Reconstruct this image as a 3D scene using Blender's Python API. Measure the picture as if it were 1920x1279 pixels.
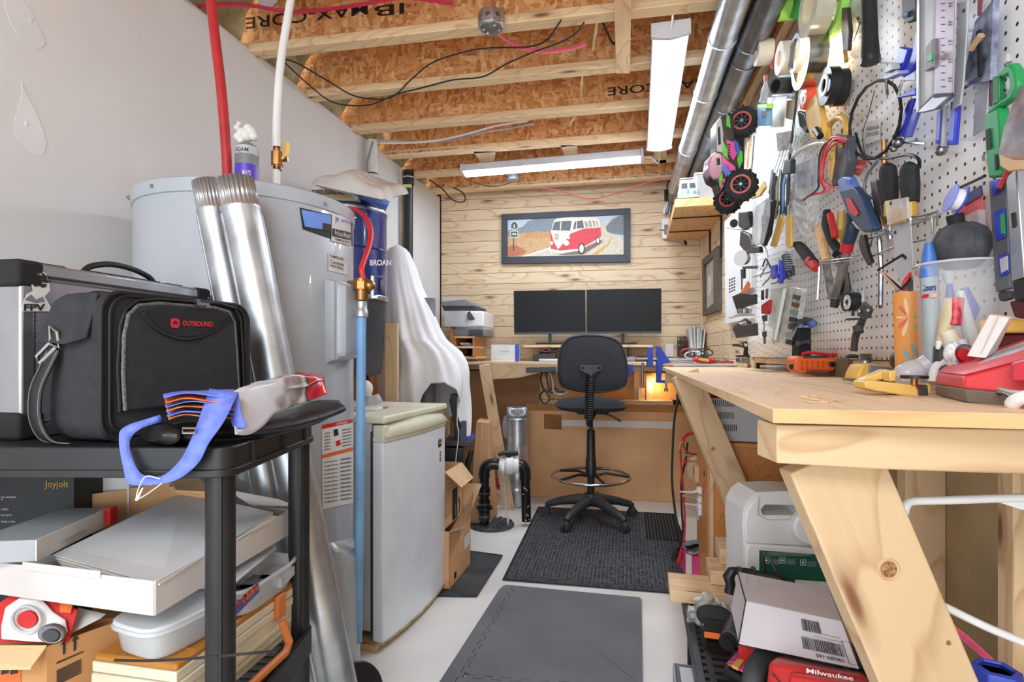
import bpy, math, random
from mathutils import Vector as V, Matrix, noise
for o in list(bpy.data.objects): bpy.data.objects.remove(o)
random.seed(7)
# ------------------------------------------------------------ camera, world, lights
H = 1.10; F = 1000.0; YAW = math.atan(.24); HZ = 664.0
CS, SN = math.cos(YAW), math.sin(YAW)
FW = V((-SN, CS, 0)); RT = V((CS, SN, 0)); UP = V((0, 0, 1)); CAM = V((0, 0, H))
cd = bpy.data.cameras.new('camera'); cam = bpy.data.objects.new('camera', cd)
bpy.context.scene.collection.objects.link(cam)
cam.location = CAM; cam.rotation_euler = (math.pi/2, 0, YAW)
cd.sensor_width = 36; cd.lens = F/1920*36; cd.shift_y = (HZ-639.5)/1920; cd.clip_start = .02
sc = bpy.context.scene; sc.camera = cam
sc.view_settings.view_transform = 'Standard'; sc.view_settings.look = 'None'
sc.view_settings.gamma = 1; sc.view_settings.use_curve_mapping = False
sc.view_settings.exposure = 0.46
sc.cycles.diffuse_bounces = 8; sc.cycles.max_bounces = 16; sc.cycles.transparent_max_bounces = 16
w = bpy.data.worlds.new('world'); sc.world = w; w.use_nodes = True
w.node_tree.nodes['Background'].inputs[0].default_value = (.84, .93, 1, 1)
w.node_tree.nodes['Background'].inputs[1].default_value = 1.6
def area(name, loc, rot, sx, sy, watts, col=(1, 1, 1)):
    l = bpy.data.lights.new(name, 'AREA'); l.shape = 'RECTANGLE'; l.size = sx; l.size_y = sy
    l.energy = watts; l.color = col
    o = bpy.data.objects.new(name, l); sc.collection.objects.link(o); o.location = loc; o.rotation_euler = rot
    return o
LA = area('added_fill_high', (-.4, -1.1, 2.2), (math.radians(38), 0, 0), 1.6, .7, 30, (.85, .94, 1))  # fill light added behind the camera to brighten the foreground
LB = area('added_fill_low', (-.3, -1.6, 1.0), (math.radians(106), 0, 0), 2.0, 1.0, 15, (.85, .94, 1))  # second added fill, tilted up to lift the ceiling
TUBE = 34.0     # strength of the lamp diffusers
BULB = 4.0
# ------------------------------------------------------------ projection helpers
def P(px, py, d): return CAM + FW*d + RT*((px-960)/F*d) + UP*((HZ-py)/F*d)
def C(x, d, z): return V((0, 0, z)) + FW*d + RT*x
def ray(px, py): return FW + RT*((px-960)/F) + UP*((HZ-py)/F)
def PZ(px, py, z):
    r = ray(px, py); return CAM + r*((z-H)/r.z)
def PP(px, py, p0, n):
    r = ray(px, py); return CAM + r*((p0-CAM).dot(n)/r.dot(n))
WN = V((-1, -.0497, 0)).normalized(); WD = V((-.0497, 1, 0)).normalized(); W0 = V((.62, 1.4, 0))
BN = V((.067, -1, 0)).normalized(); BD = V((1, .067, 0)).normalized(); B0 = V((-1.634, 4.215, 0))
def W(px, py, off=0): return PP(px, py, W0+WN*off, WN)      # point on right wall
def B(px, py, off=0): return PP(px, py, B0+BN*off, BN)      # point on back wall
def L(px, py, off=0): return PP(px, py, V((-1.634+off, 0, 0)), V((1, 0, 0)))
def wx(y): return .62-(y-1.4)*.0497
# ------------------------------------------------------------ materials
def lin(c): 
    c = c/255
    return c/12.92 if c <= .04045 else ((c+.055)/1.055)**2.4
def rgb(c): return (lin(c[0]), lin(c[1]), lin(c[2]), 1)
MATS = {}
def nt(name):
    m = bpy.data.materials.new(name); m.use_nodes = True
    return m, m.node_tree, m.node_tree.nodes['Principled BSDF']
def N(t, typ, **k):
    n = t.nodes.new(typ)
    for a, b in k.items(): setattr(n, a, b)
    return n
def ramp(t, stops, interp='LINEAR'):
    r = N(t, 'ShaderNodeValToRGB'); e = r.color_ramp; e.interpolation = interp
    while len(e.elements) < len(stops): e.elements.new(.5)
    for el, (p, c) in zip(e.elements, stops):
        el.position = p; el.color = c if len(c) == 4 else rgb(c)
    return r
def mat(name, col, rough=.5, metal=0., var=.08, sc_=6, bump=0., bsc=80, trans=0., alpha=1., emit=0, spec=None, coat=0, stretch=None):
    if name in MATS: return MATS[name]
    m, t, b = nt(name); MATS[name] = m
    tc = N(t, 'ShaderNodeTexCoord'); src = tc.outputs['Object']
    if stretch:
        mp = N(t, 'ShaderNodeMapping'); mp.inputs['Scale'].default_value = stretch
        t.links.new(src, mp.inputs[0]); src = mp.outputs[0]
    if var:
        n = N(t, 'ShaderNodeTexNoise'); n.inputs['Scale'].default_value = sc_; n.inputs['Detail'].default_value = 5
        t.links.new(src, n.inputs['Vector'])
        lo = tuple(max(0, x*(1-var*2)) for x in col); hi = tuple(min(255, x*(1+var)) for x in col)
        r = ramp(t, [(.3, lo), (.7, hi)]); t.links.new(n.outputs['Fac'], r.inputs[0])
        t.links.new(r.outputs[0], b.inputs['Base Color'])
    else: b.inputs['Base Color'].default_value = rgb(col)
    b.inputs['Roughness'].default_value = rough; b.inputs['Metallic'].default_value = metal
    if spec is not None: b.inputs['Specular IOR Level'].default_value = spec
    if coat: b.inputs['Coat Weight'].default_value = coat
    if trans: b.inputs['Transmission Weight'].default_value = trans
    if alpha < 1: b.inputs['Alpha'].default_value = alpha
    if emit:
        b.inputs['Emission Color'].default_value = rgb(col); b.inputs['Emission Strength'].default_value = emit
    if bump:
        n = N(t, 'ShaderNodeTexNoise'); n.inputs['Scale'].default_value = bsc; n.inputs['Detail'].default_value = 4
        t.links.new(src, n.inputs['Vector'])
        bp = N(t, 'ShaderNodeBump'); bp.inputs['Strength'].default_value = bump; bp.inputs['Distance'].default_value = .004
        t.links.new(n.outputs['Fac'], bp.inputs['Height']); t.links.new(bp.outputs[0], b.inputs['Normal'])
    return m
def wood(name, light, dark, ring=14, knots=True, rough=.6, vary=.12):
    """grain along the u direction of the UV map (metres)"""
    if name in MATS: return MATS[name]
    m, t, b = nt(name); MATS[name] = m; K = t.links.new
    uv = N(t, 'ShaderNodeUVMap'); oi = N(t, 'ShaderNodeObjectInfo')
    cx = N(t, 'ShaderNodeCombineXYZ')
    mu = N(t, 'ShaderNodeMath', operation='MULTIPLY'); mu.inputs[1].default_value = 37
    K(oi.outputs['Random'], mu.inputs[0]); K(mu.outputs[0], cx.inputs[0]); K(mu.outputs[0], cx.inputs[1])
    ad = N(t, 'ShaderNodeVectorMath', operation='ADD'); K(uv.outputs[0], ad.inputs[0]); K(cx.outputs[0], ad.inputs[1])
    # slow warp so the grain runs in cathedral figures
    s1 = N(t, 'ShaderNodeMapping'); s1.inputs['Scale'].default_value = (1.6, 7, 1); K(ad.outputs[0], s1.inputs[0])
    n1 = N(t, 'ShaderNodeTexNoise'); n1.inputs['Scale'].default_value = 1; n1.inputs['Detail'].default_value = 1; K(s1.outputs[0], n1.inputs['Vector'])
    m1 = N(t, 'ShaderNodeMath', operation='MULTIPLY'); m1.inputs[1].default_value = ring; K(n1.outputs['Fac'], m1.inputs[0])
    pp = N(t, 'ShaderNodeMath', operation='FRACT'); K(m1.outputs[0], pp.inputs[0])
    r1 = ramp(t, [(0, (0, 0, 0, 1)), (.75, (.25, .25, .25, 1)), (.93, (1, 1, 1, 1)), (1, (0, 0, 0, 1))]); K(pp.outputs[0], r1.inputs[0])
    s2 = N(t, 'ShaderNodeMapping'); s2.inputs['Scale'].default_value = (3, 90, 1); K(ad.outputs[0], s2.inputs[0])
    n2 = N(t, 'ShaderNodeTexNoise'); n2.inputs['Scale'].default_value = 1; n2.inputs['Detail'].default_value = 3; K(s2.outputs[0], n2.inputs['Vector'])
    mx = N(t, 'ShaderNodeMath', operation='MULTIPLY_ADD'); mx.inputs[1].default_value = .55; mx.use_clamp = True
    m2 = N(t, 'ShaderNodeMath', operation='MULTIPLY'); m2.inputs[1].default_value = .42; K(n2.outputs['Fac'], m2.inputs[0])
    K(r1.outputs[0], mx.inputs[0]); K(m2.outputs[0], mx.inputs[2])
    c1 = ramp(t, [(0, light), (.25, light), (1, dark)]); K(mx.outputs[0], c1.inputs[0]); out = c1.outputs[0]
    hs = N(t, 'ShaderNodeHueSaturation')
    mr = N(t, 'ShaderNodeMapRange'); mr.inputs['To Min'].default_value = 1-vary; mr.inputs['To Max'].default_value = 1+vary*.5
    K(oi.outputs['Random'], mr.inputs['Value']); K(mr.outputs[0], hs.inputs['Value']); K(out, hs.inputs['Color']); out = hs.outputs[0]
    if knots:
        s3 = N(t, 'ShaderNodeMapping'); s3.inputs['Scale'].default_value = (2.2, 9, 1); K(ad.outputs[0], s3.inputs[0])
        v = N(t, 'ShaderNodeTexVoronoi'); v.voronoi_dimensions = '2D'; v.inputs['Scale'].default_value = 1; K(s3.outputs[0], v.inputs['Vector'])
        sp = N(t, 'ShaderNodeSeparateColor'); K(v.outputs['Color'], sp.inputs[0])
        k1 = N(t, 'ShaderNodeMath', operation='LESS_THAN'); k1.inputs[1].default_value = .36; K(sp.outputs[0], k1.inputs[0])
        # knot stays round: distance measured in stretched space is squeezed, so threshold small
        r3 = ramp(t, [(0, (1, 1, 1, 1)), (.045, (.9, .9, .9, 1)), (.1, (.3, .3, .3, 1)), (.2, (0, 0, 0, 1))]); K(v.outputs['Distance'], r3.inputs[0])
        k2 = N(t, 'ShaderNodeMath', operation='MULTIPLY'); K(r3.outputs[0], k2.inputs[0]); K(k1.outputs[0], k2.inputs[1])
        mm = N(t, 'ShaderNodeMix', data_type='RGBA'); K(k2.outputs[0], mm.inputs['Factor']); K(out, mm.inputs[6])
        mm.inputs[7].default_value = rgb((118, 74, 44)); out = mm.outputs[2]
    K(out, b.inputs['Base Color']); b.inputs['Roughness'].default_value = rough
    bp = N(t, 'ShaderNodeBump'); bp.inputs['Strength'].default_value = .15; bp.inputs['Distance'].default_value = .002
    K(n2.outputs['Fac'], bp.inputs['Height']); K(bp.outputs[0], b.inputs['Normal'])
    return m
def osb(name):
    m, t, b = nt(name); K = t.links.new
    tc = N(t, 'ShaderNodeTexCoord')
    nz = N(t, 'ShaderNodeTexNoise'); nz.inputs['Scale'].default_value = 9; nz.inputs['Detail'].default_value = 2; K(tc.outputs['Object'], nz.inputs['Vector'])
    mv = N(t, 'ShaderNodeVectorMath', operation='MULTIPLY_ADD'); mv.inputs[1].default_value = (.07, .07, .07)
    K(nz.outputs['Color'], mv.inputs[0]); K(tc.outputs['Object'], mv.inputs[2])
    outs = []
    for rot, scl in ((.5, (52, 52, 17)), (-.7, (19, 52, 60))):
        mp = N(t, 'ShaderNodeMapping'); mp.inputs['Rotation'].default_value = (0, rot, .4); mp.inputs['Scale'].default_value = scl
        K(mv.outputs[0], mp.inputs[0])
        v = N(t, 'ShaderNodeTexVoronoi'); v.inputs['Scale'].default_value = 1; K(mp.outputs[0], v.inputs['Vector'])
        s = N(t, 'ShaderNodeSeparateColor'); K(v.outputs['Color'], s.inputs[0]); outs.append(s.outputs)
    av = N(t, 'ShaderNodeMath', operation='GREATER_THAN'); av.inputs[1].default_value = .5; K(outs[0][1], av.inputs[0])
    mx = N(t, 'ShaderNodeMix', data_type='FLOAT'); K(av.outputs[0], mx.inputs[0]); K(outs[0][0], mx.inputs[2]); K(outs[1][0], mx.inputs[3])
    r = ramp(t, [(0, (196, 132, 76)), (.3, (226, 166, 104)), (.55, (236, 180, 120)), (.8, (244, 194, 136)), (1, (250, 214, 162))]); K(mx.outputs[0], r.inputs[0])
    f = N(t, 'ShaderNodeTexNoise'); f.inputs['Scale'].default_value = 60; f.inputs['Detail'].default_value = 4; K(mv.outputs[0], f.inputs['Vector'])
    fr = ramp(t, [(.34, (.5, .42, .36, 1)), (.42, (1, 1, 1, 1))]); K(f.outputs['Fac'], fr.inputs[0])
    mm = N(t, 'ShaderNodeMix', data_type='RGBA', blend_type='MULTIPLY'); mm.inputs[0].default_value = .8
    K(r.outputs[0], mm.inputs[6]); K(fr.outputs[0], mm.inputs[7]); K(mm.outputs[2], b.inputs['Base Color'])
    b.inputs['Roughness'].default_value = .65
    return m
OSB = osb('osb')
PINE = wood('pine_plank', (222, 198, 164), (186, 142, 100), 9)
LUM = wood('lumber', (222, 190, 150), (188, 144, 102), 8)
LUM2 = wood('lumber_leg', (214, 184, 146), (184, 146, 108), 7)
FLG = wood('flange_pine', (242, 212, 168), (208, 164, 114), 12, rough=.7)
BENCH = wood('bench_pine', (232, 200, 162), (210, 168, 126), 10, knots=False)
CAB = wood('orange_veneer', (206, 138, 76), (176, 106, 54), 26, knots=False, rough=.4, vary=.04)
DRY = mat('drywall', (218, 217, 217), .85, var=.02, sc_=1.5, bump=.05, bsc=60)
MUD = mat('joint_compound', (226, 226, 228), .8, var=.02)
CONC = mat('painted_concrete', (226, 225, 220), .5, var=.06, sc_=1.7, bump=.12, bsc=14)
BLK = mat('black_plastic', (30, 31, 34), .42, var=.15, sc_=9)
BLK2 = mat('matte_black', (22, 22, 24), .8, var=.1)
DGR = mat('dark_grey_plastic', (62, 64, 68), .5)
GRY = mat('grey_plastic', (128, 130, 133), .5)
LGR = mat('light_grey', (186, 188, 190), .45)
WHT = mat('white_plastic', (232, 232, 232), .4, var=.02)
PAPER = mat('white_paper', (226, 224, 222), .8, var=.03)
CHROME = mat('chrome', (200, 202, 206), .18, 1, var=.05)
STEEL = mat('brushed_steel', (150, 153, 158), .35, 1, var=.1, sc_=20)
GALV = mat('galvanised_steel', (196, 201, 207), .34, .82, var=.07, sc_=14)
BRASS = mat('brass', (168, 122, 72), .35, .9)
RED = mat('red_plastic', (205, 38, 42), .4)
ORG = mat('orange_plastic', (238, 112, 44), .45)
YEL = mat('yellow_plastic', (232, 186, 76), .45)
BLU = mat('blue_plastic', (54, 78, 186), .4)
LBL = mat('sky_blue_plastic', (126, 176, 224), .4)
GRN = mat('green_plastic', (30, 150, 84), .4)
PNK = mat('pink_plastic', (226, 82, 150), .5)
CARD = mat('cardboard', (220, 182, 138), .85, var=.05)
CARD2 = mat('cardboard_brown', (218, 170, 124), .85, var=.05, sc_=2)
INK = mat('black_ink', (34, 32, 34), .6, var=0)
CLEAR = mat('clear_plastic', (236, 240, 242), .08, var=0, alpha=.15)
GALVD = mat('dull_galvanised', (138, 142, 148), .35, 1, var=.07, sc_=14)
FROST = mat('frosted_plastic', (226, 230, 234), .2, var=.05, alpha=.42)
RUBB = mat('black_rubber', (30, 31, 33), .75, var=.2, sc_=30)
# ------------------------------------------------------------ mesh builder
class MB:
    def __init__(s): s.v = []; s.f = []
    def add(s, vs, fs):
        o = len(s.v); s.v += [V(p) for p in vs]; s.f += [tuple(i+o for i in f) for f in fs]; return s
    def hexa(s, b, t):   # 4 bottom + 4 top points, same winding
        return s.add(list(b)+list(t), [(3, 2, 1, 0), (4, 5, 6, 7), (0, 1, 5, 4), (1, 2, 6, 5), (2, 3, 7, 6), (3, 0, 4, 7)])
    def box(s, c, x, y, z):   # centre, three full-size edge vectors
        c = V(c); x = V(x)/2; y = V(y)/2; z = V(z)/2
        q = [c-x-y, c+x-y, c+x+y, c-x+y]
        return s.hexa([p-z for p in q], [p+z for p in q])
    def abox(s, lo, hi):
        lo, hi = V(lo), V(hi)
        return s.box((lo+hi)/2, (hi.x-lo.x, 0, 0), (0, hi.y-lo.y, 0), (0, 0, hi.z-lo.z))
    def prism(s, pts, vec):
        n = len(pts); vec = V(vec); a = [V(p) for p in pts]
        return s.add(a+[p+vec for p in a], [tuple(range(n-1, -1, -1)), tuple(range(n, 2*n))]+[(i, (i+1) % n, (i+1) % n+n, i+n) for i in range(n)])
    def tube(s, pts, r, n=8, cap=True, closed=False, flat=None):
        pts = [V(p) for p in pts]; k = len(pts)
        rs = r if isinstance(r, (list, tuple)) else [r]*k
        up = None; rings = []
        for i, p in enumerate(pts):
            if closed: t = pts[(i+1) % k]-pts[i-1]
            else: t = pts[min(i+1, k-1)]-pts[max(i-1, 0)]
            if t.length < 1e-9: t = V((0, 0, 1))
            t.normalize()
            if up is None: up = t.orthogonal().normalized() if flat is None else V(flat)
            up = up-t*up.dot(t)
            if up.length < 1e-6: up = t.orthogonal()
            up.normalize(); sd = t.cross(up)
            fl = 1 if flat is None else .28
            rings.append([p+up*(rs[i]*math.cos(a)*fl)+sd*(rs[i]*math.sin(a)) for a in [2*math.pi*j/n for j in range(n)]])
        vs = [q for g in rings for q in g]; fs = []
        for i in range(k if closed else k-1):
            a, b = i*n, ((i+1) % k)*n
            fs += [(a+j, a+(j+1) % n, b+(j+1) % n, b+j) for j in range(n)]
        if cap and not closed: fs += [tuple(range(n-1, -1, -1)), tuple(range((k-1)*n, k*n))]
        return s.add(vs, fs)
    def lathe(s, prof, o, ax=(0, 0, 1), n=24, a0=0, a1=2*math.pi, cap=True, ref=None, thick=0):
        ax = V(ax).normalized(); o = V(o)
        u = (V(ref)-ax*V(ref).dot(ax)).normalized() if ref is not None else ax.orthogonal().normalized(); w_ = ax.cross(u)
        full = abs(a1-a0) > 6.28; m = n if full else n+1; vs = []
        for (r, h) in prof:
            for j in range(m):
                a = a0+(a1-a0)*j/n; vs.append(o+ax*h+(u*math.cos(a)+w_*math.sin(a))*max(r, 1e-5))
        fs = []
        for i in range(len(prof)-1):
            for j in range(n if full else n):
                j2 = (j+1) % m if full else j+1
                fs.append((i*m+j, i*m+j2, (i+1)*m+j2, (i+1)*m+j))
        if cap and full:
            if prof[0][0] > 1e-4: fs.append(tuple(range(m-1, -1, -1)))
            if prof[-1][0] > 1e-4: fs.append(tuple(range((len(prof)-1)*m, len(prof)*m)))
        return s.add(vs, fs)
    def cyl(s, a, b, r, n=16, r2=None):
        a, b = V(a), V(b); return s.lathe([(r, 0), (r if r2 is None else r2, (b-a).length)], a, b-a, n)
    def ball(s, c, r, n=12, ax=(0, 0, 1)):
        c = V(c); r3 = (r, r, r) if not isinstance(r, (list, tuple)) else r; k = n//2; vs = [c+V((0, 0, -r3[2]))]; fs = []
        for i in range(1, k):
            ph = -math.pi/2+math.pi*i/k
            vs += [c+V((r3[0]*math.cos(ph)*math.cos(2*math.pi*j/n), r3[1]*math.cos(ph)*math.sin(2*math.pi*j/n), r3[2]*math.sin(ph))) for j in range(n)]
        vs.append(c+V((0, 0, r3[2])))
        for j in range(n): fs.append((0, 1+(j+1) % n, 1+j))
        for i in range(k-2):
            for j in range(n): fs.append((1+i*n+j, 1+i*n+(j+1) % n, 1+(i+1)*n+(j+1) % n, 1+(i+1)*n+j))
        l = len(vs)-1
        for j in range(n): fs.append((1+(k-2)*n+j, 1+(k-2)*n+(j+1) % n, l))
        return s.add(vs, fs)
    def grid(s, fn, nu, nv, thick=None):
        vs = [V(fn(i/nu, j/nv)) for j in range(nv+1) for i in range(nu+1)]
        fs = [(j*(nu+1)+i, j*(nu+1)+i+1, (j+1)*(nu+1)+i+1, (j+1)*(nu+1)+i) for j in range(nv) for i in range(nu)]
        return s.add(vs, fs)
    def ring(s, c, ax, R, r, n=28, m=8):
        ax = V(ax).normalized(); u = ax.orthogonal().normalized(); w_ = ax.cross(u); c = V(c)
        return s.tube([c+(u*math.cos(2*math.pi*i/n)+w_*math.sin(2*math.pi*i/n))*R for i in range(n)], r, m, closed=True)
ALL = []
def build(name, mb, m, grain=None, smooth=True, bevel=0, sub=0, solid=0, ang=38, seg=2):
    me = bpy.data.meshes.new(name); me.from_pydata([tuple(p) for p in mb.v], [], mb.f)
    me.materials.append(m); me.validate()
    if grain is not None:
        g = V(grain).normalized(); uv = me.uv_layers.new(name='UVMap').data
        a = g.orthogonal().normalized() if abs(g.z) > .9 or True else None
        for p in me.polygons:
            n = p.normal
            if abs(n.dot(g)) > .8: e1 = g.orthogonal().normalized(); e2 = g.cross(e1); s1 = .15
            else: e1 = g; e2 = n.cross(g).normalized(); s1 = 1
            off = (abs(n.x)*1.3+abs(n.y)*2.7+abs(n.z)*.6)
            for li in p.loop_indices:
                co = me.vertices[me.loops[li].vertex_index].co; uv[li].uv = (co.dot(e1)*s1, co.dot(e2)+off)
    if smooth: me.shade_smooth(); me.set_sharp_from_angle(angle=math.radians(ang))
    o = bpy.data.objects.new(name, me); sc.collection.objects.link(o); ALL.append(o)
    if solid:
        k = o.modifiers.new('s', 'SOLIDIFY'); k.thickness = solid; k.offset = 0
    if bevel:
        k = o.modifiers.new('b', 'BEVEL'); k.width = bevel; k.segments = seg; k.limit_method = 'ANGLE'; k.angle_limit = math.radians(40)
    if sub:
        k = o.modifiers.new('d', 'SUBSURF'); k.levels = sub; k.render_levels = sub
    return o
def rebase(parts, base):
    done = set()
    for o in parts:
        if o.data.name not in done:
            o.data.transform(Matrix.Translation(-base)); done.add(o.data.name)
def bounds(parts):
    lo = V((1e9,)*3); hi = V((-1e9,)*3)
    for o in parts:
        for v in o.data.vertices:
            for i in range(3): lo[i] = min(lo[i], v.co[i]); hi[i] = max(hi[i], v.co[i])
    return lo, hi
class T:
    def __init__(s, name, label, cat, group=None, kind=None):
        s.name = name; s.props = dict(label=label, category=cat, group=group, kind=kind); s.parts = []; THINGS.append(s)
    def add(s, name, mb, m, parent=None, label=None, kind=None, **k):
        o = build(name, mb, m, **k); s.parts.append((o, parent))
        if label: o['label'] = label
        if kind: o['kind'] = kind
        return o
    def finish(s):
        obs = [o for o, _ in s.parts]; lo, hi = bounds(obs); base = V(((lo.x+hi.x)/2, (lo.y+hi.y)/2, lo.z))
        rebase(obs, base)
        e = bpy.data.objects.new(s.name, None); sc.collection.objects.link(e); e.location = base; e.empty_display_size = .05
        for k, v in s.props.items():
            if v: e[k] = v
        for o, p in s.parts: o.parent = p if p is not None else e
THINGS = []
SOLO = []
def S(name, mb, m, label, cat, group=None, kind=None, **k):
    o = build(name, mb, m, **k); o['label'] = label; o['category'] = cat
    if group: o['group'] = group
    if kind: o['kind'] = kind
    SOLO.append(o); return o
class ST:   # piece of the setting with its own mesh, children allowed
    def __init__(s, name, mb, m, **k):
        s.o = build(name, mb, m, **k); s.o['kind'] = 'structure'
    def add(s, name, mb, m, label=None, kind=None, parent=None, **k):
        o = build(name, mb, m, **k); o.parent = parent or s.o
        if label: o['label'] = label
        if kind: o['kind'] = kind
        return o
def textmb(txt, fn, height, width=None, align='L', bold=0, upside=False):
    """text as flat letters; fn(u,v) in metres maps to the world"""
    cu = bpy.data.curves.new('t', 'FONT'); cu.body = txt; cu.size = 1; cu.resolution_u = 3; cu.offset = bold
    o = bpy.data.objects.new('t', cu); sc.collection.objects.link(o)
    bpy.context.view_layer.update()
    me = o.evaluated_get(bpy.context.evaluated_depsgraph_get()).to_mesh()
    vs = [v.co.copy() for v in me.vertices]; fs = [tuple(p.vertices) for p in me.polygons]
    o.evaluated_get(bpy.context.evaluated_depsgraph_get()).to_mesh_clear()
    bpy.data.objects.remove(o); mb = MB()
    if not vs: return mb
    x0 = min(v.x for v in vs); x1 = max(v.x for v in vs); y0 = min(v.y for v in vs); y1 = max(v.y for v in vs)
    sy = height/(y1-y0); sx = sy if width is None else width/(x1-x0)
    mb.add([fn((v.x-x0)*sx, (v.y-y0)*sy) for v in vs], fs)
    return mb
def plane(o, x, y, n=None, e=.0006):
    """map fn for textmb: origin, x dir, y dir; lifted by e along the normal"""
    o = V(o); x = V(x).normalized(); y = V(y).normalized(); n = (x.cross(y)).normalized()*e
    return lambda u, v: o+x*u+y*v+n
def sag(a, b, dip, n=10, side=None):
    a, b = V(a), V(b); s_ = V(side) if side else V((0, 0, -1))
    return [a.lerp(b, i/n)+s_*dip*4*(i/n)*(1-i/n) for i in range(n+1)]
def spl(pts, n=6):
    """Catmull-Rom through points"""
    pts = [V(p) for p in pts]; q = [pts[0]*2-pts[1]]+pts+[pts[-1]*2-pts[-2]]; out = []
    for i in range(1, len(q)-2):
        for k in range(n):
            t = k/n; a, b, c, d = q[i-1:i+3]
            out.append(.5*((2*b)+(c-a)*t+(2*a-5*b+4*c-d)*t*t+(3*b-a-3*c+d)*t**3))
    return out+[pts[-1]]
def wprism(mb, px, off, th):      # outline on the right wall plane, thickness towards the room
    pts = [W(x, y, off+th) for x, y in px]; return mb.prism(pts, -WN*th*(.55 if th > .012 else 1))
def fprism(mb, px, d, th):        # outline facing the room at distance d
    pts = [P(x, y, d) for x, y in px]; return mb.prism(pts, FW*th)
def board(name_mb, a, b, w_, t_, wdir):
    """board from a to b, width w_ along wdir, thickness t_"""
    a, b = V(a), V(b); ax = (b-a).normalized(); wd = V(wdir); wd = (wd-ax*wd.dot(ax)).normalized(); td = ax.cross(wd)
    return name_mb.box((a+b)/2, b-a, wd*w_, td*t_)
# ------------------------------------------------------------ the room
ZJ = 2.40; ZT = 2.70; XL = -1.634; YB = -1.9
flo = ST('floor', MB().abox((-2.2, YB, -.05), (1.4, 4.7, 0)), CONC)
wl = ST('wall_left', MB().abox((XL-.09, YB, 0), (XL, 4.215, ZJ+.015)), DRY)
for k_, pts in enumerate(([(8, -10), (30, -14), (58, 20), (78, 60), (86, 82), (74, 92), (58, 86), (36, 70), (18, 40), (10, 14)],
        [(41, 155), (50, 178), (66, 205), (80, 240), (88, 270), (82, 290), (70, 292), (54, 282), (38, 268), (28, 250), (27, 228), (34, 208), (40, 184)])):
    m_ = MB(); m_.prism([L(x, y, .0012) for x, y in pts], (-.001, 0, 0)); wl.add('patch', m_, MUD, label=['upper', 'lower'][k_]+' teardrop patch of joint compound on the drywall')
    x, y = ((58, 37), (50, 232))[k_]; wl.add('screw_mark', MB().ball(L(x, y, .0014), (.0012, .006, .008), 10), PAPER)
# corner strip where the far stretch of drywall begins
wl.add('corner_bead', MB().abox((XL, L(752, 400).y-.02, 0), (XL+.016, L(752, 400).y+.03, ZJ)), mat('bead', (206, 196, 182), .8))
wb = ST('wall_back', MB().hexa([B0-BD*.1-BN*.1+UP*0, B0+BD*2.3-BN*.1, B0+BD*2.3-BN*.013, B0-BD*.1-BN*.013],
        [B0-BD*.1-BN*.1+UP*2.7, B0+BD*2.3-BN*.1+UP*2.7, B0+BD*2.3-BN*.013+UP*2.7, B0-BD*.1-BN*.013+UP*2.7]), mat('dark_backing', (70, 60, 50), .9))
ph = .0885; k = 0; z = ZJ+.075
blen = 2.112
while z > .98:
    h = ph-.0022; o_ = random.uniform(-.0008, .0008)
    a = B0+BD*.012+UP*(z-h)
    m_ = MB().box(a+BD*(blen-.012)/2+UP*h/2-BN*(.006+o_), BD*(blen-.012), BN*.012, UP*h)
    wb.add('plank', m_, PINE, grain=BD, bevel=.0015, seg=1)
    z -= ph
# brown hardboard behind the desk, bottom part of the back wall
wb.add('hardboard_panel', MB().box(B0+BD*.9+UP*.49-BN*.004, BD*1.75, BN*.006, UP*.94), mat('hardboard', (166, 122, 84), .8, var=.08, sc_=3))
# right wall: planks by the corner, pegboard further on, bare studs below
yc = 4.357; yp = W(1412, 640).y
def WY(y, off=0, z=0): return V((wx(y), y, z))+WN*off
wr = ST('wall_right', MB().hexa([WY(yc, -.16), WY(YB, -.16), WY(YB, -.12), WY(yc, -.12)], [WY(yc, -.16, 2.7), WY(YB, -.16, 2.7), WY(YB, -.12, 2.7), WY(yc, -.12, 2.7)]),
        mat('vapour_barrier', (190, 164, 124), .45, var=.12, sc_=3, bump=.3, bsc=6))
z = ZJ-.005
while z > .75:
    h = ph-.0022; a = WY(yp-.02, 0, z-h/2); b_ = WY(yc-.012, 0, z-h/2)
    wr.add('plank', MB().box((a+b_)/2-WN*.006, b_-a, WN*.012, UP*h), PINE, grain=WD, bevel=.0015, seg=1); z -= ph
wr.add('corner_trim', MB().box(WY(yc-.02, .009, 1.7), WD*.035, WN*.018, UP*1.4), PINE, grain=UP, bevel=.003)
# stud wall below and behind the pegboard
for y_ in (3.55, 3.14, 2.73, 2.32, 1.91):
    wr.add('stud', MB().box(WY(y_, -.075, 1.2), WD*.038, WN*.089, UP*2.4), LUM, grain=UP, bevel=.002, seg=1)
s1 = PP(1690, 900, W0-WN*.03, WN).y; s2 = PP(1885, 900, W0-WN*.03, WN).y
for y_ in (s1, s2, s2-.41, s2-.82):
    wr.add('stud', MB().box(WY(y_, -.075, 1.2), WD*.042, WN*.089, UP*2.4), LUM, grain=UP, bevel=.002, seg=1)
wr.add('rail', MB().box(WY(2.3, -.075+.045, 1.055), WD*3.6, WN*.0, UP*.0)if False else MB().box(WY(1.9, -.02, 1.070), WD*2.6, WN*.036, UP*.026), LUM, grain=WD, bevel=.002)
wr.add('bottom_plate', MB().box(WY(2.0, -.075, .019), WD*4.0, WN*.089, UP*.038), LUM, grain=WD)
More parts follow.
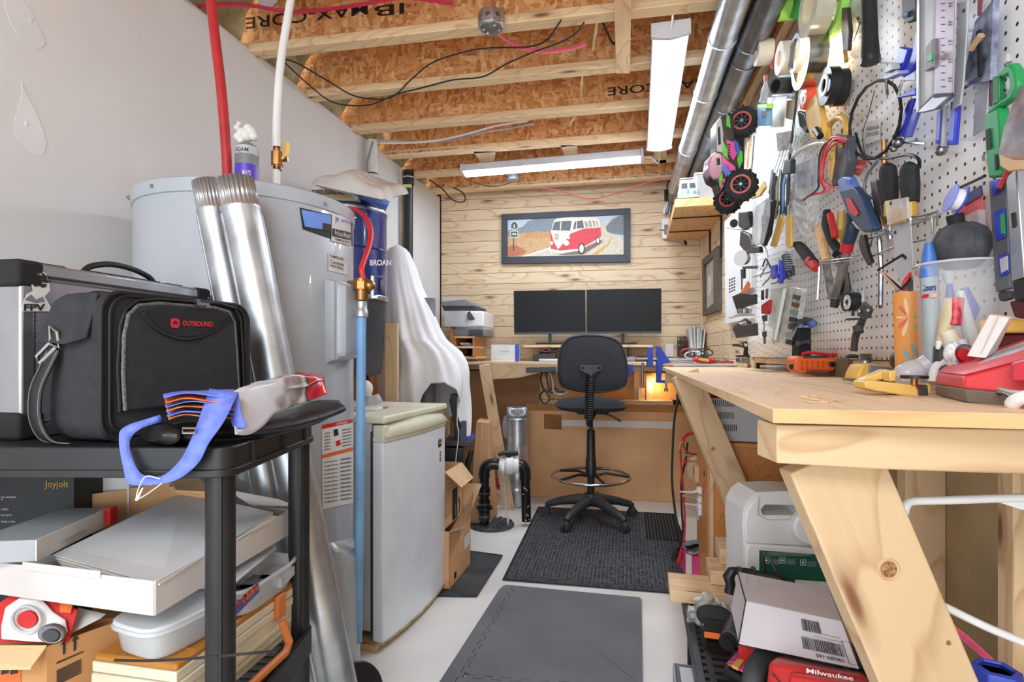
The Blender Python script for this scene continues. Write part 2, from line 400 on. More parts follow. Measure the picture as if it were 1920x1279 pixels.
# rear end of the room behind the photographer stays open to the rest of the basement
# pegboard -------------------------------------------------------------------
def pegmat():
    m, t, b = nt('pegboard'); K = t.links.new
    uv = N(t, 'ShaderNodeUVMap')
    sc1 = N(t, 'ShaderNodeVectorMath', operation='SCALE'); sc1.inputs['Scale'].default_value = 1/.0275; K(uv.outputs[0], sc1.inputs[0])
    fr = N(t, 'ShaderNodeVectorMath', operation='FRACTION'); K(sc1.outputs[0], fr.inputs[0])
    sb = N(t, 'ShaderNodeVectorMath', operation='SUBTRACT'); sb.inputs[1].default_value = (.5, .5, 0); K(fr.outputs[0], sb.inputs[0])
    sx = N(t, 'ShaderNodeSeparateXYZ'); K(sb.outputs[0], sx.inputs[0])
    cb = N(t, 'ShaderNodeCombineXYZ'); K(sx.outputs[0], cb.inputs[0]); K(sx.outputs[1], cb.inputs[1])
    ln = N(t, 'ShaderNodeVectorMath', operation='LENGTH'); K(cb.outputs[0], ln.inputs[0])
    r = ramp(t, [(.0, (58, 48, 44)), (.118, (64, 54, 50)), (.14, (240, 240, 240)), (1, (240, 240, 240))]); K(ln.outputs['Value'], r.inputs[0])
    K(r.outputs[0], b.inputs['Base Color']); b.inputs['Roughness'].default_value = .45
    rr = ramp(t, [(.118, (0, 0, 0, 1)), (.14, (1, 1, 1, 1))]); K(ln.outputs['Value'], rr.inputs[0])
    bp = N(t, 'ShaderNodeBump'); bp.inputs['Strength'].default_value = .6; bp.inputs['Distance'].default_value = .003
    K(rr.outputs[0], bp.inputs['Height']); K(bp.outputs[0], b.inputs['Normal'])
    return m
PEG = pegmat()
a = WY(.35, 0, 1.085); b_ = WY(yp, 0, 2.40)
# thin sheet with a slightly bowed far end
def pegf(u, v, o=0):
    y = .35+(yp-.35)*u; z_ = 1.085+(2.36-1.085)*v
    bow = .018*max(0, (u-.7)/.3)**2*(1-v)**2
    if u > .97: z_ = max(z_, 1.085+.02*(u-.97)/.03)
    return WY(y, .004+bow+o, z_)
m_ = MB().grid(lambda u, v: pegf(u, v), 40, 12)
for fi in range(len(m_.f)): m_.f[fi] = m_.f[fi][::-1]
S('pegboard', m_, PEG, 'white perforated pegboard covering the wall above the workbench', 'pegboard', grain=WD, solid=.005)
# ceiling --------------------------------------------------------------------
cl = ST('ceiling', MB().abox((-2.2, YB, ZT), (1.4, 4.6, ZT+.02)), OSB)
JP = [((481, 96), (1149, 22)), ((582, 181), (1322, 107)), ((664, 245), (1300, 189)), ((720, 294), (1279, 251)), ((777, 330), (1271, 298)), ((860, 358), (1262, 332))]
JW = []
def joist(A, Bq):
    d = (Bq-A); d.z = 0; d.normalize()
    nrm = V((d.y, -d.x, 0))   # towards camera
    if nrm.y > 0: nrm = -nrm
    x0, x1 = XL-.3, wx(A.y)-.0
    a = A+d*((x0-A.x)/d.x); b2 = A+d*((.75-A.x)/d.x); a.z = b2.z = ZJ
    mid = (a+b2)/2-nrm*.0315
    fl = ST('ceiling_joist', MB().box(mid+UP*.019, b2-a, nrm*.063, UP*.038), FLG, grain=d, bevel=.003, seg=1)
    fl.add('web', MB().box(mid+UP*.15, b2-a, nrm*.0095, UP*.224), OSB)
    fl.add('top_flange', MB().box(mid+UP*(.30-.019), b2-a, nrm*.063, UP*.038), FLG, grain=d)
    JW.append((A, d, nrm, fl)); return fl
for p, q in JP: joist(PZ(*p, ZJ), PZ(*q, ZJ))
A0, d0, n0, _ = JW[0]
for i in range(1, 8): joist(A0+n0*.41*i, A0+n0*.41*i+d0)
# lettering on webs and flanges
def web_text(txt, j, pxl, pxr, py, hgt, flip=True, on='web', w_=None):
    A, d, nrm, fl = JW[j]; off = -.0315+.00475 if on == 'web' else 0
    pl = A+nrm*off
    a = PP(pxl, py, pl, nrm); b2 = PP(pxr, py, pl, nrm)
    wd = (b2-a).length
    if flip: o = b2+UP*hgt/2; o.z = a.z+hgt/2; fn = lambda u, v: o-d*u-UP*v+nrm*.0008
    else: o = a-UP*hgt/2; fn = lambda u, v: V((o.x, o.y, o.z))+d*u+UP*v+nrm*.0008
    fl.add('lettering', textmb(txt, fn, hgt, wd, bold=.01), INK)
web_text('MAX-CORE', 0, 462, 690, 44, .05)
web_text('IB', 0, 702, 758, 22, .045)
web_text('MAX-CORE', 2, 1140, 1330, 172, .045)
web_text('CCMC-14146-R ||MADE IN CANADA', 3, 724, 858, 289, .014, False, 'flange')
web_text('CCMC-14146-R', 4, 1272, 1330, 291, .013, False, 'flange')
web_text('117 IB EWP', 5, 842, 876, 352, .013, False, 'flange')
web_text('11 7/8"  18409 A', 5, 880, 930, 351, .013, False, 'flange')
web_text('||APA MILL 1135 PR-L330 INTERTEK CCRR-0322 ASTM D5055 CCMC-14146-R ||MADE', 5, 970, 1262, 345.5, .013, False, 'flange')
# blocking between / under the joists
def block(px0, px1, pya, pyb, zb=ZJ, t_=.02):
    m_ = MB(); p = [PZ(px0[0], pya, zb), PZ(px1[0], pya, zb), PZ(px1[1], pyb, zb), PZ(px0[1], pyb, zb)]
    m_.hexa([V((q.x, q.y, zb)) for q in p], [V((q.x, q.y, zb+t_)) for q in p])
    return ST('ceiling_blocking', m_, LUM, grain=(0, 1, 0), bevel=.002)
block((1150, 1155), (1185, 1181), -60, 138, ZJ-.02)
block((886, 905), (930, 926), 284, 308); block((1050, 1060), (1082, 1084), 272, 297); block((1225, 1228), (1250, 1250), 284, 306)
# diaphragm / rim board on the right above the ducts
ST('trim_1', MB().box(WY(2.6, .02, 2.39), WD*3.6, WN*.04, UP*.03), LUM, grain=WD)
# spray foam along the left wall, one lump per joist bay
FOAM = mat('spray_foam', (196, 192, 158), .95, var=.14, sc_=9, bump=1, bsc=22)
lst = sorted([V((XL, (j[0]+j[1]*((XL-j[0].x)/j[1].x)).y, 0)).y for j in JW])
for i in range(len(lst)-1):
    y0, y1 = lst[i]+.063, lst[i+1]
    if y1 < .9: continue
    def ff(u, v, y0=y0, y1=y1):
        z_ = ZJ-.005+.31*v; y = y0+(y1-y0)*u
        n_ = noise.noise(V((y*9, z_*9, i)))*.06+noise.noise(V((y*26, z_*26, i)))*.022
        return V((XL-.085+.15*v+n_+.02*math.sin(math.pi*u), y, z_+n_*.25*(v > .1)))
    S('spray_foam', MB().grid(ff, 26, 18), FOAM, 'lumpy pale green spray foam sealing the rim above the drywall', 'insulation', 'spray foam between the joists', kind='stuff')
# ------------------------------------------------------------ ceiling lamps, ducts, pipes, cables
GLOW = mat('lamp_diffuser', (228, 241, 255), .4, var=0, emit=TUBE)
LAMPB = mat('lamp_housing', (205, 204, 208), .45, var=.02)
def lamp(a, b, wd, zt, label, cord):
    """wraparound LED strip from a to b (bottom centre line), width wd"""
    t = T('led_strip_light', label, 'ceiling light', 'LED strip lights under the joists')
    d = (b-a).normalized(); s_ = V((d.y, -d.x, 0)); hh = zt-a.z
    def prof(p, k=1, dz=0):
        pts = [(-.5, .018), (-.5, hh), (.5, hh), (.5, .018)]
        return [p+s_*x*wd*k+UP*(y+dz) for x, y in pts]
    t.add('housing', MB().prism(prof(a+d*.02), d*((b-a).length-.04)), LAMPB, bevel=.003)
    df = [a+d*.021+s_*(math.sin(t_)*wd*.40)+UP*(.018-.018*math.cos(t_)) for t_ in [math.pi/2*(i/5-1) for i in range(11)]]
    t.add('diffuser', MB().prism(df, d*((b-a).length-.042)), GLOW)
    for p, q in ((a, 1), (b-d*.02, -1)):
        e = [p+s_*x*wd*.53+UP*y for x, y in [(-1, .012), (-1, hh+.003), (1, hh+.003), (1, .012), (.6, .004), (0, -.002), (-.6, .004)]]
        t.add('end_cap', MB().prism(e, d*.02), LAMPB, bevel=.002)
    t.add('power_cord', MB().tube(spl(cord), .0045, 6), WHT)
ZL = 2.335
a1, b1 = PZ(1258, 70, ZL), PZ(1236, 285, ZL)
lamp(a1, b1, .142, 2.398, 'white LED strip light running towards the back wall, beside the ducts', [a1+UP*.03, a1+V((.005, -.03, .08)), a1+V((.0, -.06, .3))])
a2, b2 = PZ(868, 331, ZL), PZ(1207, 303, ZL)
lamp(a2, b2, .12, 2.398, 'white LED strip light hung crosswise in front of the back wall', [b2+UP*.03, b2+V((.05, 0, .02)), b2+V((.09, .05, .0)), b2+V((.1, .03, .06))])
def duct(a, b, r, label, joints, GALV=GALV):
    t = T('duct_pipe', label, 'duct', 'round ducts under the ceiling'); d = (b-a).normalized()
    t.add('pipe', MB().cyl(a, b, r, 32), GALV)
    for k in joints:
        c = a+(b-a)*k; m_ = MB(); m_.lathe([(r, -.004), (r+.004, -.003), (r+.004, .003), (r, .004)], c, d, 32, cap=False)
        t.add('joint_band', m_, GALV)
        m_ = MB(); m_.box(c+d*.05+V((-r*.75, 0, -r*.72)), V((.004, 0, -.004)), d*.3, V((.003, 0, .003)))
    m_ = MB(); m_.box(a.lerp(b, .5)+V((-r*.72, 0, -r*.72)), V((.006, 0, -.004)), d*(b-a).length, V((.002, 0, .002)))
    t.add('lock_seam', m_, GALV)
da, db = PZ(1365, 40, 2.33), PZ(1273, 333, 2.33); dd = (db-da).normalized()
duct(da-dd*2.0, db+dd*.25, .052, 'long bright galvanised duct nearest the LED light', (.28, .44, .52, .63, .8))
e1, e2 = PZ(1440, 5, 2.33), PZ(1320, 290, 2.33); dd = (e2-e1).normalized()
duct(e1-dd*2.0, e2+dd*.6, .056, 'darker galvanised duct hugging the pegboard wall', (.3, .55, .58, .68, .76), GALVD)
m_ = MB(); m_.tube([PZ(1393, 20, 2.36), PZ(1362, 130, 2.345), PZ(1340, 210, 2.34), PZ(1310, 290, 2.34)], .005, 6)
S('cable', m_, BLK, 'black cable tucked between the two ducts', 'cable')
def cable(px, z, r, m, label, name='cable', zs=None):
    pts = [PZ(x, y, z if zs is None else zs[i]) for i, (x, y) in enumerate(px)]
    return S(name, MB().tube(spl(pts, 7), r, 6), m, label, 'cable')
cable([(530, 110), (560, 120), (620, 155), (668, 181), (730, 184), (770, 150), (810, 118), (870, 98), (920, 90), (990, 88), (1025, 75), (1045, 48), (1052, 38)], 2.39, .0035, BLK, 'upper of two black cables looping below the joists at left')
cable([(530, 114), (580, 160), (620, 190), (660, 198), (700, 195), (740, 178), (790, 165), (850, 150), (905, 144), (950, 120), (1000, 98), (1050, 80), (1080, 62), (1095, 42)], 2.385, .0035, BLK, 'lower of two black cables looping below the joists at left')
PEX = mat('red_pex', (206, 40, 78), .35, var=.03); PEXP = mat('pink_pex', (232, 96, 118), .4, var=.03)
cable([(372, 12), (430, 8), (480, 12), (545, 22), (610, 18), (680, 8), (760, -4), (850, 7)], 2.43, .007, PEX, 'red plastic water line crossing in front of the first joist', 'water_line')
cable([(932, 62), (955, 80), (990, 93), (1030, 96), (1065, 92), (1098, 82)], 2.40, .008, PEXP, 'short pink tube end hanging under the steel junction box', 'water_line')
cable([(700, 268), (760, 268), (820, 263), (880, 250), (930, 236), (990, 226)], 2.41, .006, WHT, 'thick white cable dipping under the joists at left')
cable([(705, 262), (770, 266), (850, 262), (900, 249), (950, 242), (1000, 232)], 2.42, .005, LGR, 'thin grey cable beside the thick white one')
cable([(1010, 352), (1050, 358), (1085, 370), (1120, 372), (1170, 358), (1215, 342), (1262, 334)], 2.30, .004, PEXP, 'pink cord sagging in front of the top wall plank', zs=[2.37, 2.35, 2.31, 2.305, 2.33, 2.37, 2.38])
cable([(805, 337), (830, 355), (845, 372), (860, 379), (872, 376), (868, 362), (850, 352)], 2.3, .005, BLK, 'black cable loop hanging at the top left of the plank wall', zs=[2.4, 2.36, 2.31, 2.28, 2.29, 2.33, 2.38])
cable([(1130, 42), (1142, 70), (1150, 82), (1156, 80)], 2.43, .005, BLK, 'short black cable behind the wooden blocking')
cable([(883, 340), (920, 350), (950, 345), (965, 338)], 2.385, .003, DGR, 'thin dark cable behind the crosswise LED light')
# yellow glue drips / straps between joists
for i, pts in enumerate([[(1119, 42), (1117, 60), (1113, 80), (1112, 96)], [(1092, 140), (1090, 160), (1089, 183)], [(1078, 220), (1072, 228), (1068, 236)]]):
    q = [PZ(x, y, 2.43) for x, y in pts]
    q = [q[0]+UP*.03]+q
    S('glue_strand', MB().tube(q, .006, 5, flat=(0, 1, 0)), mat('glue', (236, 216, 156), .6, var=.05), ['long', 'middle', 'short'][i]+' cream strand of dried glue hanging between joists, '+['nearest the camera', 'between second and third joist', 'farthest from the camera'][i], 'glue')
# steel junction box
t = T('junction_box', 'octagonal steel junction box fixed below the first joist', 'junction box')
c_ = PZ(921, 53, 2.365); r_ = .052
oct_ = lambda c, r, z: [V((c.x+r*math.cos(math.pi/8+i*math.pi/4), c.y+r*math.sin(math.pi/8+i*math.pi/4), z)) for i in range(8)]
m_ = MB().prism(oct_(c_, r_, 2.365), UP*.055); t.add('box', m_, GALV, bevel=.002)
m_ = MB().prism(oct_(c_, r_*.82, 2.362), UP*.004); t.add('cover_recess', m_, STEEL)
for i in range(8):
    a = i*math.pi/4; m_ = MB().cyl(c_+V((math.cos(a)*r_*.92, math.sin(a)*r_*.92, .028)), c_+V((math.cos(a)*r_*.96, math.sin(a)*r_*.96, .028)), .009, 10); t.add('knockout', m_, STEEL)
for i in (0, 2, 3, 5): t.add('screw', MB().ball(c_+V((math.cos(i+.4)*.03, math.sin(i+.4)*.03, -.005)), .005, 8), CHROME)
c_ = PZ(962, 338, 2.36); t = T('junction_box', 'small steel junction box behind the crosswise LED light', 'junction box')
t.add('box', MB().prism(oct_(c_, .045, 2.36), UP*.045), GALV, bevel=.002); t.add('bracket', MB().box(c_+UP*.03, (.13, 0, 0), (0, .02, 0), (0, 0, .004)), STEEL)
# paper tag on the first bay
m_ = MB(); q = [PZ(x, y, 2.45) for x, y in ((484, 0), (522, -14), (520, 4), (508, 14), (490, 16))]; m_.prism(q, UP*.001)
t = T('paper_tag', 'white printed paper tag hanging in the first joist bay', 'tag'); t.add('tag', m_, PAPER)
q = [PZ(x, y, 2.449) for x, y in ((484, 8), (494, 16), (492, 21), (484, 17))]; t.add('blue_corner', MB().prism(q, UP*.001), LBL)
# ------------------------------------------------------------ back wall: poster, monitors, desk
def bq(pts, off): return [B(x, y, off) for x, y in pts]
t = T('framed_poster', 'wide black framed poster of a red and white camper van', 'poster')
DF = mat('dark_frame', (52, 54, 64), .5, var=.1, sc_=40, stretch=(.2, 1, 4))
o_, i_ = [(940, 401.5), (1182, 390), (1182, 491), (940, 494.5)], [(951.5, 412), (1169.5, 402.5), (1169.5, 477), (951.5, 481.5)]
for k in range(4):
    j = (k+1) % 4; m_ = MB().prism(bq([o_[k], o_[j], i_[j], i_[k]], .036), -BN*.033); t.add('frame_rail', m_, DF, bevel=.002)
pr = lambda pts, off: MB().prism(bq([(800+x/3.4286, 350+y/3.4286) for x, y in pts], off), -BN*.0006)
prn = t.add('print', pr([(515, 210), (1270, 175), (1270, 440), (515, 455)], .024), mat('print_sky', (186, 198, 214), .5, var=.03))
def pic(name, pts, col, lay): t.add(name, pr(pts, .0245+lay*.0007), mat('print_%s_%d%d%d' % ((name,)+col), col, .5, var=.05, sc_=60), parent=prn)
pic('far_trees', [(515, 290), (560, 265), (610, 262), (650, 225), (700, 200), (760, 205), (830, 200), (860, 260), (820, 300), (515, 330)], (128, 140, 148), 1)
pic('dry_grass', [(515, 325), (600, 300), (700, 292), (800, 290), (820, 340), (780, 400), (620, 452), (515, 454)], (200, 160, 112), 2)
pic('brush', [(515, 390), (560, 370), (620, 400), (650, 420), (600, 440), (517, 452)], (184, 108, 72), 3)
pic('brush', [(640, 300), (720, 288), (790, 292), (800, 325), (700, 335), (620, 330)], (196, 146, 92), 3)
pic('road', [(600, 453), (800, 390), (1000, 330), (1130, 250), (1190, 190), (1210, 185), (1150, 260), (1160, 290), (1268, 330), (1268, 438)], (208, 196, 176), 3)
pic('dark_slope', [(1150, 260), (1190, 215), (1230, 190), (1268, 182), (1268, 310), (1200, 305), (1160, 290)], (112, 116, 120), 4)
pic('road_line', [(600, 452), (790, 392), (800, 398), (640, 450)], (242, 242, 240), 4)
pic('road_line', [(1060, 438), (1160, 370), (1185, 320), (1192, 322), (1170, 375), (1100, 436)], (206, 160, 70), 4)
pic('van_shadow', [(830, 420), (1000, 400), (1125, 340), (1130, 360), (1010, 435), (860, 440)], (120, 100, 84), 4)
pic('van_roof', [(800, 285), (820, 215), (870, 197), (1000, 195), (1095, 200), (1112, 215), (1118, 265), (1010, 268), (940, 300), (800, 300)], (236, 228, 214), 5)
pic('van_body', [(795, 290), (930, 300), (1010, 270), (1118, 262), (1122, 320), (1105, 330), (1020, 380), (975, 415), (900, 418), (800, 400)], (212, 52, 62), 6)
pic('van_nose', [(797, 285), (935, 290), (905, 330), (845, 405), (815, 350)], (238, 228, 206), 7)
for q in ([(806, 280), (822, 228), (860, 222), (855, 282)], [(862, 282), (868, 222), (932, 220), (922, 284)], [(940, 275), (950, 228), (962, 222), (958, 272)], [(965, 270), (967, 222), (1003, 216), (1012, 264)]):
    pic('van_window', q, (92, 98, 104), 7)
for q in ([(1012, 225), (1030, 222), (1040, 262), (1022, 264)], [(1038, 220), (1056, 218), (1066, 260), (1048, 262)], [(1064, 220), (1080, 219), (1088, 258), (1074, 260)], [(1088, 222), (1098, 220), (1106, 255), (1096, 257)]):
    pic('van_window', q, (170, 160, 150), 7)
pic('bumper', [(785, 400), (860, 412), (975, 400), (975, 412), (860, 432), (790, 418)], (240, 238, 232), 8)
circ = lambda x, y, a, b=None, n=14: [(x+a*math.cos(2*math.pi*i/n), y+(b or a)*math.sin(2*math.pi*i/n)) for i in range(n)]
pic('headlight', circ(898, 362, 18), (250, 244, 226), 8); pic('headlight', circ(913, 328, 9), (250, 236, 210), 8); pic('headlight', circ(804, 362, 8, 12), (250, 244, 226), 8)
pic('tyre', circ(996, 398, 22, 38), (50, 44, 44), 8); pic('hubcap', circ(996, 398, 14, 27), (238, 232, 212), 9)
pic('tyre', circ(1100, 346, 13, 26), (50, 44, 44), 8); pic('hubcap', circ(1100, 346, 8, 18), (238, 232, 212), 9)
pic('emblem', circ(835, 322, 17, 19), (140, 110, 90), 8); pic('emblem_centre', circ(835, 322, 14, 16), (240, 232, 214), 9)
pf = lambda x, y, e: (lambda u, v: B(800+(x+u)/3.4286, 350+(y-v)/3.4286, e))
t.add('emblem_letters', textmb('V', pf(826, 321, .0325), 13, 18, bold=.02), INK, parent=prn)
t.add('emblem_letters', textmb('W', pf(825, 337, .0325), 14, 20, bold=.02), INK, parent=prn)
pic('road_sign_post', [(556, 330), (562, 330), (562, 412), (556, 412)], (70, 60, 50), 6)
pic('road_sign', [(538, 285), (588, 283), (588, 326), (538, 328)], (236, 236, 230), 6); pic('road_sign_face', [(542, 289), (584, 287), (584, 322), (542, 324)], (48, 84, 58), 7)
pic('road_arrow', [(548, 305), (558, 296), (558, 302), (568, 302), (568, 296), (578, 305), (568, 314), (568, 308), (558, 308), (558, 314)], (240, 240, 236), 8)
pic('route_shield', [(540, 235), (552, 225), (563, 215), (574, 225), (588, 235), (590, 268), (564, 282), (538, 268)], (236, 236, 230), 6)
pic('route_shield_face', [(544, 240), (563, 222), (584, 240), (586, 265), (564, 277), (542, 265)], (62, 92, 66), 7)
t.add('route_number', textmb('1', pf(560, 268, .0302), 26, 7, bold=.02), PAPER, parent=prn)
# desk --------------------------------------------------------------------
ZD = 1.045
t = T('desk', 'long pine desk on sloping legs standing against the plank wall', 'desk')
fl_, fr_ = PZ(930, 678.2, ZD), PZ(1300, 680, ZD)
dn = V((fl_.y-fr_.y, fr_.x-fl_.x, 0)).normalized()
bl = B0+BD*.18+BN*.004; br = B0+BD*2.09+BN*.004
def zz(p, z): return V((p.x, p.y, z))
lf = P(872, 664, 3.98); ctop = [fl_, V((.43, fr_.y+.02, 0)), br, bl, V((lf.x, lf.y, 0))]
t.add('desk_top', MB().prism([zz(p, ZD-.022) for p in ctop], UP*.022), BENCH, grain=BD, bevel=.003)
t.add('front_rail', MB().prism([P(918, 684, 3.72), P(1245, 686, 3.6), P(1245, 697, 3.6), P(1120, 696, 3.66), P(1020, 697, 3.68), P(975, 708, 3.7), P(918, 712, 3.72)], FW*.03), LUM2, grain=BD)
lb = P(955, 950, 3.78); lb.z = 0
m_ = board(MB(), P(908, 684, 3.66), lb, .075, .036, RT); t.add('leg', m_, LUM2, grain=(P(908, 684, 3.66)-lb), bevel=.002)
t.add('wall_cleat', MB().box(zz(B0+BD*1.2+BN*.02, ZD-.05), BD*1.7, BN*.036, UP*.05), LUM2, grain=BD)
rk = B0+BD*.62+BN*.02; rf_ = P(925, 664, 3.80)
t.add('side_rail', MB().box(zz((rk+rf_)/2, ZD-.066), rf_-zz(rk, rf_.z), BD*.02, UP*.085), LUM2, grain=(rf_-rk))
t.add('shelf_post', MB().box(zz(B0+BD*1.0+BN*.03, .86), BD*.06, BN*.04, UP*.32), LUM2, grain=UP)
t.add('shelf_post', MB().box(zz(B0+BD*1.62+BN*.03, .86), BD*.06, BN*.04, UP*.32), LUM2, grain=UP)
# warm lit ledge under the desk
t = T('under_desk_ledge', 'plywood ledge with short studs under the right half of the desk', 'shelf')
t.add('ledge', MB().prism(bq([(1012, 757), (1262, 760), (1262, 752), (1012, 750)], .16), -BN*.14), LUM2, grain=BD)
t.add('back_board', MB().prism(bq([(1012, 700), (1268, 700), (1268, 750), (1012, 750)], .016), -BN*.01), mat('ply', (226, 172, 100), .6, var=.05), grain=BD)
for x in (1018, 1197, 1212): t.add('post', MB().prism(bq([(x, 728 if x == 1197 else 704), (x+12, 728 if x == 1197 else 704), (x+12, 752), (x, 752)], .09), -BN*.05), LUM, grain=UP)
l = bpy.data.lights.new('under_desk_lamp', 'POINT'); l.energy = BULB*.32; l.color = (1, .72, .38); l.shadow_soft_size = .03
o = bpy.data.objects.new('under_desk_lamp', l); sc.collection.objects.link(o); o.location = B(1225, 722, .10)
m_ = MB().ball(B(1222, 712, .05), .02, 10); S('bulb', m_, mat('warm_bulb', (255, 214, 150), .4, var=0, emit=5), 'small warm bulb glowing under the desk', 'bulb')
# monitors
for i, (q, sx, lb_) in enumerate(([[(963, 545.5), (1097.5, 543.2), (1098, 626), (964, 627.2)], 1031, 'black flat monitor on the left of the riser, dark screen'],
                             [[(1099.5, 543), (1240, 540.8), (1240, 625), (1100, 626)], 1168, 'black flat monitor on the right of the riser, specks on its screen'])):
    t = T('monitor', lb_, 'monitor', 'pair of monitors on the riser'); of = .27
    t.add('bezel', MB().prism(bq(q, of), -BN*.022), BLK2, bevel=.002)
    qq = [(q[0][0]+2, q[0][1]+2), (q[1][0]-1.5, q[1][1]+2), (q[2][0]-1.5, q[2][1]-4.5), (q[3][0]+2, q[3][1]-4.5)]
    t.add('screen', MB().prism(bq(qq, of+.001), -BN*.002), mat('screen', (22, 22, 24), .5, var=.04, spec=.25))
    t.add('chin', MB().prism(bq([(q[3][0], q[3][1]-4), (q[2][0], q[2][1]-4), q[2], q[3]], of+.004), -BN*.006), DGR)
    t.add('stand_neck', MB().prism(bq([(sx-3, 620), (sx+3, 620), (sx+3, 643), (sx-3, 643)], of-.03), -BN*.02), BLK)
    c_ = B(sx, 643.5, of-.03); t.add('stand_base', MB().box(c_, BD*.2, BN*.17, UP*.008), BLK, bevel=.003)
t = T('monitor_riser', 'raw pine monitor riser standing on the desk', 'riser'); zr = B(1100, 646.5, .24).z
a, b = B(982, 646, .3), B(1224, 646, .3); 
t.add('board', MB().box(zz((a+b)/2-BN*.11, zr-.012), b-a-V((0, 0, (b-a).z)), BN*.26, UP*.018), PINE, grain=BD, bevel=.002)
for x in (1055, 1180): t.add('leg', MB().box(zz(B(x, 660, .2), (zr+ZD)/2-.012), BD*.02, BN*.22, UP*(zr-ZD-.02)), BLK)
def on(px, z, off): return zz(B(px, 660, off), z)
# desk items
t = T('white_box', 'white and blue printed carton standing on the desk', 'box')
t.add('carton', MB().box(on(948, ZD+.062, .46), BD*.205, BN*.05, UP*.122), PAPER, bevel=.001)
e = on(948, ZD, .4855); t.add('blue_end', MB().box(e+BD*.086+UP*.062-BN*.0, BD*.032, BN*.002, UP*.122), BLU)
t.add('lettering', textmb('Welcome', plane(e-BD*.035+UP*.07+BN*.0005, BD, UP), .009, .06), mat('grey_ink', (120, 120, 126), .7, var=0))
for i in range(5): t.add('lettering', textmb('lorem'[:4]+'s'if False else 'ooooo', plane(e-BD*(.095-.034*i)+UP*.014+BN*.0005, BD, UP), .005, .024), mat('grey_ink', (120, 120, 126), .7, var=0))
t = T('keyboard', 'light grey keyboard lying on the desk under the riser', 'keyboard'); c_ = on(1040, ZD, .46)
t.add('body', MB().box(c_+UP*.009, BD*.22, BN*.1, UP*.014), LGR, bevel=.003)
for r in range(4):
    for k in range(11): t.add('key', MB().box(c_+BD*(-.1+.02*k)+BN*(.035-.023*r)+UP*.018, BD*.016, BN*.018, UP*.005), WHT)
t = T('power_strip_box', 'black device box with tangled cables on the desk below the left monitor', 'device'); c_ = on(1022, ZD, .34)
t.add('body', MB().box(c_+UP*.028, BD*.17, BN*.12, UP*.052), BLK, bevel=.003)
for i in range(5):
    pts = [c_+BD*random.uniform(-.08, .09)+BN*random.uniform(-.03, .05)+UP*random.uniform(.058, .10) for _ in range(6)]
    t.add('cable', MB().tube(spl(pts, 5), .004, 5), [BLK, DGR, mat('brown_cable', (120, 66, 50), .5), BLK, BLK][i])
t = T('computer_mouse', 'grey computer mouse on the desk right of the chair back', 'mouse'); c_ = on(1184, ZD, .45)
t.add('body', MB().ball(c_+UP*.012, (.05, .03, .026), 14), GRY); t.add('cord', MB().tube(spl([c_+BD*.045+UP*.01, c_+BD*.08-BN*.05+UP*.005, c_+BD*.02-BN*.12+UP*.005]), .003, 5), BLK)
t = T('network_box', 'small black network box at the right end under the riser', 'device'); c_ = on(1205, ZD, .3)
t.add('body', MB().box(c_+UP*.022, BD*.075, BN*.07, UP*.04), BLK, bevel=.002)
for i in range(3): t.add('port', MB().box(c_+BD*(-.02+.02*i)+BN*.036+UP*.02, BD*.012, BN*.002, UP*.01), DGR)
t = T('light_switch', 'white light switch plate on the plank wall above the desk end', 'switch')
t.add('plate', MB().prism(bq([(1248, 645), (1263, 645), (1263, 669), (1248, 669)], .012), -BN*.01), WHT, bevel=.001); t.add('rocker', MB().prism(bq([(1253, 650), (1259, 650), (1259, 663), (1253, 663)], .016), -BN*.006), WHT, bevel=.001)
t = T('magazine_holder', 'dark wire organiser with pens in the desk corner', 'organiser')
q = [(1270, 632), (1290, 631), (1290, 668), (1270, 669)]
t.add('back', MB().prism(bq(q, .05), -BN*.01), DGR)
for y0, y1 in ((632, 645), (646, 657), (658, 669)): t.add('pocket', MB().prism(bq([(1270, (y0+y1)/2), (1290, (y0+y1)/2), (1290, y1), (1270, y1)], .10), -BN*.005), BLK)
for x, m in ((1274, mat('lime', (190, 204, 60), .5)), (1279, GRY), (1283, RED), (1286, mat('crimson', (190, 50, 60), .5))):
    t.add('pen', MB().tube([B(x, 648, .08), B(x+(x-1280)*.3, 634, .08)], .006, 6), m)
mg = [(206, 206, 208), (232, 232, 230), (150, 156, 160), (222, 224, 226), (120, 126, 132), (236, 236, 236), (180, 186, 190), (214, 210, 200), (90, 100, 108), (228, 228, 228)]
for i in range(10):
    x = 1292+i*3.0; top = 611+abs(i-4)*1.2+(i % 3)*1.5; lean = (i-4)*.6
    m_ = MB().prism(bq([(x+lean*.6, top), (x+lean*.6+2.4, top), (1296+i*2.2+2.2, 667), (1296+i*2.2, 667)], .16+.004*i), -BN*.13)
    S('magazine', m_, mat('mag%d' % i, mg[i], .6, var=.06), ['first', 'second', 'third', 'fourth', 'fifth', 'sixth', 'seventh', 'eighth', 'ninth', 'tenth'][i]+' magazine from the wire organiser in the desk corner fan', 'magazine', 'magazines fanned in the desk corner')
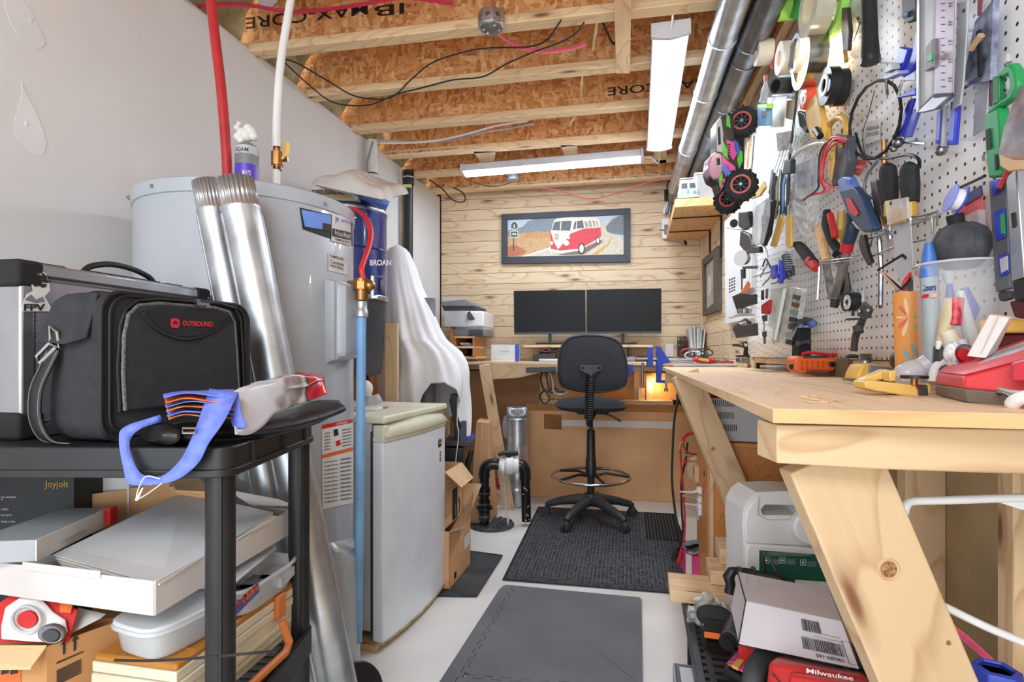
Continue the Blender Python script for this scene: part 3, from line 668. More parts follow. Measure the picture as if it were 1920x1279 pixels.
# printer on its stand
t = T('printer', 'white and grey multifunction printer on a wooden stand by the sheet', 'printer')
def pb(x0, x1, y0, y1, off, dep): return MB().prism(bq([(x0, y0), (x1, y0), (x1, y1), (x0, y1)], off), -BN*dep)
t.add('body', pb(834, 907, 583, 613, .46, .38), WHT, bevel=.012)
t.add('side_panel', pb(833, 876, 583, 613, .47, .012), LGR, bevel=.003)
t.add('scanner_base', MB().prism(bq([(828, 572), (892, 573), (884, 584), (832, 583)], .45), -BN*.36), DGR, bevel=.004)
t.add('scanner_lid', MB().prism(bq([(826, 566), (870, 561), (895, 574), (830, 574)], .46), -BN*.36), GRY, bevel=.005)
t.add('document_tray', MB().prism(bq([(828, 558), (862, 559), (876, 564), (830, 567)], .44), -BN*.25), LGR, bevel=.004)
t.add('control_panel', MB().prism(bq([(876, 586), (880, 583), (890, 598), (884, 600), (877, 599)], .485), -BN*.02), DGR, bevel=.002)
t.add('paper_drawer', pb(850, 907, 616, 630, .45, .35), GRY, bevel=.006)
t.add('drawer_front', pb(879, 905, 618, 628, .47, .02), DGR, bevel=.003)
t.add('base', pb(846, 907, 612, 618, .44, .34), LGR)
t = T('printer_stand', 'small open wooden stand under the printer', 'stand')
t.add('top_board', pb(853, 890, 630.5, 634, .46, .36), LUM, grain=BD); t.add('middle_board', pb(855, 888, 649, 653, .46, .36), LUM, grain=BD)
t.add('side_board', pb(844, 855, 606, 672.5, .44, .34), CAB, grain=UP); t.add('side_board', pb(886, 889, 634, 672, .44, .34), CAB, grain=UP)
t.add('base_board', pb(853, 893, 668, 673, .47, .36), LUM, grain=BD); t.add('back', pb(855, 887, 634, 668, .1, .01), BLK2)
for i in range(4): S('paper_stack', pb(862+i, 880+i*1.5, 643+i*1.5, 644.2+i*1.5, .44-.02*i, .2), PAPER, ['top', 'second', 'third', 'bottom'][i]+' loose sheet in the printer stand compartment', 'paper', 'papers in the printer stand')
t = T('power_bar', 'black power bar fixed under the front edge of the desk', 'power bar'); 
t.add('housing', MB().prism([P(986, 689.5, 3.62), P(1042, 688, 3.6), P(1042, 698, 3.6), P(986, 699, 3.62)], FW*.04), BLK, bevel=.003)
for x in (999, 1014, 1028): t.add('socket', MB().prism([P(x-3, 691, 3.615), P(x+3, 691, 3.615), P(x+3, 697, 3.615), P(x-3, 697, 3.615)], FW*.02), DGR)
for i, (c0, m) in enumerate(((1016, BLK), (1024, DGR), (1030, LGR))):
    pts = [P(c0, 697, 3.66), P(c0-2+i*4, 715, 3.7), P(c0+8, 735, 3.72), P(c0+22, 728+i*6, 3.74), P(c0+34, 735, 3.8)]
    S('cable', MB().tube(spl(pts, 6), .006, 6), m, ['black', 'dark grey', 'pale grey'][i]+' cable drooping from the power bar under the desk', 'cable')
S('cable', MB().tube(spl([P(1026, 730, 3.68), P(1014, 738, 3.68), P(1013, 748, 3.68), P(1021, 757, 3.68), P(1030, 750, 3.68), P(1026, 738, 3.68), P(1020, 730, 3.68)], 6), .007, 6), BLK, 'black cable coil hanging under the desk beside the wood post', 'cable')
# wall shelf in the right corner
t = T('wall_shelf', 'thick wooden shelf on black brackets in the right corner', 'shelf')
zs = 1.985; xs = [(.205, 3.36), (wx(3.36)-.002, 3.36), (wx(4.33)-.002, 4.33), (.20, 4.31)]
t.add('board', MB().prism([V((x, y, zs)) for x, y in xs], UP*.05), wood('shelf_wood', (226, 178, 122), (196, 140, 84), 9, knots=False), grain=(0, 1, 0), bevel=.003)
for y in (3.62, 4.02):
    t.add('bracket', MB().abox((.205, y-.006, zs-.006), (wx(y)-.001, y+.006, zs)).abox((wx(y)-.012, y-.008, zs-.27), (wx(y)-.001, y+.008, zs)), BLK2)
# items on it
t = T('model_van', 'small pale blue and white model camper van on the wall shelf', 'model van')
c_ = PZ(1291, 373, zs+.052); vy = c_.y+.12
def vb(x0, x1, z0, z1, y0, y1, tp=0): 
    b0 = [V((c_.x+x0, y0, zs+.052+z0)), V((c_.x+x1, y0, zs+.052+z0)), V((c_.x+x1, y1, zs+.052+z0)), V((c_.x+x0, y1, zs+.052+z0))]
    b1 = [V((c_.x+x0+tp, y0+tp*1.2, zs+.052+z1)), V((c_.x+x1-tp, y0+tp*1.2, zs+.052+z1)), V((c_.x+x1-tp, y1-tp*.4, zs+.052+z1)), V((c_.x+x0+tp, y1-tp*.4, zs+.052+z1))]
    return MB().hexa(b0, b1)
y0 = c_.y+.01
VB = mat('van_blue', (160, 196, 206), .35, var=.03); VW = mat('van_white', (236, 234, 226), .35, var=.03)
t.add('lower_body', vb(-.058, .058, .012, .062, y0, y0+.22), VB, bevel=.01); t.add('upper_body', vb(-.055, .055, .060, .118, y0+.004, y0+.215, .010), VW, bevel=.006)
t.add('roof', vb(-.046, .046, .116, .128, y0+.015, y0+.205, .006), VW, bevel=.005)
for s_ in (-1, 1):
    t.add('windscreen', MB().hexa([V((c_.x+s_*.024-.018, y0-.001, zs+.052+.070)), V((c_.x+s_*.024+.018, y0-.001, zs+.052+.070)), V((c_.x+s_*.024+.018, y0+.02, zs+.052+.070)), V((c_.x+s_*.024-.018, y0+.02, zs+.052+.070))],
        [V((c_.x+s_*.022-.016, y0+.009, zs+.052+.102)), V((c_.x+s_*.022+.016, y0+.009, zs+.052+.102)), V((c_.x+s_*.022+.016, y0+.03, zs+.052+.102)), V((c_.x+s_*.022-.016, y0+.03, zs+.052+.102))]), DGR)
    t.add('headlight', MB().cyl(V((c_.x+s_*.036, y0+.004, zs+.052+.04)), V((c_.x+s_*.036, y0-.004, zs+.052+.04)), .010, 14), CHROME)
    for yy in (.05, .17): t.add('wheel', MB().cyl(V((c_.x+s_*.044, y0+yy, zs+.052+.016)), V((c_.x+s_*.059, y0+yy, zs+.052+.016)), .0165, 18), RUBB)
t.add('bumper', vb(-.06, .06, .010, .020, y0-.01, y0), VW, bevel=.003)
t.add('emblem', MB().ring(V((c_.x, y0-.002, zs+.052+.048)), (0, 1, 0), .012, .0018, 20, 5), CHROME)
t.add('emblem_letters', textmb('V', plane((c_.x-.006, y0-.0035, zs+.052+.048), (1, 0, 0), UP), .009, .012, bold=.03), CHROME)
t.add('emblem_letters', textmb('W', plane((c_.x-.008, y0-.0035, zs+.052+.038), (1, 0, 0), UP), .009, .016, bold=.03), CHROME)
t.add('roof_rack', MB().tube([V((c_.x-.045, y0+.03, zs+.19)), V((c_.x+.045, y0+.03, zs+.19)), V((c_.x+.045, y0+.17, zs+.19)), V((c_.x-.045, y0+.17, zs+.19))], .003, 5, closed=True).tube([V((c_.x-.04, y0+.05, zs+.175)), V((c_.x-.045, y0+.05, zs+.19))], .002, 5).tube([V((c_.x+.04, y0+.05, zs+.175)), V((c_.x+.045, y0+.05, zs+.19))], .002, 5), VW)
c2 = PZ(1327, 372, zs+.052); t = T('storage_bin', 'translucent white plastic bin on the wall shelf beside the model van', 'bin')
hb = .15; t.add('bin', MB().hexa([c2+V((-.055, .01, 0)), c2+V((.05, .01, 0)), c2+V((.05, .26, 0)), c2+V((-.055, .26, 0))], [c2+V((-.07, 0, hb)), c2+V((.06, 0, hb)), c2+V((.06, .28, hb)), c2+V((-.07, .28, hb))]), FROST, bevel=.008)
t.add('rim', MB().box(c2+V((-.005, .14, hb+.004)), (.142, 0, 0), (0, .29, 0), UP*.010), WHT, bevel=.003)
t = T('wifi_router', 'white plastic router mounted on the plank wall beside the shelf', 'router')
t.add('body', MB().prism(bq([(1242, 392), (1250, 379), (1260, 379), (1260, 402), (1244, 401)], .06), -BN*.05), WHT, bevel=.008)
t = T('outlet_box', 'white surface outlet box under the router on the plank wall', 'outlet')
t.add('box', MB().prism(bq([(1241, 410), (1255, 408), (1256, 446), (1242, 447)], .05), -BN*.045), WHT, bevel=.003)
t.add('plug', MB().prism(bq([(1246, 421), (1253, 421), (1253, 438), (1246, 438)], .075), -BN*.03), GRY, bevel=.002)
t.add('plug_pin', MB().tube([B(1236, 431.5, .06), B(1246, 431.5, .06)], .004, 5), BLK)
for i in range(5):
    pts = [B(1247+i, 402, .07), B(1252+random.uniform(-4, 6), 385+i*4, .09), B(1258+i, 365-i*3, .08), B(1250+i*3, 350+i*3, .07), B(1256, 336+i*2, .05)]
    S('cable', MB().tube(spl(pts, 6), .004, 5), [BLK, LGR, DGR, BLK, LGR][i], ['black', 'light grey', 'dark grey', 'second black', 'second light grey'][i]+' cable in the tangle beside the wall shelf', 'cable', 'cable tangle beside the wall shelf')
S('wall_adapter', MB().prism(bq([(1246, 355), (1253, 355), (1253, 376), (1246, 376)], .03), -BN*.027), BLK, 'black adapter on the plank wall above the router', 'adapter', bevel=.003)
S('wall_hook', MB().tube([B(1283, 451, .07), B(1286, 457, .07), B(1287, 460, .07)], [.008, .012, .004], 8), BLK, 'small black plug hanging below the wall shelf', 'plug')
# framed picture on the right plank wall
t = T('framed_picture', 'grey framed picture hanging on the right plank wall', 'picture')
o_, i_ = [(1316, 487), (1344.5, 461), (1345, 582), (1317, 593)], [(1319.5, 497), (1337, 480.5), (1337.5, 568), (1320.5, 584)]
for k in range(4):
    j = (k+1) % 4; m_ = MB().prism([W(x, y, .03) for x, y in (o_[k], o_[j], i_[j], i_[k])], -WN*.028); t.add('frame_rail', m_, mat('grey_frame', (84, 76, 70), .55, var=.1, sc_=30), bevel=.001)
t.add('picture', MB().prism([W(x, y, .012) for x, y in i_], -WN*.008), mat('picture_grey', (176, 170, 162), .35, var=.1, sc_=9))
t.add('figure', MB().prism([W(x, y, .0135) for x, y in [(1327, 520), (1331, 517), (1334, 524), (1333, 545), (1330, 556), (1326, 552), (1325, 534)]], -WN*.001), mat('picture_pale', (206, 202, 196), .5, var=.1, sc_=20))
# white vented panel
t = T('electrical_cover', 'white metal panel with small slots left of the pegboard', 'panel')
t.add('panel', MB().prism([W(x, y, .035) for x, y in ((1358, 415), (1409, 372), (1409, 597), (1360, 608))], -WN*.033), WHT, bevel=.002)
t.add('raised_door', MB().prism([W(x, y, .039) for x, y in ((1364, 424), (1404, 392), (1404, 586), (1366, 596))], -WN*.006), WHT, bevel=.002)
for i in range(3):
    for j in range(5):
        x = 1367+i*4.2; y = 524+j*5.6-i*1.8; t.add('slot', MB().prism([W(a, b, .0395) for a, b in ((x, y), (x+2.6, y-1), (x+2.6, y+2.4), (x, y+3.4))], -WN*.002), INK)
# ------------------------------------------------------------ left side: water heater and what leans on it
HC = V((-1.238, 1.502, 0)); HR = .32
def cylhit(px, py, c=HC, r=HR):
    d = ray(px, py); o = CAM-c; a = d.x*d.x+d.y*d.y; b = 2*(o.x*d.x+o.y*d.y); q = o.x*o.x+o.y*o.y-r*r
    disc = max(b*b-4*a*q, 0); k = (-b-math.sqrt(disc))/(2*a); return CAM+d*k
def cylrad(p, c=HC): v = V((p.x-c.x, p.y-c.y, 0)); return v.normalized()
def bil(q, u, v):
    (a, b, c, d) = q; return ((a[0]*(1-u)+b[0]*u)*(1-v)+(d[0]*(1-u)+c[0]*u)*v, (a[1]*(1-u)+b[1]*u)*(1-v)+(d[1]*(1-u)+c[1]*u)*v)
def patch(q, off=.0012, nu=8, nv=3, h=None, c=HC, r=HR):
    def fn(u, v):
        x, y = bil(q, u, v); p = cylhit(x, y, c, r); return p+cylrad(p, c)*(off+(h(u, v) if h else 0))
    m = MB().grid(fn, nu, nv); m.f = [f[::-1] for f in m.f]; return m
HGR = mat('heater_enamel', (172, 178, 187), .35, var=.02, coat=.3)
t = T('water_heater', 'tall grey cylindrical water heater against the left wall', 'water heater')
t.add('tank', MB().lathe([(HR-.01, .01), (HR, .02), (HR, 1.538), (HR-.001, 1.54)], HC, n=72), HGR)
t.add('top_rim', MB().lathe([(HR+.001, 1.536), (HR+.004, 1.538), (HR+.005, 1.574), (HR-.002, 1.579), (HR-.014, 1.577), (HR-.03, 1.568), (0, 1.575)], HC, n=72), HGR)
for x, y in ((289, 350), (246, 371), (607, 383), (662, 408)):
    p = cylhit(x, y); n_ = cylrad(p); m_ = MB().cyl(p+n_*.003, p+n_*.008, .006, 10); m_.cyl(p+n_*.008, p+n_*.011, .0035, 8); t.add('screw', m_, CHROME)
t.add('brand_band', patch([(561, 389), (660, 412), (661, 462), (567, 430)], .0012, 10, 4), INK)
t.add('brand_band', patch([(564, 393), (620, 404), (620, 433), (571, 425)], .002, 8, 3), mat('label_blue', (106, 146, 226), .4, var=.02))
t.add('brand_band', patch([(604, 418), (620, 421), (620, 434), (604, 431)], .0026, 3, 3), INK)
t.add('brand_label', patch([(621, 400), (656, 408), (657, 461), (620, 452)], .0026, 5, 3), PAPER)
t.add('brand_label', patch([(621, 428), (656, 436), (656, 451), (621, 443)], .0032, 5, 3), INK)
def cyltxt(q, off, txt, bold=.01):
    def fn(u, v):
        x, y = bil(q, u, 1-v); p = cylhit(x, y); return p+cylrad(p)*off
    return textmb(txt, fn, 1, 1, bold=bold)
t.add('lettering', cyltxt([(626, 431), (655, 438), (655, 448), (626, 441)], .0040, 'ProLine Master'), PAPER)
t.add('lettering', cyltxt([(627, 406), (634, 408), (634, 421), (627, 419)], .0034, 'JW', .03), mat('label_blue'[:5]+'_ink', (70, 110, 190), .5, var=0))
t.add('lettering', cyltxt([(638, 410), (655, 414), (655, 422), (638, 418)], .0034, 'John Wood'), MATS['label_ink'])
t.add('lettering', cyltxt([(626, 446), (654, 453), (654, 457), (626, 450)], .0034, 'COMMERCIAL GRADE'), INK)
t.add('service_label', patch([(615, 474), (650, 484), (651, 516), (615, 507)], .0015, 5, 3), PAPER)
for i, (s_, k) in enumerate((('PLUMBING AND', 0), ('Custom', 9), ('HEATING', 18))):
    t.add('lettering', cyltxt([(618, 477+k), (643, 484+k), (643, 489+k+(i == 1)*2), (618, 482+k+(i == 1)*2)], .0022, s_), INK)
cov = lambda u, v: .028*min(1, min(u, 1-u)/.07)*min(1, min(v, 1-v)/.03)+.022*max(0, min(1, (min(u-.16, .84-u))/.12))*max(0, min(1, min(v-.03, .95-v)/.04))
t.add('element_cover', patch([(609, 521), (659, 532), (657, 676), (609, 682)], .0, 24, 24, cov), HGR)
t.add('element_cover', patch([(612, 1020), (661, 1008), (661, 1330), (615, 1380)], .0, 24, 24, cov), HGR)
t.add('warning_label', patch([(603, 797), (661, 785), (661, 943), (604, 955)], .0015, 8, 6), PAPER)
t.add('warning_label', patch([(603, 797), (661, 785), (661, 792), (603, 805)], .002, 8, 2), RED)
t.add('warning_label', patch([(603, 853), (661, 838), (661, 845), (603, 860)], .002, 8, 2), ORG)
t.add('lettering', cyltxt([(630, 793), (650, 789), (650, 793), (630, 797)], .0026, 'DANGER'), PAPER)
for i in range(11):
    y = 866+i*7.5
    t.add('small_print', cyltxt([(607, y), (632, y-4), (632, y-1.5), (607, y+2.5)], .0024, 'iiiiillliiiillliiii'), INK)
    t.add('small_print', cyltxt([(637, y-6), (658, y-9), (658, y-6), (637, y-2.5)], .0024, 'iiillliiillliii'), INK)
for i in range(6): t.add('small_print', cyltxt([(607, 812+i*6), (618, 810+i*6), (618, 813+i*6), (607, 815+i*6)], .0024, 'iillliii'), INK); t.add('small_print', cyltxt([(640, 805+i*6), (658, 802+i*6), (658, 804+i*6), (640, 808+i*6)], .0024, 'iillliiillii'), INK)
t.add('warning_picture', patch([(624, 806), (632, 804), (634, 816), (625, 818)], .0024, 3, 3), INK); t.add('warning_picture', patch([(628, 828), (636, 824), (638, 834), (630, 837)], .0024, 3, 3), RED)
t.add('lower_seam', patch([(615, 948), (661, 938), (661, 942), (615, 953)], .001, 8, 2), HGR)
# relief valve with discharge pipe on the tank's right side
vp = P(678, 536, 1.66)
vt = cylhit(655, 536)
t.add('relief_valve', MB().cyl(vt, vp+RT*.02, .018, 14).cyl(vp+UP*.022, vp-UP*.045, .02, 14).cyl(vp-UP*.012, vp+UP*.012, .027, 8).ball(vp+RT*.025, .02, 10), BRASS)
t.add('valve_lever', MB().box(vp+RT*.035+UP*.0, RT*.008, FW*.014, UP*.06).box(vp+RT*.042-UP*.035, RT*.02, FW*.012, UP*.008), STEEL)
t.add('valve_outlet', MB().lathe([(.014, 0), (.02, .004), (.02, .022), (.017, .026), (.017, .05), (.019, .052)], vp-UP*.1, (0, 0, 1), 16), GALV)
S('discharge_pipe', MB().tube([vp-UP*.09, P(675, 900, 1.68), P(670, 1203, 1.70)], .0145, 16), LBL, 'straight sky blue discharge pipe beside the water heater', 'pipe')
S('red_hose', MB().tube(spl([P(648, 391, 1.9), P(668, 394, 1.85), P(685, 408, 1.8), P(695, 435, 1.76), P(691, 465, 1.72), P(682, 490, 1.68), P(678, 505, 1.66), P(681, 523, 1.66)], 7), .0085, 12), RED, 'curved red hose rising from the brass relief valve', 'hose')
# supply pipes on top
REDP = mat('red_pipe', (186, 48, 52), .4, var=.1, sc_=8)
zt = 1.572
p0 = P(428, 340, 1.62); p0.z = zt
t = T('supply_pipe', 'red plastic supply pipe rising from the heater to the ceiling', 'pipe')
t.add('pipe', MB().tube(spl([p0, P(424, 280, 1.63), P(414, 160, 1.64), P(402, 60, 1.65), P(390, -60, 1.66), P(384, -130, 1.68)], 6), .0145, 14), REDP)
p0 = P(518, 350, 1.72); p0.z = zt
t = T('supply_pipe', 'white supply pipe with a brass ball valve above the heater', 'pipe')
t.add('pipe', MB().tube(spl([p0, P(518, 300, 1.72), P(519, 220, 1.72), P(526, 120, 1.74), P(540, 30, 1.76), P(556, -60, 1.78), P(575, -150, 1.8)], 6), .0125, 14), WHT)
c_ = P(520, 298, 1.72)
t.add('ball_valve', MB().cyl(c_-UP*.022, c_+UP*.022, .019, 8).cyl(c_-UP*.03, c_-UP*.022, .015, 12).cyl(c_+UP*.022, c_+UP*.03, .015, 12).cyl(c_, c_+RT*.034, .009, 10), BRASS)
t.add('valve_clamp', MB().cyl(c_-UP*.036, c_-UP*.028, .015, 12).cyl(c_+UP*.03, c_+UP*.037, .015, 12), mat('copper', (150, 84, 60), .3, .9))
t.add('valve_handle', MB().tube([P(528, 298, 1.70), P(534, 291, 1.70), P(539, 285, 1.70), P(538, 266, 1.70)], [.004, .005, .009, .009], 8, flat=FW), YEL)
# foam can
c_ = P(463, 345, 1.62); c_.z = zt; t = T('foam_can', 'grey and purple spray foam can with dried foam on its nozzle', 'spray can')
hz = .142; k = 1.62/1000
c_ = c_+UP*.028; t.add('can', MB().lathe([(.028, -.028), (.033, -.024), (.033, .088), (.0332, .12), (.031, .128), (.018, .138), (.01, .142)], c_, n=24), GRY)
t.add('purple_band', MB().lathe([(.0336, -.01), (.0336, .070)], c_, n=24, cap=False), mat('purple', (92, 60, 190), .4, var=.05))
t.add('silver_band', MB().lathe([(.0336, .1), (.0336, .125)], c_, n=24, cap=False), LGR)
def ontxt(txt, c, r, a0, z, hgt, wd):
    return textmb(txt, lambda u, v: c+RT*(r*math.sin(a0+u/r))-FW*(r*math.cos(a0+u/r))+UP*(z+v), hgt, wd, bold=.01)
t.add('lettering', ontxt('FOAM', c_, .0342, -.6, .104, .012, .04), INK); t.add('lettering', ontxt('MULTI', c_, .0342, .1, .03, .018, .022), PAPER)
m_ = MB()
for dx, dz, r in ((0, .165, .02), (.012, .175, .017), (-.014, .172, .016), (.02, .162, .014), (-.026, .160, .014), (-.03, .188, .010), (-.024, .2, .008), (.004, .185, .014), (-.018, .15, .012)): m_.ball(c_+RT*dx+UP*dz, r, 12)
t.add('dried_foam', m_, mat('white_foam', (226, 224, 218), .8, var=.04, bump=.3, bsc=40))
# half-round duct sheets leaning on the heater
def halfduct(a, b, r, label, side, arc=(-1.3, 1.75)):
    t = T('duct_half', label, 'duct piece', 'open duct sheets leaning on the heater')
    a, b = V(a), V(b); ax = (b-a).normalized(); out = V(side)-ax*V(side).dot(ax); out.normalize(); sd = ax.cross(out)
    ln = (b-a).length
    def fn(u, v):
        th = arc[0]+(arc[1]-arc[0])*u; rr = r
        if v > .952: rr = r*(.95+.035*math.sin(th*26))
        elif v > .945: rr = r*1.03
        return a+ax*ln*v+(out*math.cos(th)+sd*math.sin(th))*rr
    m = MB(); vs = [0, .25, .5, .75, .9, .944, .946, .951, .953, .97, 1.0]; nu = 90
    P_ = [V(fn(i/nu, v)) for v in vs for i in range(nu+1)]
    m.add(P_, [(j*(nu+1)+i, j*(nu+1)+i+1, (j+1)*(nu+1)+i+1, (j+1)*(nu+1)+i) for j in range(len(vs)-1) for i in range(nu)])
    t.add('sheet', m, GALV, solid=.0012, ang=60)
    for th in arc:
        e = lambda v: a+ax*ln*v+(out*math.cos(th)+sd*math.sin(th))*r*1.0
        t.add('folded_edge', MB().tube([e(0), e(.5), e(.94)], .004, 6), GALV)
    return t
halfduct(P(658, 1415, 1.36), P(440, 338, 1.375), .047, 'wider crimped duct sheet leaning in front of the water heater', -FW+RT*.5)
halfduct(P(600, 1400, 1.40), P(389, 341, 1.40), .038, 'narrower crimped duct sheet leaning behind the wider one', -FW+RT*.2)
m_ = MB().prism([P(519, 872, 1.33), P(548, 862, 1.36), P(668, 1420, 1.5), P(600, 1430, 1.4)], FW*.002)
S('metal_flashing', m_, GALV, 'flat metal flashing strip standing behind the plastic shelf post', 'sheet metal')
# ------------------------------------------------------------ plastic shelf
ZS = .945; ZS2 = .455; X0, X1, D0, D1 = -1.30, -.468, .885, 1.27
t = T('plastic_shelf', 'black plastic shelving unit with round posts at the left', 'shelf')
def rrect(x0, x1, d0, d1, z, r=.03, n=5):
    q = []
    for cx, cy, a in ((x1-r, d0+r, -90), (x1-r, d1-r, 0), (x0+r, d1-r, 90), (x0+r, d0+r, 180)):
        q += [C(cx+r*math.cos(math.radians(a+90*i/n)), cy+r*math.sin(math.radians(a+90*i/n)), z) for i in range(n+1)]
    return q
t.add('top_shelf', MB().prism(rrect(X0, X1, D0, D1, ZS-.046), UP*.046), BLK, bevel=.003)
t.add('top_lip', MB().prism(rrect(X0-.004, X1+.004, D0-.004, D1+.004, ZS-.050, .034), UP*.013), BLK, bevel=.002)
for x in (.96, 1.09, 1.2): t.add('rim_joint', MB().box(C(X1+.002, x, ZS-.02), RT*.006, FW*.004, UP*.04), BLK)
# lower shelf: rim and slotted deck
for (a, b) in ((rrect(X0, X1, D0, D1, ZS2-.05), None),):
    m_ = MB(); o_ = rrect(X0, X1, D0, D1, ZS2-.05); i_ = rrect(X0+.012, X1-.012, D0+.012, D1-.012, ZS2-.05, .02)
    n = len(o_); up = UP*.055
    m_.add(o_+[p+up for p in o_]+i_+[p+up for p in i_], [(i, (i+1) % n, (i+1) % n+n, i+n) for i in range(n)]+[(2*n+(i+1) % n, 2*n+i, 3*n+i, 3*n+(i+1) % n) for i in range(n)]+[(n+i, n+(i+1) % n, 3*n+(i+1) % n, 3*n+i) for i in range(n)]+[((i+1) % n, i, 2*n+i, 2*n+(i+1) % n) for i in range(n)])
    t.add('lower_rim', m_, BLK)
for i in range(9):
    x = X1-.03-.09*i; t.add('deck_slat', MB().box(C(x, (D0+D1)/2, ZS2-.006), RT*.02, FW*(D1-D0-.02), UP*.012), BLK)
for i in range(14):
    d = D0+.03+i*.025; t.add('deck_bar', MB().box(C((X0+X1)/2, d, ZS2-.008), RT*(X1-X0-.02), FW*.008, UP*.010), BLK)
for x, d in ((X1-.033, D0+.032), (X1-.028, D1-.028), (X0+.03, D0+.03), (X0+.03, D1-.03)):
    m_ = MB().cyl(C(x, d, ZS2+.0), C(x, d, ZS-.045), .0235, 24); m_.cyl(C(x, d, 0), C(x, d, ZS2-.05), .0235, 24)
    t.add('post', m_, BLK)
    t.add('post_rib', MB().box(C(x+.012, d-.0205, (ZS+ZS2)/2-.02), RT*.003, FW*.004, UP*(ZS-ZS2-.05)), BLK)
# ------------------------------------------------------------ aluminium case
ALU = mat('aluminium', (178, 180, 186), .3, .85, var=.04)
RIB = mat('ribbed_aluminium', (176, 168, 180), .35, .6, var=.03)
t = T('aluminium_case', 'ribbed aluminium equipment case with black corners behind the black bag', 'case')
ca, cb = C(-.882, .955, 0), C(-.800, 1.40, 0); cu = (cb-ca).normalized(); cn = V((cu.y, -cu.x, 0)); cl_ = (cb-ca).length; z0, z1 = ZS+.001, 1.268; th = .12
mid = (ca+cb)/2-cn*th/2; t.add('shell', MB().box(V((mid.x, mid.y, (z0+z1)/2)), cu*(cl_-.01), cn*(th-.008), UP*(z1-z0-.008)), LGR)
nr = 34; m_ = MB(); zz0, zz1 = z0+.03, z1-.03; A_ = ca+cu*.026; B_ = cb-cu*.026; prof = []
for i in range(nr*2+1): prof.append((zz0+(zz1-zz0)*i/(nr*2), .0005 if i % 2 else .0035))
m_.add([V((A_.x, A_.y, z))+cn*h for z, h in prof]+[V((B_.x, B_.y, z))+cn*h for z, h in prof], [(i, i+len(prof), i+1+len(prof), i+1) for i in range(len(prof)-1)])
t.add('ribbed_panel', m_, RIB, ang=80)
for zc in (z0+.013, z1-.013): t.add('edge_rail', MB().box(V((mid.x, mid.y, zc)), cu*cl_, cn*(th+.006), UP*.026), ALU, bevel=.005)
for e in (ca+cu*.013, cb-cu*.013): t.add('edge_rail', MB().box(V((e.x, e.y, (z0+z1)/2))-cn*th/2, cu*.026, cn*(th+.006), UP*(z1-z0)), ALU, bevel=.005)
for e in (ca+cu*.016, cb-cu*.016):
    for zc in (z0+.024, z1-.022):
        t.add('corner_cap', MB().box(V((e.x, e.y, zc))-cn*th/2, cu*.048, cn*(th+.012), UP*.05), BLK2, bevel=.008)
        t.add('corner_rivet', MB().ball(V((e.x, e.y, zc))+cn*.007+cu*(.012 if e is not None else 0), .004, 8), CHROME)
hp = lambda s, h: V((ca.x, ca.y, z1))+cu*(cl_*s)-cn*th*.45+UP*h
t.add('handle', MB().tube(spl([hp(.36, .004), hp(.40, .02), hp(.5, .032), hp(.62, .03), hp(.72, .018), hp(.76, .002)], 5), .0065, 10), BLK)
t.add('handle_base', MB().box(hp(.56, .004), cu*.19, cn*.03, UP*.010), BLK2, bevel=.003)
for s in (.2, .86): t.add('clasp', MB().box(hp(s, .004), cu*.055, cn*.03, UP*.009), BLK2, bevel=.003)
# sticker: white silhouette with hat and dark glasses
def cq(pts, off): return MB().prism([PP(x, y, ca+cn*off, cn) for x, y in pts], -cn*.0005)
t.add('sticker', cq([(60, 515), (72, 508), (86, 512), (92, 528), (94, 545), (84, 556), (98, 580), (96, 584), (42, 584), (44, 566), (50, 552), (62, 545), (58, 530)], .005), PAPER)
t.add('sticker_hat', cq([(56, 519), (63, 512), (76, 508), (88, 518), (89, 524), (94, 530), (86, 531), (72, 527), (62, 525)], .0057), INK)
t.add('sticker_glasses', cq([(62, 529), (88, 533), (87, 538), (80, 540), (74, 536), (68, 538), (63, 536)], .0057), INK)
t.add('sticker_collar', cq([(46, 562), (58, 552), (68, 562), (80, 556), (84, 566), (66, 568)], .0057), mat('sticker_grey', (120, 122, 128), .6, var=0))
t.add('lettering', textmb('FPV', lambda u, v: PP(45+u, 583-v, ca+cn*.0065, cn), 13, 40, bold=.04), INK)
# ------------------------------------------------------------ black bag
FAB = mat('bag_fabric', (44, 46, 50), .85, var=.08, sc_=40, bump=.5, bsc=900)
FABD = mat('bag_piping', (24, 25, 27), .55, var=.1)
t = T('camera_bag', 'black fabric shoulder bag with a red logo in front of the aluminium case', 'bag')
ba, bb = C(-.700, .905, 0), C(-.598, 1.205, 0); bu = (bb-ba).normalized(); bn = V((bu.y, -bu.x, 0)); bl_ = (bb-ba).length; bz0, bz1 = ZS+.002, 1.212; bt = .135
def bf(u, v, w_): return V((ba.x, ba.y, bz0))+bu*(u*bl_)+UP*(v*(bz1-bz0))-bn*(w_*bt)
def rr(u0, u1, v0, v1, ru, rv, n=6, skew=0):
    q = []
    for cx, cy, a in ((u1-ru, v0+rv, -90), (u1-ru, v1-rv, 0), (u0+ru, v1-rv, 90), (u0+ru, v0+rv, 180)):
        for i in range(n+1):
            an = math.radians(a+90*i/n); q.append((cx+ru*math.cos(an), cy+rv*math.sin(an)))
    return q
out = rr(0, 1, 0, 1, .13, .16, 7); ks = [(0, .985, 0), (.02, 1.0, 0), (.25, 1.0, .02), (.5, 1.01, .03), (.8, 1.0, .02), (.97, .99, 0), (1, .94, 0)]
vs = []
for w_, s_, bul in ks:
    for u, v in out:
        uu = .5+(u-.5)*s_; vv = .5+(v-.5)*s_
        sagk = -.035*math.sin(math.pi*u)*v*(1-w_) if v > .8 else 0
        vs.append(bf(uu-(bul if u < .1 else 0), vv+sagk, w_))
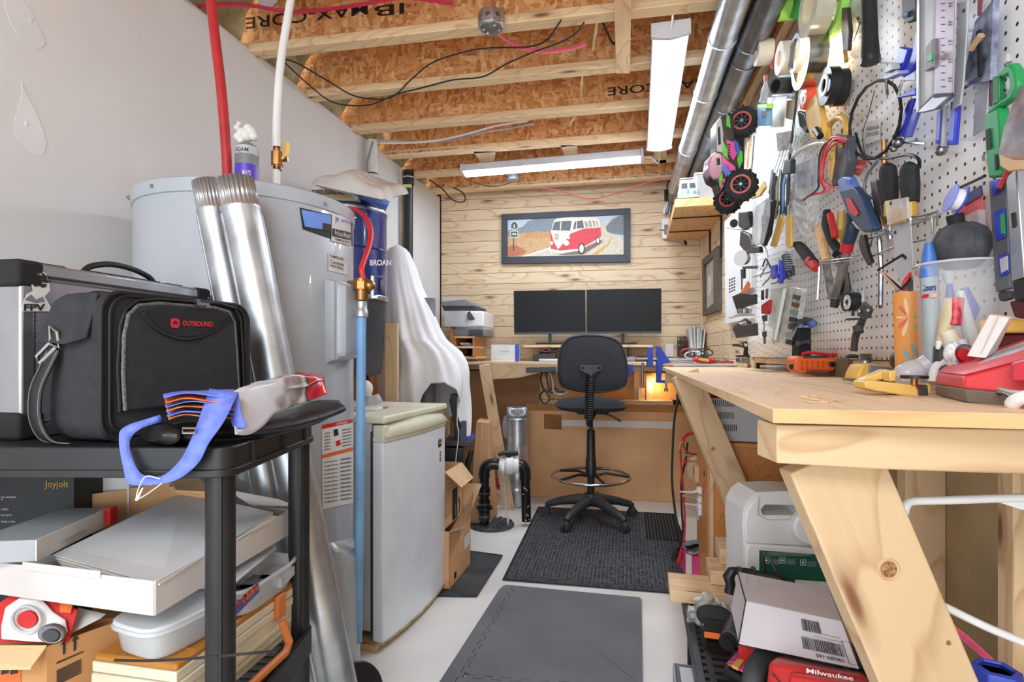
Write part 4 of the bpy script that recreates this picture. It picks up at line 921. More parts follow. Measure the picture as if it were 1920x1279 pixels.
n = len(out); fs = [(j*n+i, j*n+(i+1) % n, (j+1)*n+(i+1) % n, (j+1)*n+i) for j in range(len(ks)-1) for i in range(n)]+[tuple(range(n-1, -1, -1)), tuple(range((len(ks)-1)*n, len(ks)*n))]
t.add('body', MB().add(vs, fs), FAB, ang=50)
def bo(s_, w_, **k): return [bf(.5+(u-.5)*s_, .5+(v-.5)*s_+(-.035*math.sin(math.pi*u)*v if v > .8 else 0), w_) for u, v in out]
t.add('piping', MB().tube(bo(1.0, -.015), .0042, 8, closed=True), FABD)
t.add('piping', MB().tube([bf(.5+(u-.5)*.93+.01, .5+(v-.5)*.94, -.02) for u, v in rr(0, 1, 0, 1, .12, .15)], .0032, 8, closed=True), FABD)
t.add('piping', MB().tube(bo(1.012, .38), .0036, 8, closed=True), FABD)
def bq2(pts, off=.004): return [PP(x, y, ba+bn*off, bn) for x, y in pts]
pk = [(238, 770), (234, 700), (236, 630), (244, 590), (262, 573), (300, 569), (350, 573), (405, 577), (432, 585), (442, 605), (446, 660), (450, 730), (440, 742), (330, 762)]
pp_ = bq2(pk, .014); t.add('front_pocket', MB().prism(pp_, -bn*.014), FAB, bevel=.004)
t.add('zip', MB().tube([p-bn*.004 for p in bq2(pk, .016)][0:13], .0035, 8), mat('zip_tape', (92, 94, 98), .6, var=.3, sc_=300))
t.add('pocket_piping', MB().tube(bq2([(225, 772), (221, 690), (226, 610), (236, 580), (256, 564), (300, 561), (350, 565), (410, 569), (440, 578), (451, 600), (455, 660), (457, 735)], .004), .0035, 8), FABD)
arc = bq2([(266, 585), (280, 605), (300, 622), (330, 634), (355, 636), (385, 629), (410, 615), (432, 595)], .0165)
t.add('logo_piping', MB().tube(spl(arc, 4), .0028, 8), FABD)
t.add('logo_panel', MB().prism(bq2([(268, 584), (300, 576), (400, 582), (430, 592), (410, 612), (385, 626), (355, 632), (330, 630), (300, 618), (280, 602)], .0155), -bn*.001), mat('logo_panel', (30, 30, 34), .8, bump=.6, bsc=700))
RDI = mat('red_print', (214, 44, 58), .5, var=0)
fnb = lambda x, y, o: (lambda u, v: PP(x+u, y-v+u*.03, ba+bn*o, bn))
t.add('logo_lettering', textmb('OUTBOUND', fnb(342, 611, .0180), 9.5, 57, bold=.03), RDI)
t.add('logo_emblem', MB().prism(bq2([(323, 597), (334, 597.5), (337, 601), (337, 611), (333, 615), (324, 614.5), (320.5, 611), (320.5, 600)], .0178), -bn*.0006), RDI)
t.add('logo_emblem', MB().prism(bq2([(325, 610), (325, 604), (329, 601), (333, 604), (333, 610), (329, 606)], .0186), -bn*.0005), INK)
t.add('zip_pull', MB().box(bq2([(380, 570)], .02)[0], bu*.03, bn*.004, UP*.006).box(bq2([(370, 567)], .02)[0], bu*.008, bn*.008, UP*.012).box(bq2([(390, 575)], .02)[0], bu*.012, bn*.004, UP*.005), CHROME)
sd = lambda w_, v, o=.0: bf(-.03-o, v, w_)
t.add('side_flap', MB().prism([sd(.1, .98, -.06), sd(.9, .94, -.06), sd(1, .70, .0), sd(.95, .66, .03), sd(.35, .64, .04), sd(.1, .68, .0)], -bu*.004), FAB, bevel=.002)
t.add('strap_ring', MB().tube([sd(.72, .76, .02), sd(.55, .72, .03), sd(.50, .62, .03), sd(.68, .64, .03)], .003, 8, closed=True).tube([sd(.66, .66, .03), sd(.86, .56, .05), sd(.80, .52, .05), sd(.58, .62, .03)], .0035, 8, closed=True), CHROME)
# strap hanging down the side
sp = [(.62, .60, .03), (.68, .5, .05), (.76, .36, .075), (.78, .2, .08), (.74, .08, .065), (.66, .015, .04), (.45, .005, .02)]
a_ = spl([sd(w_, v, o) for w_, v, o in sp], 5); wv = -bn*.016
m_ = MB(); k = len(a_); m_.add([p+wv for p in a_]+[p-wv for p in a_], [(i, i+1, k+i+1, k+i) for i in range(k-1)])
t.add('strap', m_, FABD, solid=.003); 
for s_ in (.8, -.8): t.add('strap_stitching', MB().tube([p+wv*s_-bu*.0022 for p in a_], .0008, 4), GRY)
t.add('bottom_flap', MB().box(bf(.62, .045, -.05), bu*bl_*.62, bn*.012, UP*.018), FAB, bevel=.004)
# ------------------------------------------------------------ things lying on the top shelf
LEA = mat('black_leather', (26, 26, 28), .38, var=.1, bump=.25, bsc=60)
t = T('leather_pouch', 'folded black leather pouch lying at the shelf edge', 'pouch')
a_ = [P(282, 812, .90), P(330, 812, .93), P(420, 808, .98), P(500, 796, 1.05), P(560, 782, 1.12), P(610, 764, 1.19), P(634, 752, 1.22)]
for i, p in enumerate(a_): p.z = max(p.z, ZS+.016)
t.add('body', MB().tube(spl(a_, 5), [.05]+[.058+.012*math.sin(i) for i in range(5)]+[.062]*20+[.05, .04, .03, .02, .008][:5], 20, flat=UP), LEA)
t.add('rolled_edge', MB().tube(spl([P(395, 826, .93), P(470, 818, .99), P(540, 800, 1.08), P(600, 782, 1.16), P(632, 760, 1.2)], 5), [.012]*18+[.009, .006, .004], 12), LEA)
t.add('buckle', MB().tube([P(342, 803, .865), P(366, 803, .875), P(366, 812, .875), P(342, 812, .865)], .002, 6, closed=True), CHROME)
# shopping bag
def printmat():
    m, tt, b = nt('shopping_bag_print'); tc = N(tt, 'ShaderNodeTexCoord'); K = tt.links.new
    v = N(tt, 'ShaderNodeTexVoronoi'); v.inputs['Scale'].default_value = 22; n_ = N(tt, 'ShaderNodeTexNoise'); n_.inputs['Scale'].default_value = 9; n_.inputs['Detail'].default_value = 3
    K(tc.outputs['Object'], v.inputs['Vector']); K(tc.outputs['Object'], n_.inputs['Vector'])
    s = N(tt, 'ShaderNodeSeparateXYZ'); K(tc.outputs['Object'], s.inputs[0])
    ad = N(tt, 'ShaderNodeMath', operation='MULTIPLY_ADD'); ad.inputs[1].default_value = .9; K(n_.outputs['Fac'], ad.inputs[0])
    mm = N(tt, 'ShaderNodeMath', operation='MULTIPLY'); mm.inputs[1].default_value = 2.6; K(s.outputs['Y'], mm.inputs[0]); K(mm.outputs[0], ad.inputs[2])
    r = ramp(tt, [(0, (206, 206, 214)), (.5, (190, 190, 198)), (.58, (140, 120, 120)), (.64, (198, 196, 190)), (.72, (60, 50, 56)), (.8, (196, 30, 48)), (.9, (150, 20, 40)), (1, (220, 60, 70))]); K(ad.outputs[0], r.inputs[0])
    K(r.outputs[0], b.inputs['Base Color']); b.inputs['Roughness'].default_value = .25
    return m
t = T('shopping_bag', 'folded shiny printed shopping bag with blue straps on the leather pouch', 'bag')
SB = printmat(); BLS = mat('blue_webbing', (112, 132, 232), .7, var=.06, sc_=60, bump=.4, bsc=400)
def sheet(top, bot, dt, db, m, name, wav=.006, n=14, solid=.0015, ph=0, cols=4):
    """crumpled sheet between two pixel polylines"""
    A_ = spl([P(x, y, d) for (x, y), d in zip(top, dt)], 5); B2 = spl([P(x, y, d) for (x, y), d in zip(bot, db)], 5); k = len(A_)
    def fn(u, v):
        i = min(int(u*(k-1)), k-2); f = u*(k-1)-i; p = A_[i].lerp(A_[i+1], f).lerp(B2[i].lerp(B2[i+1], f), v)
        q = p*18; return p+(UP*noise.noise(q+V((ph, 0, 0)))+FW*noise.noise(q+V((0, ph+5, 0))))*wav
    t.add(name, MB().grid(fn, 28, 10), m, solid=solid, ang=60)
sheet([(432, 740), (470, 722), (520, 712), (560, 706), (608, 712)], [(440, 812), (478, 806), (520, 775), (555, 760), (612, 738)], [.95, .99, 1.06, 1.12, 1.2], [.90, .95, 1.02, 1.1, 1.16], SB, 'printed_side', .008)
sheet([(470, 722), (500, 712), (540, 704), (570, 700), (606, 704)], [(475, 745), (505, 735), (545, 730), (575, 720), (610, 715)], [1.06, 1.1, 1.14, 1.18, 1.24], [1.0, 1.05, 1.08, 1.12, 1.2], SB, 'printed_side', .01, ph=3)
for i, (y, m, nm) in enumerate(((741, BLS, 'blue_lining'), (749, ORG, 'orange_fold'), (757, BLS, 'blue_lining'), (764, mat('orange_print', (214, 112, 50), .5, var=.25, sc_=40), 'orange_fold'), (774, BLS, 'blue_lining'), (781, MATS['orange_print'], 'orange_fold'))):
    sheet([(306+i*1.5, y), (350, y-8-(i % 2)*3), (400, y-11), (440, y-10)], [(308+i*1.5, y+8), (350, y-1), (400, y+2), (440, y+4)], [.93, .95, .97, .99], [.88, .90, .91, .92], m, nm, .004, ph=i*2)
def ribbon(o, i_, ds, m, name, parent=None):
    A_ = spl([P(x, y, d) for (x, y), d in zip(o, ds)], 6); B2 = spl([P(x, y, d+.006) for (x, y), d in zip(i_, ds)], 6); k = len(A_)
    return t.add(name, MB().add(A_+B2, [(j, j+1, k+j+1, k+j) for j in range(k-1)]), m, solid=.0016, ang=60)
ribbon([(447, 736), (420, 790), (392, 830), (372, 868), (335, 898), (292, 909), (243, 908), (232, 880), (223, 825), (235, 800), (300, 778)],
       [(393, 729), (372, 790), (356, 830), (340, 860), (320, 882), (298, 894), (268, 890), (252, 868), (243, 830), (262, 805), (305, 790)],
       [.925, .885, .865, .86, .855, .855, .86, .865, .87, .875, .9], BLS, 'strap')
ribbon([(447, 736), (452, 775), (462, 800), (440, 806)], [(425, 738), (430, 775), (436, 798), (438, 799)], [.93, .92, .91, .92], BLS, 'strap')
t.add('tag_string', MB().tube(spl([P(300, 898, .85), P(275, 893, .85), P(262, 910, .85), P(256, 935, .85), P(270, 930, .85), P(292, 915, .85), P(304, 906, .85)], 5), .0009, 5), WHT)
t.add('tag_clip', MB().tube([P(268, 915, .85), P(256, 938, .85)], [.0012, .0026], 6), WHT)
# ------------------------------------------------------------ middle shelf contents
def CZ(px, py, z):   # point on the horizontal plane z
    return PZ(px, py, z)
t = T('tackle_box', 'cream tackle box with amber lids and an orange handle', 'tool box')
zt_ = .578; zb_ = ZS2+.002
A1, B1, C1 = C(-.731, .925, 0), C(-.562, .892, 0), C(-.498, 1.235, 0); D1_ = A1+C1-B1
CRM = mat('cream_plastic', (216, 206, 182), .45, var=.03); AMB = mat('amber_plastic', (196, 132, 58), .15, var=.08, alpha=.82)
q = [A1, B1, C1, D1_]; zq = lambda q, z: [V((p.x, p.y, z)) for p in q]
ctr = (A1+C1)/2; scl = lambda k: [ctr+(p-ctr)*k for p in q]
t.add('body', MB().hexa(zq(scl(.94), zb_), zq(scl(.97), zt_-.03)), CRM, bevel=.006)
t.add('belt', MB().hexa(zq(scl(1.0), zt_-.05), zq(scl(1.0), zt_-.032)), CRM, bevel=.003)
t.add('lid_tray', MB().hexa(zq(scl(.99), zt_-.03), zq(scl(.99), zt_-.012)), CRM, bevel=.002)
t.add('lid', MB().hexa(zq(scl(.985), zt_-.012), zq(scl(.97), zt_)), AMB, bevel=.004)
e1_, e2_ = (C1-B1), (A1-B1)
for i in range(1, 7): t.add('divider', MB().box(V((B1+e2_*.5+e1_*i/7).to_tuple())+UP*(zt_-.004), e1_.normalized()*.003, e2_*.94, UP*.01), AMB)
for i in range(1, 3): t.add('divider', MB().box(V((B1+e1_*.5+e2_*i/3).to_tuple())+UP*(zt_-.004), e2_.normalized()*.003, e1_*.94, UP*.01), AMB)
no = V((e1_.y, -e1_.x, 0)).normalized()
LAT = mat('orange_latch', (202, 116, 56), .4, var=.04)
for s in (.28, .80): t.add('latch', MB().box(B1+e1_*s+no*.004+UP*(zt_-.028), e1_.normalized()*.03, no*.012, UP*.052), LAT, bevel=.003)
hb = lambda s, z, o=.018: B1+e1_*s+no*o+UP*z
t.add('handle', MB().tube([hb(.25, .515), hb(.24, .478, .035), hb(.30, .468, .04), hb(.70, .470, .04), hb(.76, .48, .035), hb(.76, .525, .018)], .0085, 8), LAT, smooth=False)
t.add('front_relief', MB().box(B1+e1_*.5+no*.0-no*.004+UP*.50, e1_*.86, no*.012, UP*.006).box(B1+e1_*.5-no*.004+UP*.485, e1_*.8, no*.012, UP*.005), CRM)
# containers on it
def tub(t, c, rx, ry, z0, z1, m, name, rim, ang=0, rimm=None):
    n = 28; ca_, sa_ = math.cos(ang), math.sin(ang)
    def rg(k, z):
        o = []
        for i in range(n):
            a = 2*math.pi*i/n; ce, se = math.cos(a), math.sin(a); x = rx*k*math.copysign(abs(ce)**.5, ce); y = ry*k*math.copysign(abs(se)**.5, se)
            o.append(C(c[0]+x*ca_-y*sa_, c[1]+x*sa_+y*ca_, z))
        return o
    L_ = [rg(.84, z0), rg(.9, z0+.006), rg(.97, z1-.006), rg(1.0, z1)]; vs = [p for r in L_ for p in r]
    fs = [(j*n+i, j*n+(i+1) % n, (j+1)*n+(i+1) % n, (j+1)*n+i) for j in range(3) for i in range(n)]+[tuple(range(n-1, -1, -1))]
    t.add(name, MB().add(vs, fs), m, solid=.002)
    if rim: t.add('rim', MB().tube(rg(1.03, z1), .004, 8, closed=True), rimm or m)
    return rg
t = T('plastic_tub', 'clear plastic tub of hardware on the front of the tackle box', 'container')
c_ = (-.617, .985); rg = tub(t, c_, .088, .062, zt_+.004, zt_+.052, FROST, 'tub', True, 1.2)
t.add('lid', MB().prism(rg(1.04, zt_+.054), UP*.008), mat('tub_lid', (224, 228, 234), .3, var=.02, alpha=.7), bevel=.003)
for i in range(10): t.add('hardware', MB().tube([C(c_[0]+random.uniform(-.05, .05), c_[1]+random.uniform(-.04, .04), zt_+.012+random.random()*.02) for _ in range(2)], .004, 6), STEEL)
t = T('plastic_tub', 'clear food tub with a purple fruit label on the back of the tackle box', 'container')
c_ = (-.56, 1.14); rg = tub(t, c_, .10, .058, zt_+.004, zt_+.056, FROST, 'tub', True, 1.39)
t.add('lid', MB().box(C(-.585, 1.12, zt_+.074), RT*.10-FW*.0+UP*.012, FW*.19, UP*.008), MATS['tub_lid'], bevel=.004)
lp = lambda x, y, o=0: PP(x, y, C(-.50-o, 1.1, .6), RT*1.0-FW*.20)
t.add('label', MB().prism([lp(424, 1150), (lp(484, 1091)), lp(486, 1110), lp(424, 1172)], RT*.0008), mat('purple_label', (84, 84, 176), .5, var=.05))
t.add('label_fruit', MB().prism([lp(452, 1120, -.001), lp(484, 1092, -.001), lp(485, 1102, -.001), lp(455, 1135, -.001)], RT*.0008), mat('fruit', (190, 90, 60), .5, var=.5, sc_=120))
for x, y in ((436, 1138), (446, 1132)): t.add('label_dot', MB().prism([lp(x+4*math.cos(i), y+4*math.sin(i), -.0012) for i in range(6)], RT*.0008), RED)
for i in range(3): t.add('tub_content', MB().box(C(-.56+.02*i, 1.08+.05*i, zt_+.03), RT*.05, FW*.07, UP*.02), [DGR, GRY, LGR][i])
# shallow tray
t = T('cardboard_tray', 'shallow white cardboard tray holding papers and boxes on the middle shelf', 'tray')
TRAY = mat('white_card', (206, 200, 198), .8, var=.03); TRAYI = mat('card_inside', (206, 200, 196), .8, var=.03)
n0_, r0_ = C(-.582, .868, 0), C(-.5255, 1.265, 0); lv = V((-.417, 0, 0)); lf_ = n0_+RT*(-.417)+FW*.10; bk_ = lf_+r0_-n0_
zr0, zb0 = .731, .674
for a, b, h in ((n0_, lf_, 1), (n0_, r0_, 1), (r0_, bk_, 1), (lf_, bk_, 1)):
    d = (b-a).normalized(); nn = V((d.y, -d.x, 0))
    m_ = MB().hexa([a+UP*zb0-nn*.002, b+UP*zb0-nn*.002, b+UP*zb0+nn*.002, a+UP*zb0+nn*.002], [a+UP*zr0-nn*.002, b+UP*(zr0+.0)-nn*.002, b+UP*zr0+nn*.002, a+UP*zr0+nn*.002])
    t.add('side', m_, TRAY, bevel=.001)
t.add('bottom', MB().prism([p+UP*zb0 for p in (n0_, r0_, bk_, lf_)], UP*.003), TRAYI)
t.add('corner_tab', MB().box(n0_.lerp(lf_, .45)+UP*(zr0-.0)-FW*.003, (lf_-n0_)*.4, FW*.003, UP*.014), TRAY, bevel=.001)
t.add('end_flap', MB().prism([P(430, 921, 1.265), P(520, 938, 1.265), P(551, 949, 1.262), P(470, 948, 1.25)], UP*.003), TRAY)
S('envelope', MB().hexa([P(99, 1042, .97), P(300, 1098, .872), P(512, 964, 1.2), P(345, 925, 1.26)], [P(99, 1040, .97), P(300, 1095, .872), P(512, 961, 1.2), P(345, 922, 1.26)]), mat('envelope', (204, 204, 206), .7, var=.05, sc_=3, bump=.3, bsc=8), 'large white envelope on top of the papers in the cardboard tray', 'envelope')
for i in range(5):
    a = i*2.2
    S('paper_stack', MB().prism([P(104+a, 1046+i*3, .97), P(292+a, 1100+i*2.5, .885), P(520-a, 968+i*3, 1.19), P(350, 930+i*2, 1.25)], -UP*.002), [PAPER, mat('kraft', (200, 178, 150), .8), PAPER, MATS['kraft'], TRAYI][i], ['topmost white', 'second, kraft', 'middle white', 'fourth, kraft', 'lowest grey'][i]+' sheet of the papers under the large envelope', 'paper', 'papers under the envelope')
t = T('stationery_box', 'grey and white printed stationery box in the cardboard tray', 'box')
vz = .776; a = C(-.895*.93, .93, 0); a = P(66, 1013, .93); b = P(203, 952, 1.13); a.z = b.z = vz; d = (b-a).normalized(); nn = V((-d.y, d.x, 0)); lft = a+nn*.11; lb2 = b+nn*.09
t.add('box', MB().prism([zz(p, vz-.038) for p in (a, b, lb2, lft)], UP*.038), mat('stationery_grey', (158, 162, 168), .5, var=.03), bevel=.001)
t.add('white_side', MB().box((a+b)/2-UP*.019-nn*.0012, (b-a), nn*.002, UP*.037), PAPER)
t.add('lettering', textmb('vistaprint', lambda u, v: a+d*(.055+u)-UP*.03+UP*v-nn*.003, .009, .07, bold=.01), LGR)
t = T('glassware_carton', 'dark glassware carton with pale lettering at the far left of the middle shelf', 'box')
t.add('carton', MB().box(C(-1.145, 1.20, ZS2+.215), RT*.30, FW*.12, UP*.42), mat('dark_carton', (40, 44, 46), .6, var=.1), bevel=.001)
fr = lambda px, py, d: (lambda u, v: P(px+u, py-v, d))
for i, (s_, y) in enumerate((('GLASSES', 934), ('6', 938), ('VERRES', 957), ('SILHOUETTE', 968), ('MAKE A FUN', 980))): t.add('lettering', textmb(s_, fr(2, y, 1.137), 3.5, [28, 3, 14, 20, 26][i]), LGR)
t = T('dark_carton', 'dark carton with gold lettering beside the glassware carton', 'box'); t.props['label'] = 'dark carton with gold lettering standing right of the glassware carton'
t.add('carton', MB().box(C(-.957, 1.17, ZS2+.2), RT*.066, FW*.09, UP*.39), MATS['dark_carton'], bevel=.001)
t.add('lettering', textmb('Joyjolt', lambda u, v: C(-.985+u, 1.124, .815+v), .018, .05, bold=.01), mat('gold_ink', (170, 130, 60), .4, .5, var=0))
S('white_carton', MB().box(C(-.915, 1.225, ZS2+.205), RT*.10, FW*.04, UP*.40), PAPER, 'white carton with a green leaf between dark cartons and brown box', 'box')
S('leaf_print', MB().prism([P(172+x, 925-y, 1.20) for x, y in ((0, 0), (12, 4), (13, 12), (9, 17), (2, 11))], FW*.001), GRN, 'green leaf printed on the white carton', 'print')
t = T('cardboard_box', 'open brown cardboard box standing behind the tray', 'box')
for a, b in ((P(142, 948, 1.16), P(318, 905, 1.245)), (P(318, 905, 1.245), P(400, 905, 1.235))):
    a.z = .79; b.z = .80; t.add('side', MB().prism([a, b, zz(b, ZS2+.004), zz(a, ZS2+.004)], FW*.004), CARD2)
t.add('flap', MB().prism([P(318, 903, 1.24), P(372, 898, 1.25), P(398, 925, 1.17), P(330, 922, 1.18)], UP*.003), CARD)
S('bottle_stopper', MB().box(P(208, 966, 1.12), RT*.012, FW*.02, UP*.035), RED, 'red plastic corner peeking out behind the stationery box', 'knob')
# brown shipping box at the front left
t = T('cardboard_box', 'brown shipping box with black arrows on the middle shelf', 'box')
zc = .611; a = P(88, 1213, .89); b = P(236, 1152, .985); a.z = b.z = zc; c_ = P(-190, 1213, .89); c_.z = zc
d = (b-a).normalized(); nr_ = V((d.y, -d.x, 0))
CBX = mat('shipping_card', (190, 138, 88), .85, var=.04)
t.add('right_side', MB().hexa([zz(a, zb_), zz(b, zb_), zz(b, zb_)-nr_*.004, zz(a, zb_)-nr_*.004], [a, b, b-nr_*.004, a-nr_*.004]), CBX)
t.add('front_side', MB().hexa([zz(a, zb_), zz(c_, zb_), zz(c_, zb_)+FW*.004, zz(a, zb_)+FW*.004], [a, c_, c_+FW*.004, a+FW*.004]), CBX)
t.add('back_side', MB().hexa([zz(b, zb_), zz(c_+FW*.1, zb_), zz(c_+FW*.104, zb_), zz(b+FW*.004, zb_)], [b, c_+FW*.1, c_+FW*.104, b+FW*.004]), CBX)
t.add('flap', MB().hexa([c_, a, a-FW*.03-UP*.02, c_-FW*.02-UP*.03], [c_+UP*.003, a+UP*.003, a-FW*.03-UP*.017, c_-FW*.02-UP*.027]), CARD)
sf = lambda x, y: PP(x, y, a+nr_*.001, nr_)
for x, y in ((118, 1228), (138, 1221)):
    t.add('arrow', MB().prism([sf(x, y), sf(x, y-20), sf(x-4, y-18), sf(x+4, y-31), sf(x+10, y-23), sf(x+5, y-22), sf(x+4, y-2)], nr_*.0005), INK)
t.add('mark', MB().prism([sf(106, 1242), sf(156, 1221), sf(156, 1223), sf(106, 1245)], nr_*.0005), INK)
for i in range(7): t.add('mark', MB().prism([sf(106, 1258+i*4), sf(152, 1236+i*4), sf(152, 1238+i*4), sf(106, 1260.5+i*4)], nr_*.0005), INK)
t.add('side_print', MB().prism([P(0, 1232, .8895), P(38, 1224, .8895), P(40, 1279, .8895), P(0, 1279, .8895)], -FW*.0008), mat('orange_print2', (228, 104, 48), .6, var=.03)); 
for x in (3, 20): t.add('side_print', MB().prism([P(x, 1238, .888), P(x+12, 1234, .888), P(x+13, 1262, .888), P(x, 1265, .888)], -FW*.0008), INK)
t = T('tape_dispenser', 'red and white packaged tape dispenser in the shipping box', 'dispenser')
dq = lambda pts, dd_, th=.002: MB().prism([P(x, y, dd_+(1160-y)*.0006) for x, y in pts], FW*th)
t.add('card', dq([(0, 1130), (38, 1104), (118, 1130), (145, 1145), (128, 1205), (-40, 1206)], .935), mat('red_card', (206, 40, 44), .4, var=.03))
ell = lambda cx, cy, rx_, ry_, n=24, r0=0: [(cx+rx_*math.cos(2*math.pi*i/n+r0), cy+ry_*math.sin(2*math.pi*i/n+r0)) for i in range(n)]
t.add('dispenser_body', dq([(0, 1175), (8, 1140), (35, 1122), (70, 1122), (95, 1150), (118, 1165), (122, 1190), (100, 1207), (60, 1205), (0, 1200)], .925, .008), WHT, bevel=.003)
t.add('dispenser_window', dq(ell(50, 1162, 18, 16), .920, .004), RED); t.add('dispenser_ring', MB().tube([P(x, y, .917+(1160-y)*.0006) for x, y in ell(50, 1162, 27, 25)], .003, 6, closed=True), LGR)
t.add('tape_roll', dq(ell(94, 1190, 25, 18), .915, .008), STEEL, bevel=.002); t.add('tape_core', dq(ell(94, 1192, 16, 11), .912, .006), DGR)
t.add('packing_slip', MB().prism([P(130, 1190, .93), P(146, 1140, .98), P(198, 1152, .97), P(188, 1160, .95)], FW*.001), PAPER)
t.add('orange_tape', dq([(112, 1130), (135, 1135), (132, 1150), (112, 1148)], .93), ORG)
S('cord', MB().tube(spl([P(215, 1238, .87), P(280, 1239, .865), P(360, 1235, .86), P(450, 1227, .86), P(520, 1221, .88)], 5), .0022, 6), BLK, 'thin black cord stretched in front of the tackle box', 'cord')
# ------------------------------------------------------------ fridge
t = T('mini_fridge', 'old white mini fridge with a cream handle on wooden blocks', 'fridge')
fa, fb = C(-.476, 1.967, 0), C(-.3125, 2.49, 0); fu = (fb-fa).normalized(); fn_ = V((fu.y, -fu.x, 0)); fl = (fb-fa).length; zf0, zf1 = .035, .87
FBODY = mat('fridge_grey', (196, 200, 204), .45, var=.02); FDOOR = mat('fridge_door', (230, 236, 244), .3, var=.02, coat=.2); FTOP = mat('fridge_cream', (222, 221, 198), .45, var=.03)
def fp(u, w_, z): return V((fa.x, fa.y, z))+fu*u+fn_*w_
t.add('cabinet', MB().box((fp(.01, -.05, 0)+fp(fl-.01, -.5, 0))/2+UP*(zf0+.4+.02), fu*(fl-.02), fn_*.44, UP*.79), FBODY, bevel=.004)
t.add('worktop', MB().box((fp(-.006, .01, 0)+fp(fl+.006, -.5, 0))/2+UP*(zf1-.014), fu*(fl+.012), fn_*.51, UP*.028), FTOP, bevel=.009, seg=3)
# curved door: bow along u
def bow(u): return .022*(1-(2*u-1)**2)
def doorshape(z0, z1, wf, inset=0.):
    n_ = 14; fr_ = [fp(fl*i/n_, wf+bow(i/n_), z0) for i in range(n_+1)]; bk = [fp(fl, -.045, z0), fp(0, -.045, z0)]
    return MB().prism(fr_+bk, UP*(z1-z0))
t.add('door', doorshape(zf0-.005, .772, 0), FDOOR, bevel=.006, seg=3)
t.add('door_gasket', MB().box(fp(fl/2, -.053, .43), fu*(fl-.02), fn_*.014, UP*.76), DGR)
t.add('door_base_trim', doorshape(zf0-.010, zf0-.004, .001), mat('rusty_trim', (190, 170, 130), .6, var=.25, sc_=12))
hd = t.add('door_handle', doorshape(.772, .792, .006), FTOP, bevel=.004)
n_ = 14
q0 = [fp(fl*i/n_, .008+bow(i/n_)+.004, .790) for i in range(n_+1)]; q1 = [fp(fl*(.05+.9*i/n_), -.02+bow(i/n_), .842) for i in range(n_+1)]
t.add('handle_scoop', MB().add(q0+q1, [(i, i+1, n_+2+i, n_+1+i) for i in range(n_)]), FTOP, solid=.006, parent=hd)
t.add('handle_end', MB().box(fp(.018, -.02, .808), fu*.036, fn_*.05, UP*.055), FTOP, parent=hd, bevel=.008)
t.add('badge', MB().lathe([(.020, 0), (.020, .003), (.017, .005)], fp(fl*.84, bow(.84)-.0, .70), fn_, 20), STEEL)
t.add('lettering', textmb('Danby', plane(fp(fl*.81, bow(.84)+.006, .695), fu, UP), .010, .03, bold=.01), WHT)
for i in range(4): t.add('side_mark', MB().box(fp(fl*.86, bow(.86)+.0005, .655-.012*i), fu*.014, fn_*.001, UP*.008), INK)
for u_ in (.05, fl-.06): t.add('foot', MB().cyl(fp(u_, -.05, .028), fp(u_, -.05, .05), .014, 12), BLK)
blk_ = MB().box(fp(.03, -.07, .0145), fu*.09, fn_*.10, UP*.028); S('wood_block', blk_, LUM2, 'wooden block under the front corner of the mini fridge', 'block', grain=fn_)
S('wood_block', MB().box(fp(fl-.05, -.07, .0145), fu*.09, fn_*.10, UP*.028), LUM2, 'wooden block under the hinge side of the mini fridge', 'block', grain=fn_)
# on the fridge
t = T('clamp_lamp', 'small white clip lamp lying on the mini fridge', 'lamp'); zz_ = zf1+.002
c_ = PZ(690, 742, zz_) if False else P(690, 745, 2.2); c_.z = zz_
t.add('base', MB().lathe([(.06, 0), (.058, .010), (.035, .018), (.0, .02)], c_, n=20), WHT); t.add('arm', MB().tube([c_+UP*.018, c_+UP*.05+RT*.01, c_+UP*.075+RT*.0], .010, 10), WHT)
t.add('head', MB().ball(c_+UP*.085-RT*.012, (.032, .032, .036), 16), WHT); t.add('shade', MB().lathe([(.028, 0), (.034, .035)], c_+UP*.055+RT*.018, (.35, 0, -1), 16, cap=False), FROST, solid=.002)
t.add('plate', MB().box(c_-RT*.055+UP*.03, RT*.06, FW*.07, UP*.006), WHT, bevel=.002)
S('red_paper_tag', MB().prism([P(706, 752, 2.2)+V((0, 0, 0)), P(716, 747, 2.2), P(724, 748, 2.2), P(716, 755, 2.2)], FW*.002) if False else MB().box(zz(P(716, 750, 2.28), zz_+.001), RT*.05, FW*.05, UP*.001), mat('tag_red', (220, 110, 106), .6), 'small red paper tag lying on the mini fridge', 'tag')

c_ = P(668, 1262, 1.62); S('black_lid', MB().lathe([(.075, 0), (.085, .010), (.08, .014), (0, .012)], c_-UP*.06, (.75, -.45, .5), 30), BLK, 'round black plastic disc on edge below the blue discharge pipe', 'pan')  # black plastic lid standing on edge
# ------------------------------------------------------------ middle left: central vacuum, sheet, boxes, pump
t = T('central_vacuum', 'blue and grey central vacuum canister behind the water heater', 'vacuum')
vc = P(655, 600, 2.60); vc.z = 0; vr = .178
VBL = mat('vacuum_blue', (30, 48, 122), .22, .3, var=.04, coat=.4); VGR = mat('vacuum_grey', (72, 74, 82), .6, var=.08)
t.add('motor_body', MB().lathe([(vr-.006, 1.378), (vr, 1.385), (vr, 1.59), (vr+.004, 1.595), (vr, 1.60), (vr, 1.79), (vr-.004, 1.795), (vr-.004, 1.815), (vr-.02, 1.822), (0, 1.824)], vc, n=56), VBL)
t.add('seal_band', MB().lathe([(vr+.003, 1.355), (vr+.006, 1.36), (vr+.006, 1.376), (vr+.002, 1.38)], vc, n=56, cap=False), GALV)
t.add('dirt_bucket', MB().lathe([(vr-.035, 1.0), (vr-.028, 1.005), (vr-.022, 1.03), (vr-.004, 1.35), (vr, 1.358)], vc, n=56), VGR)
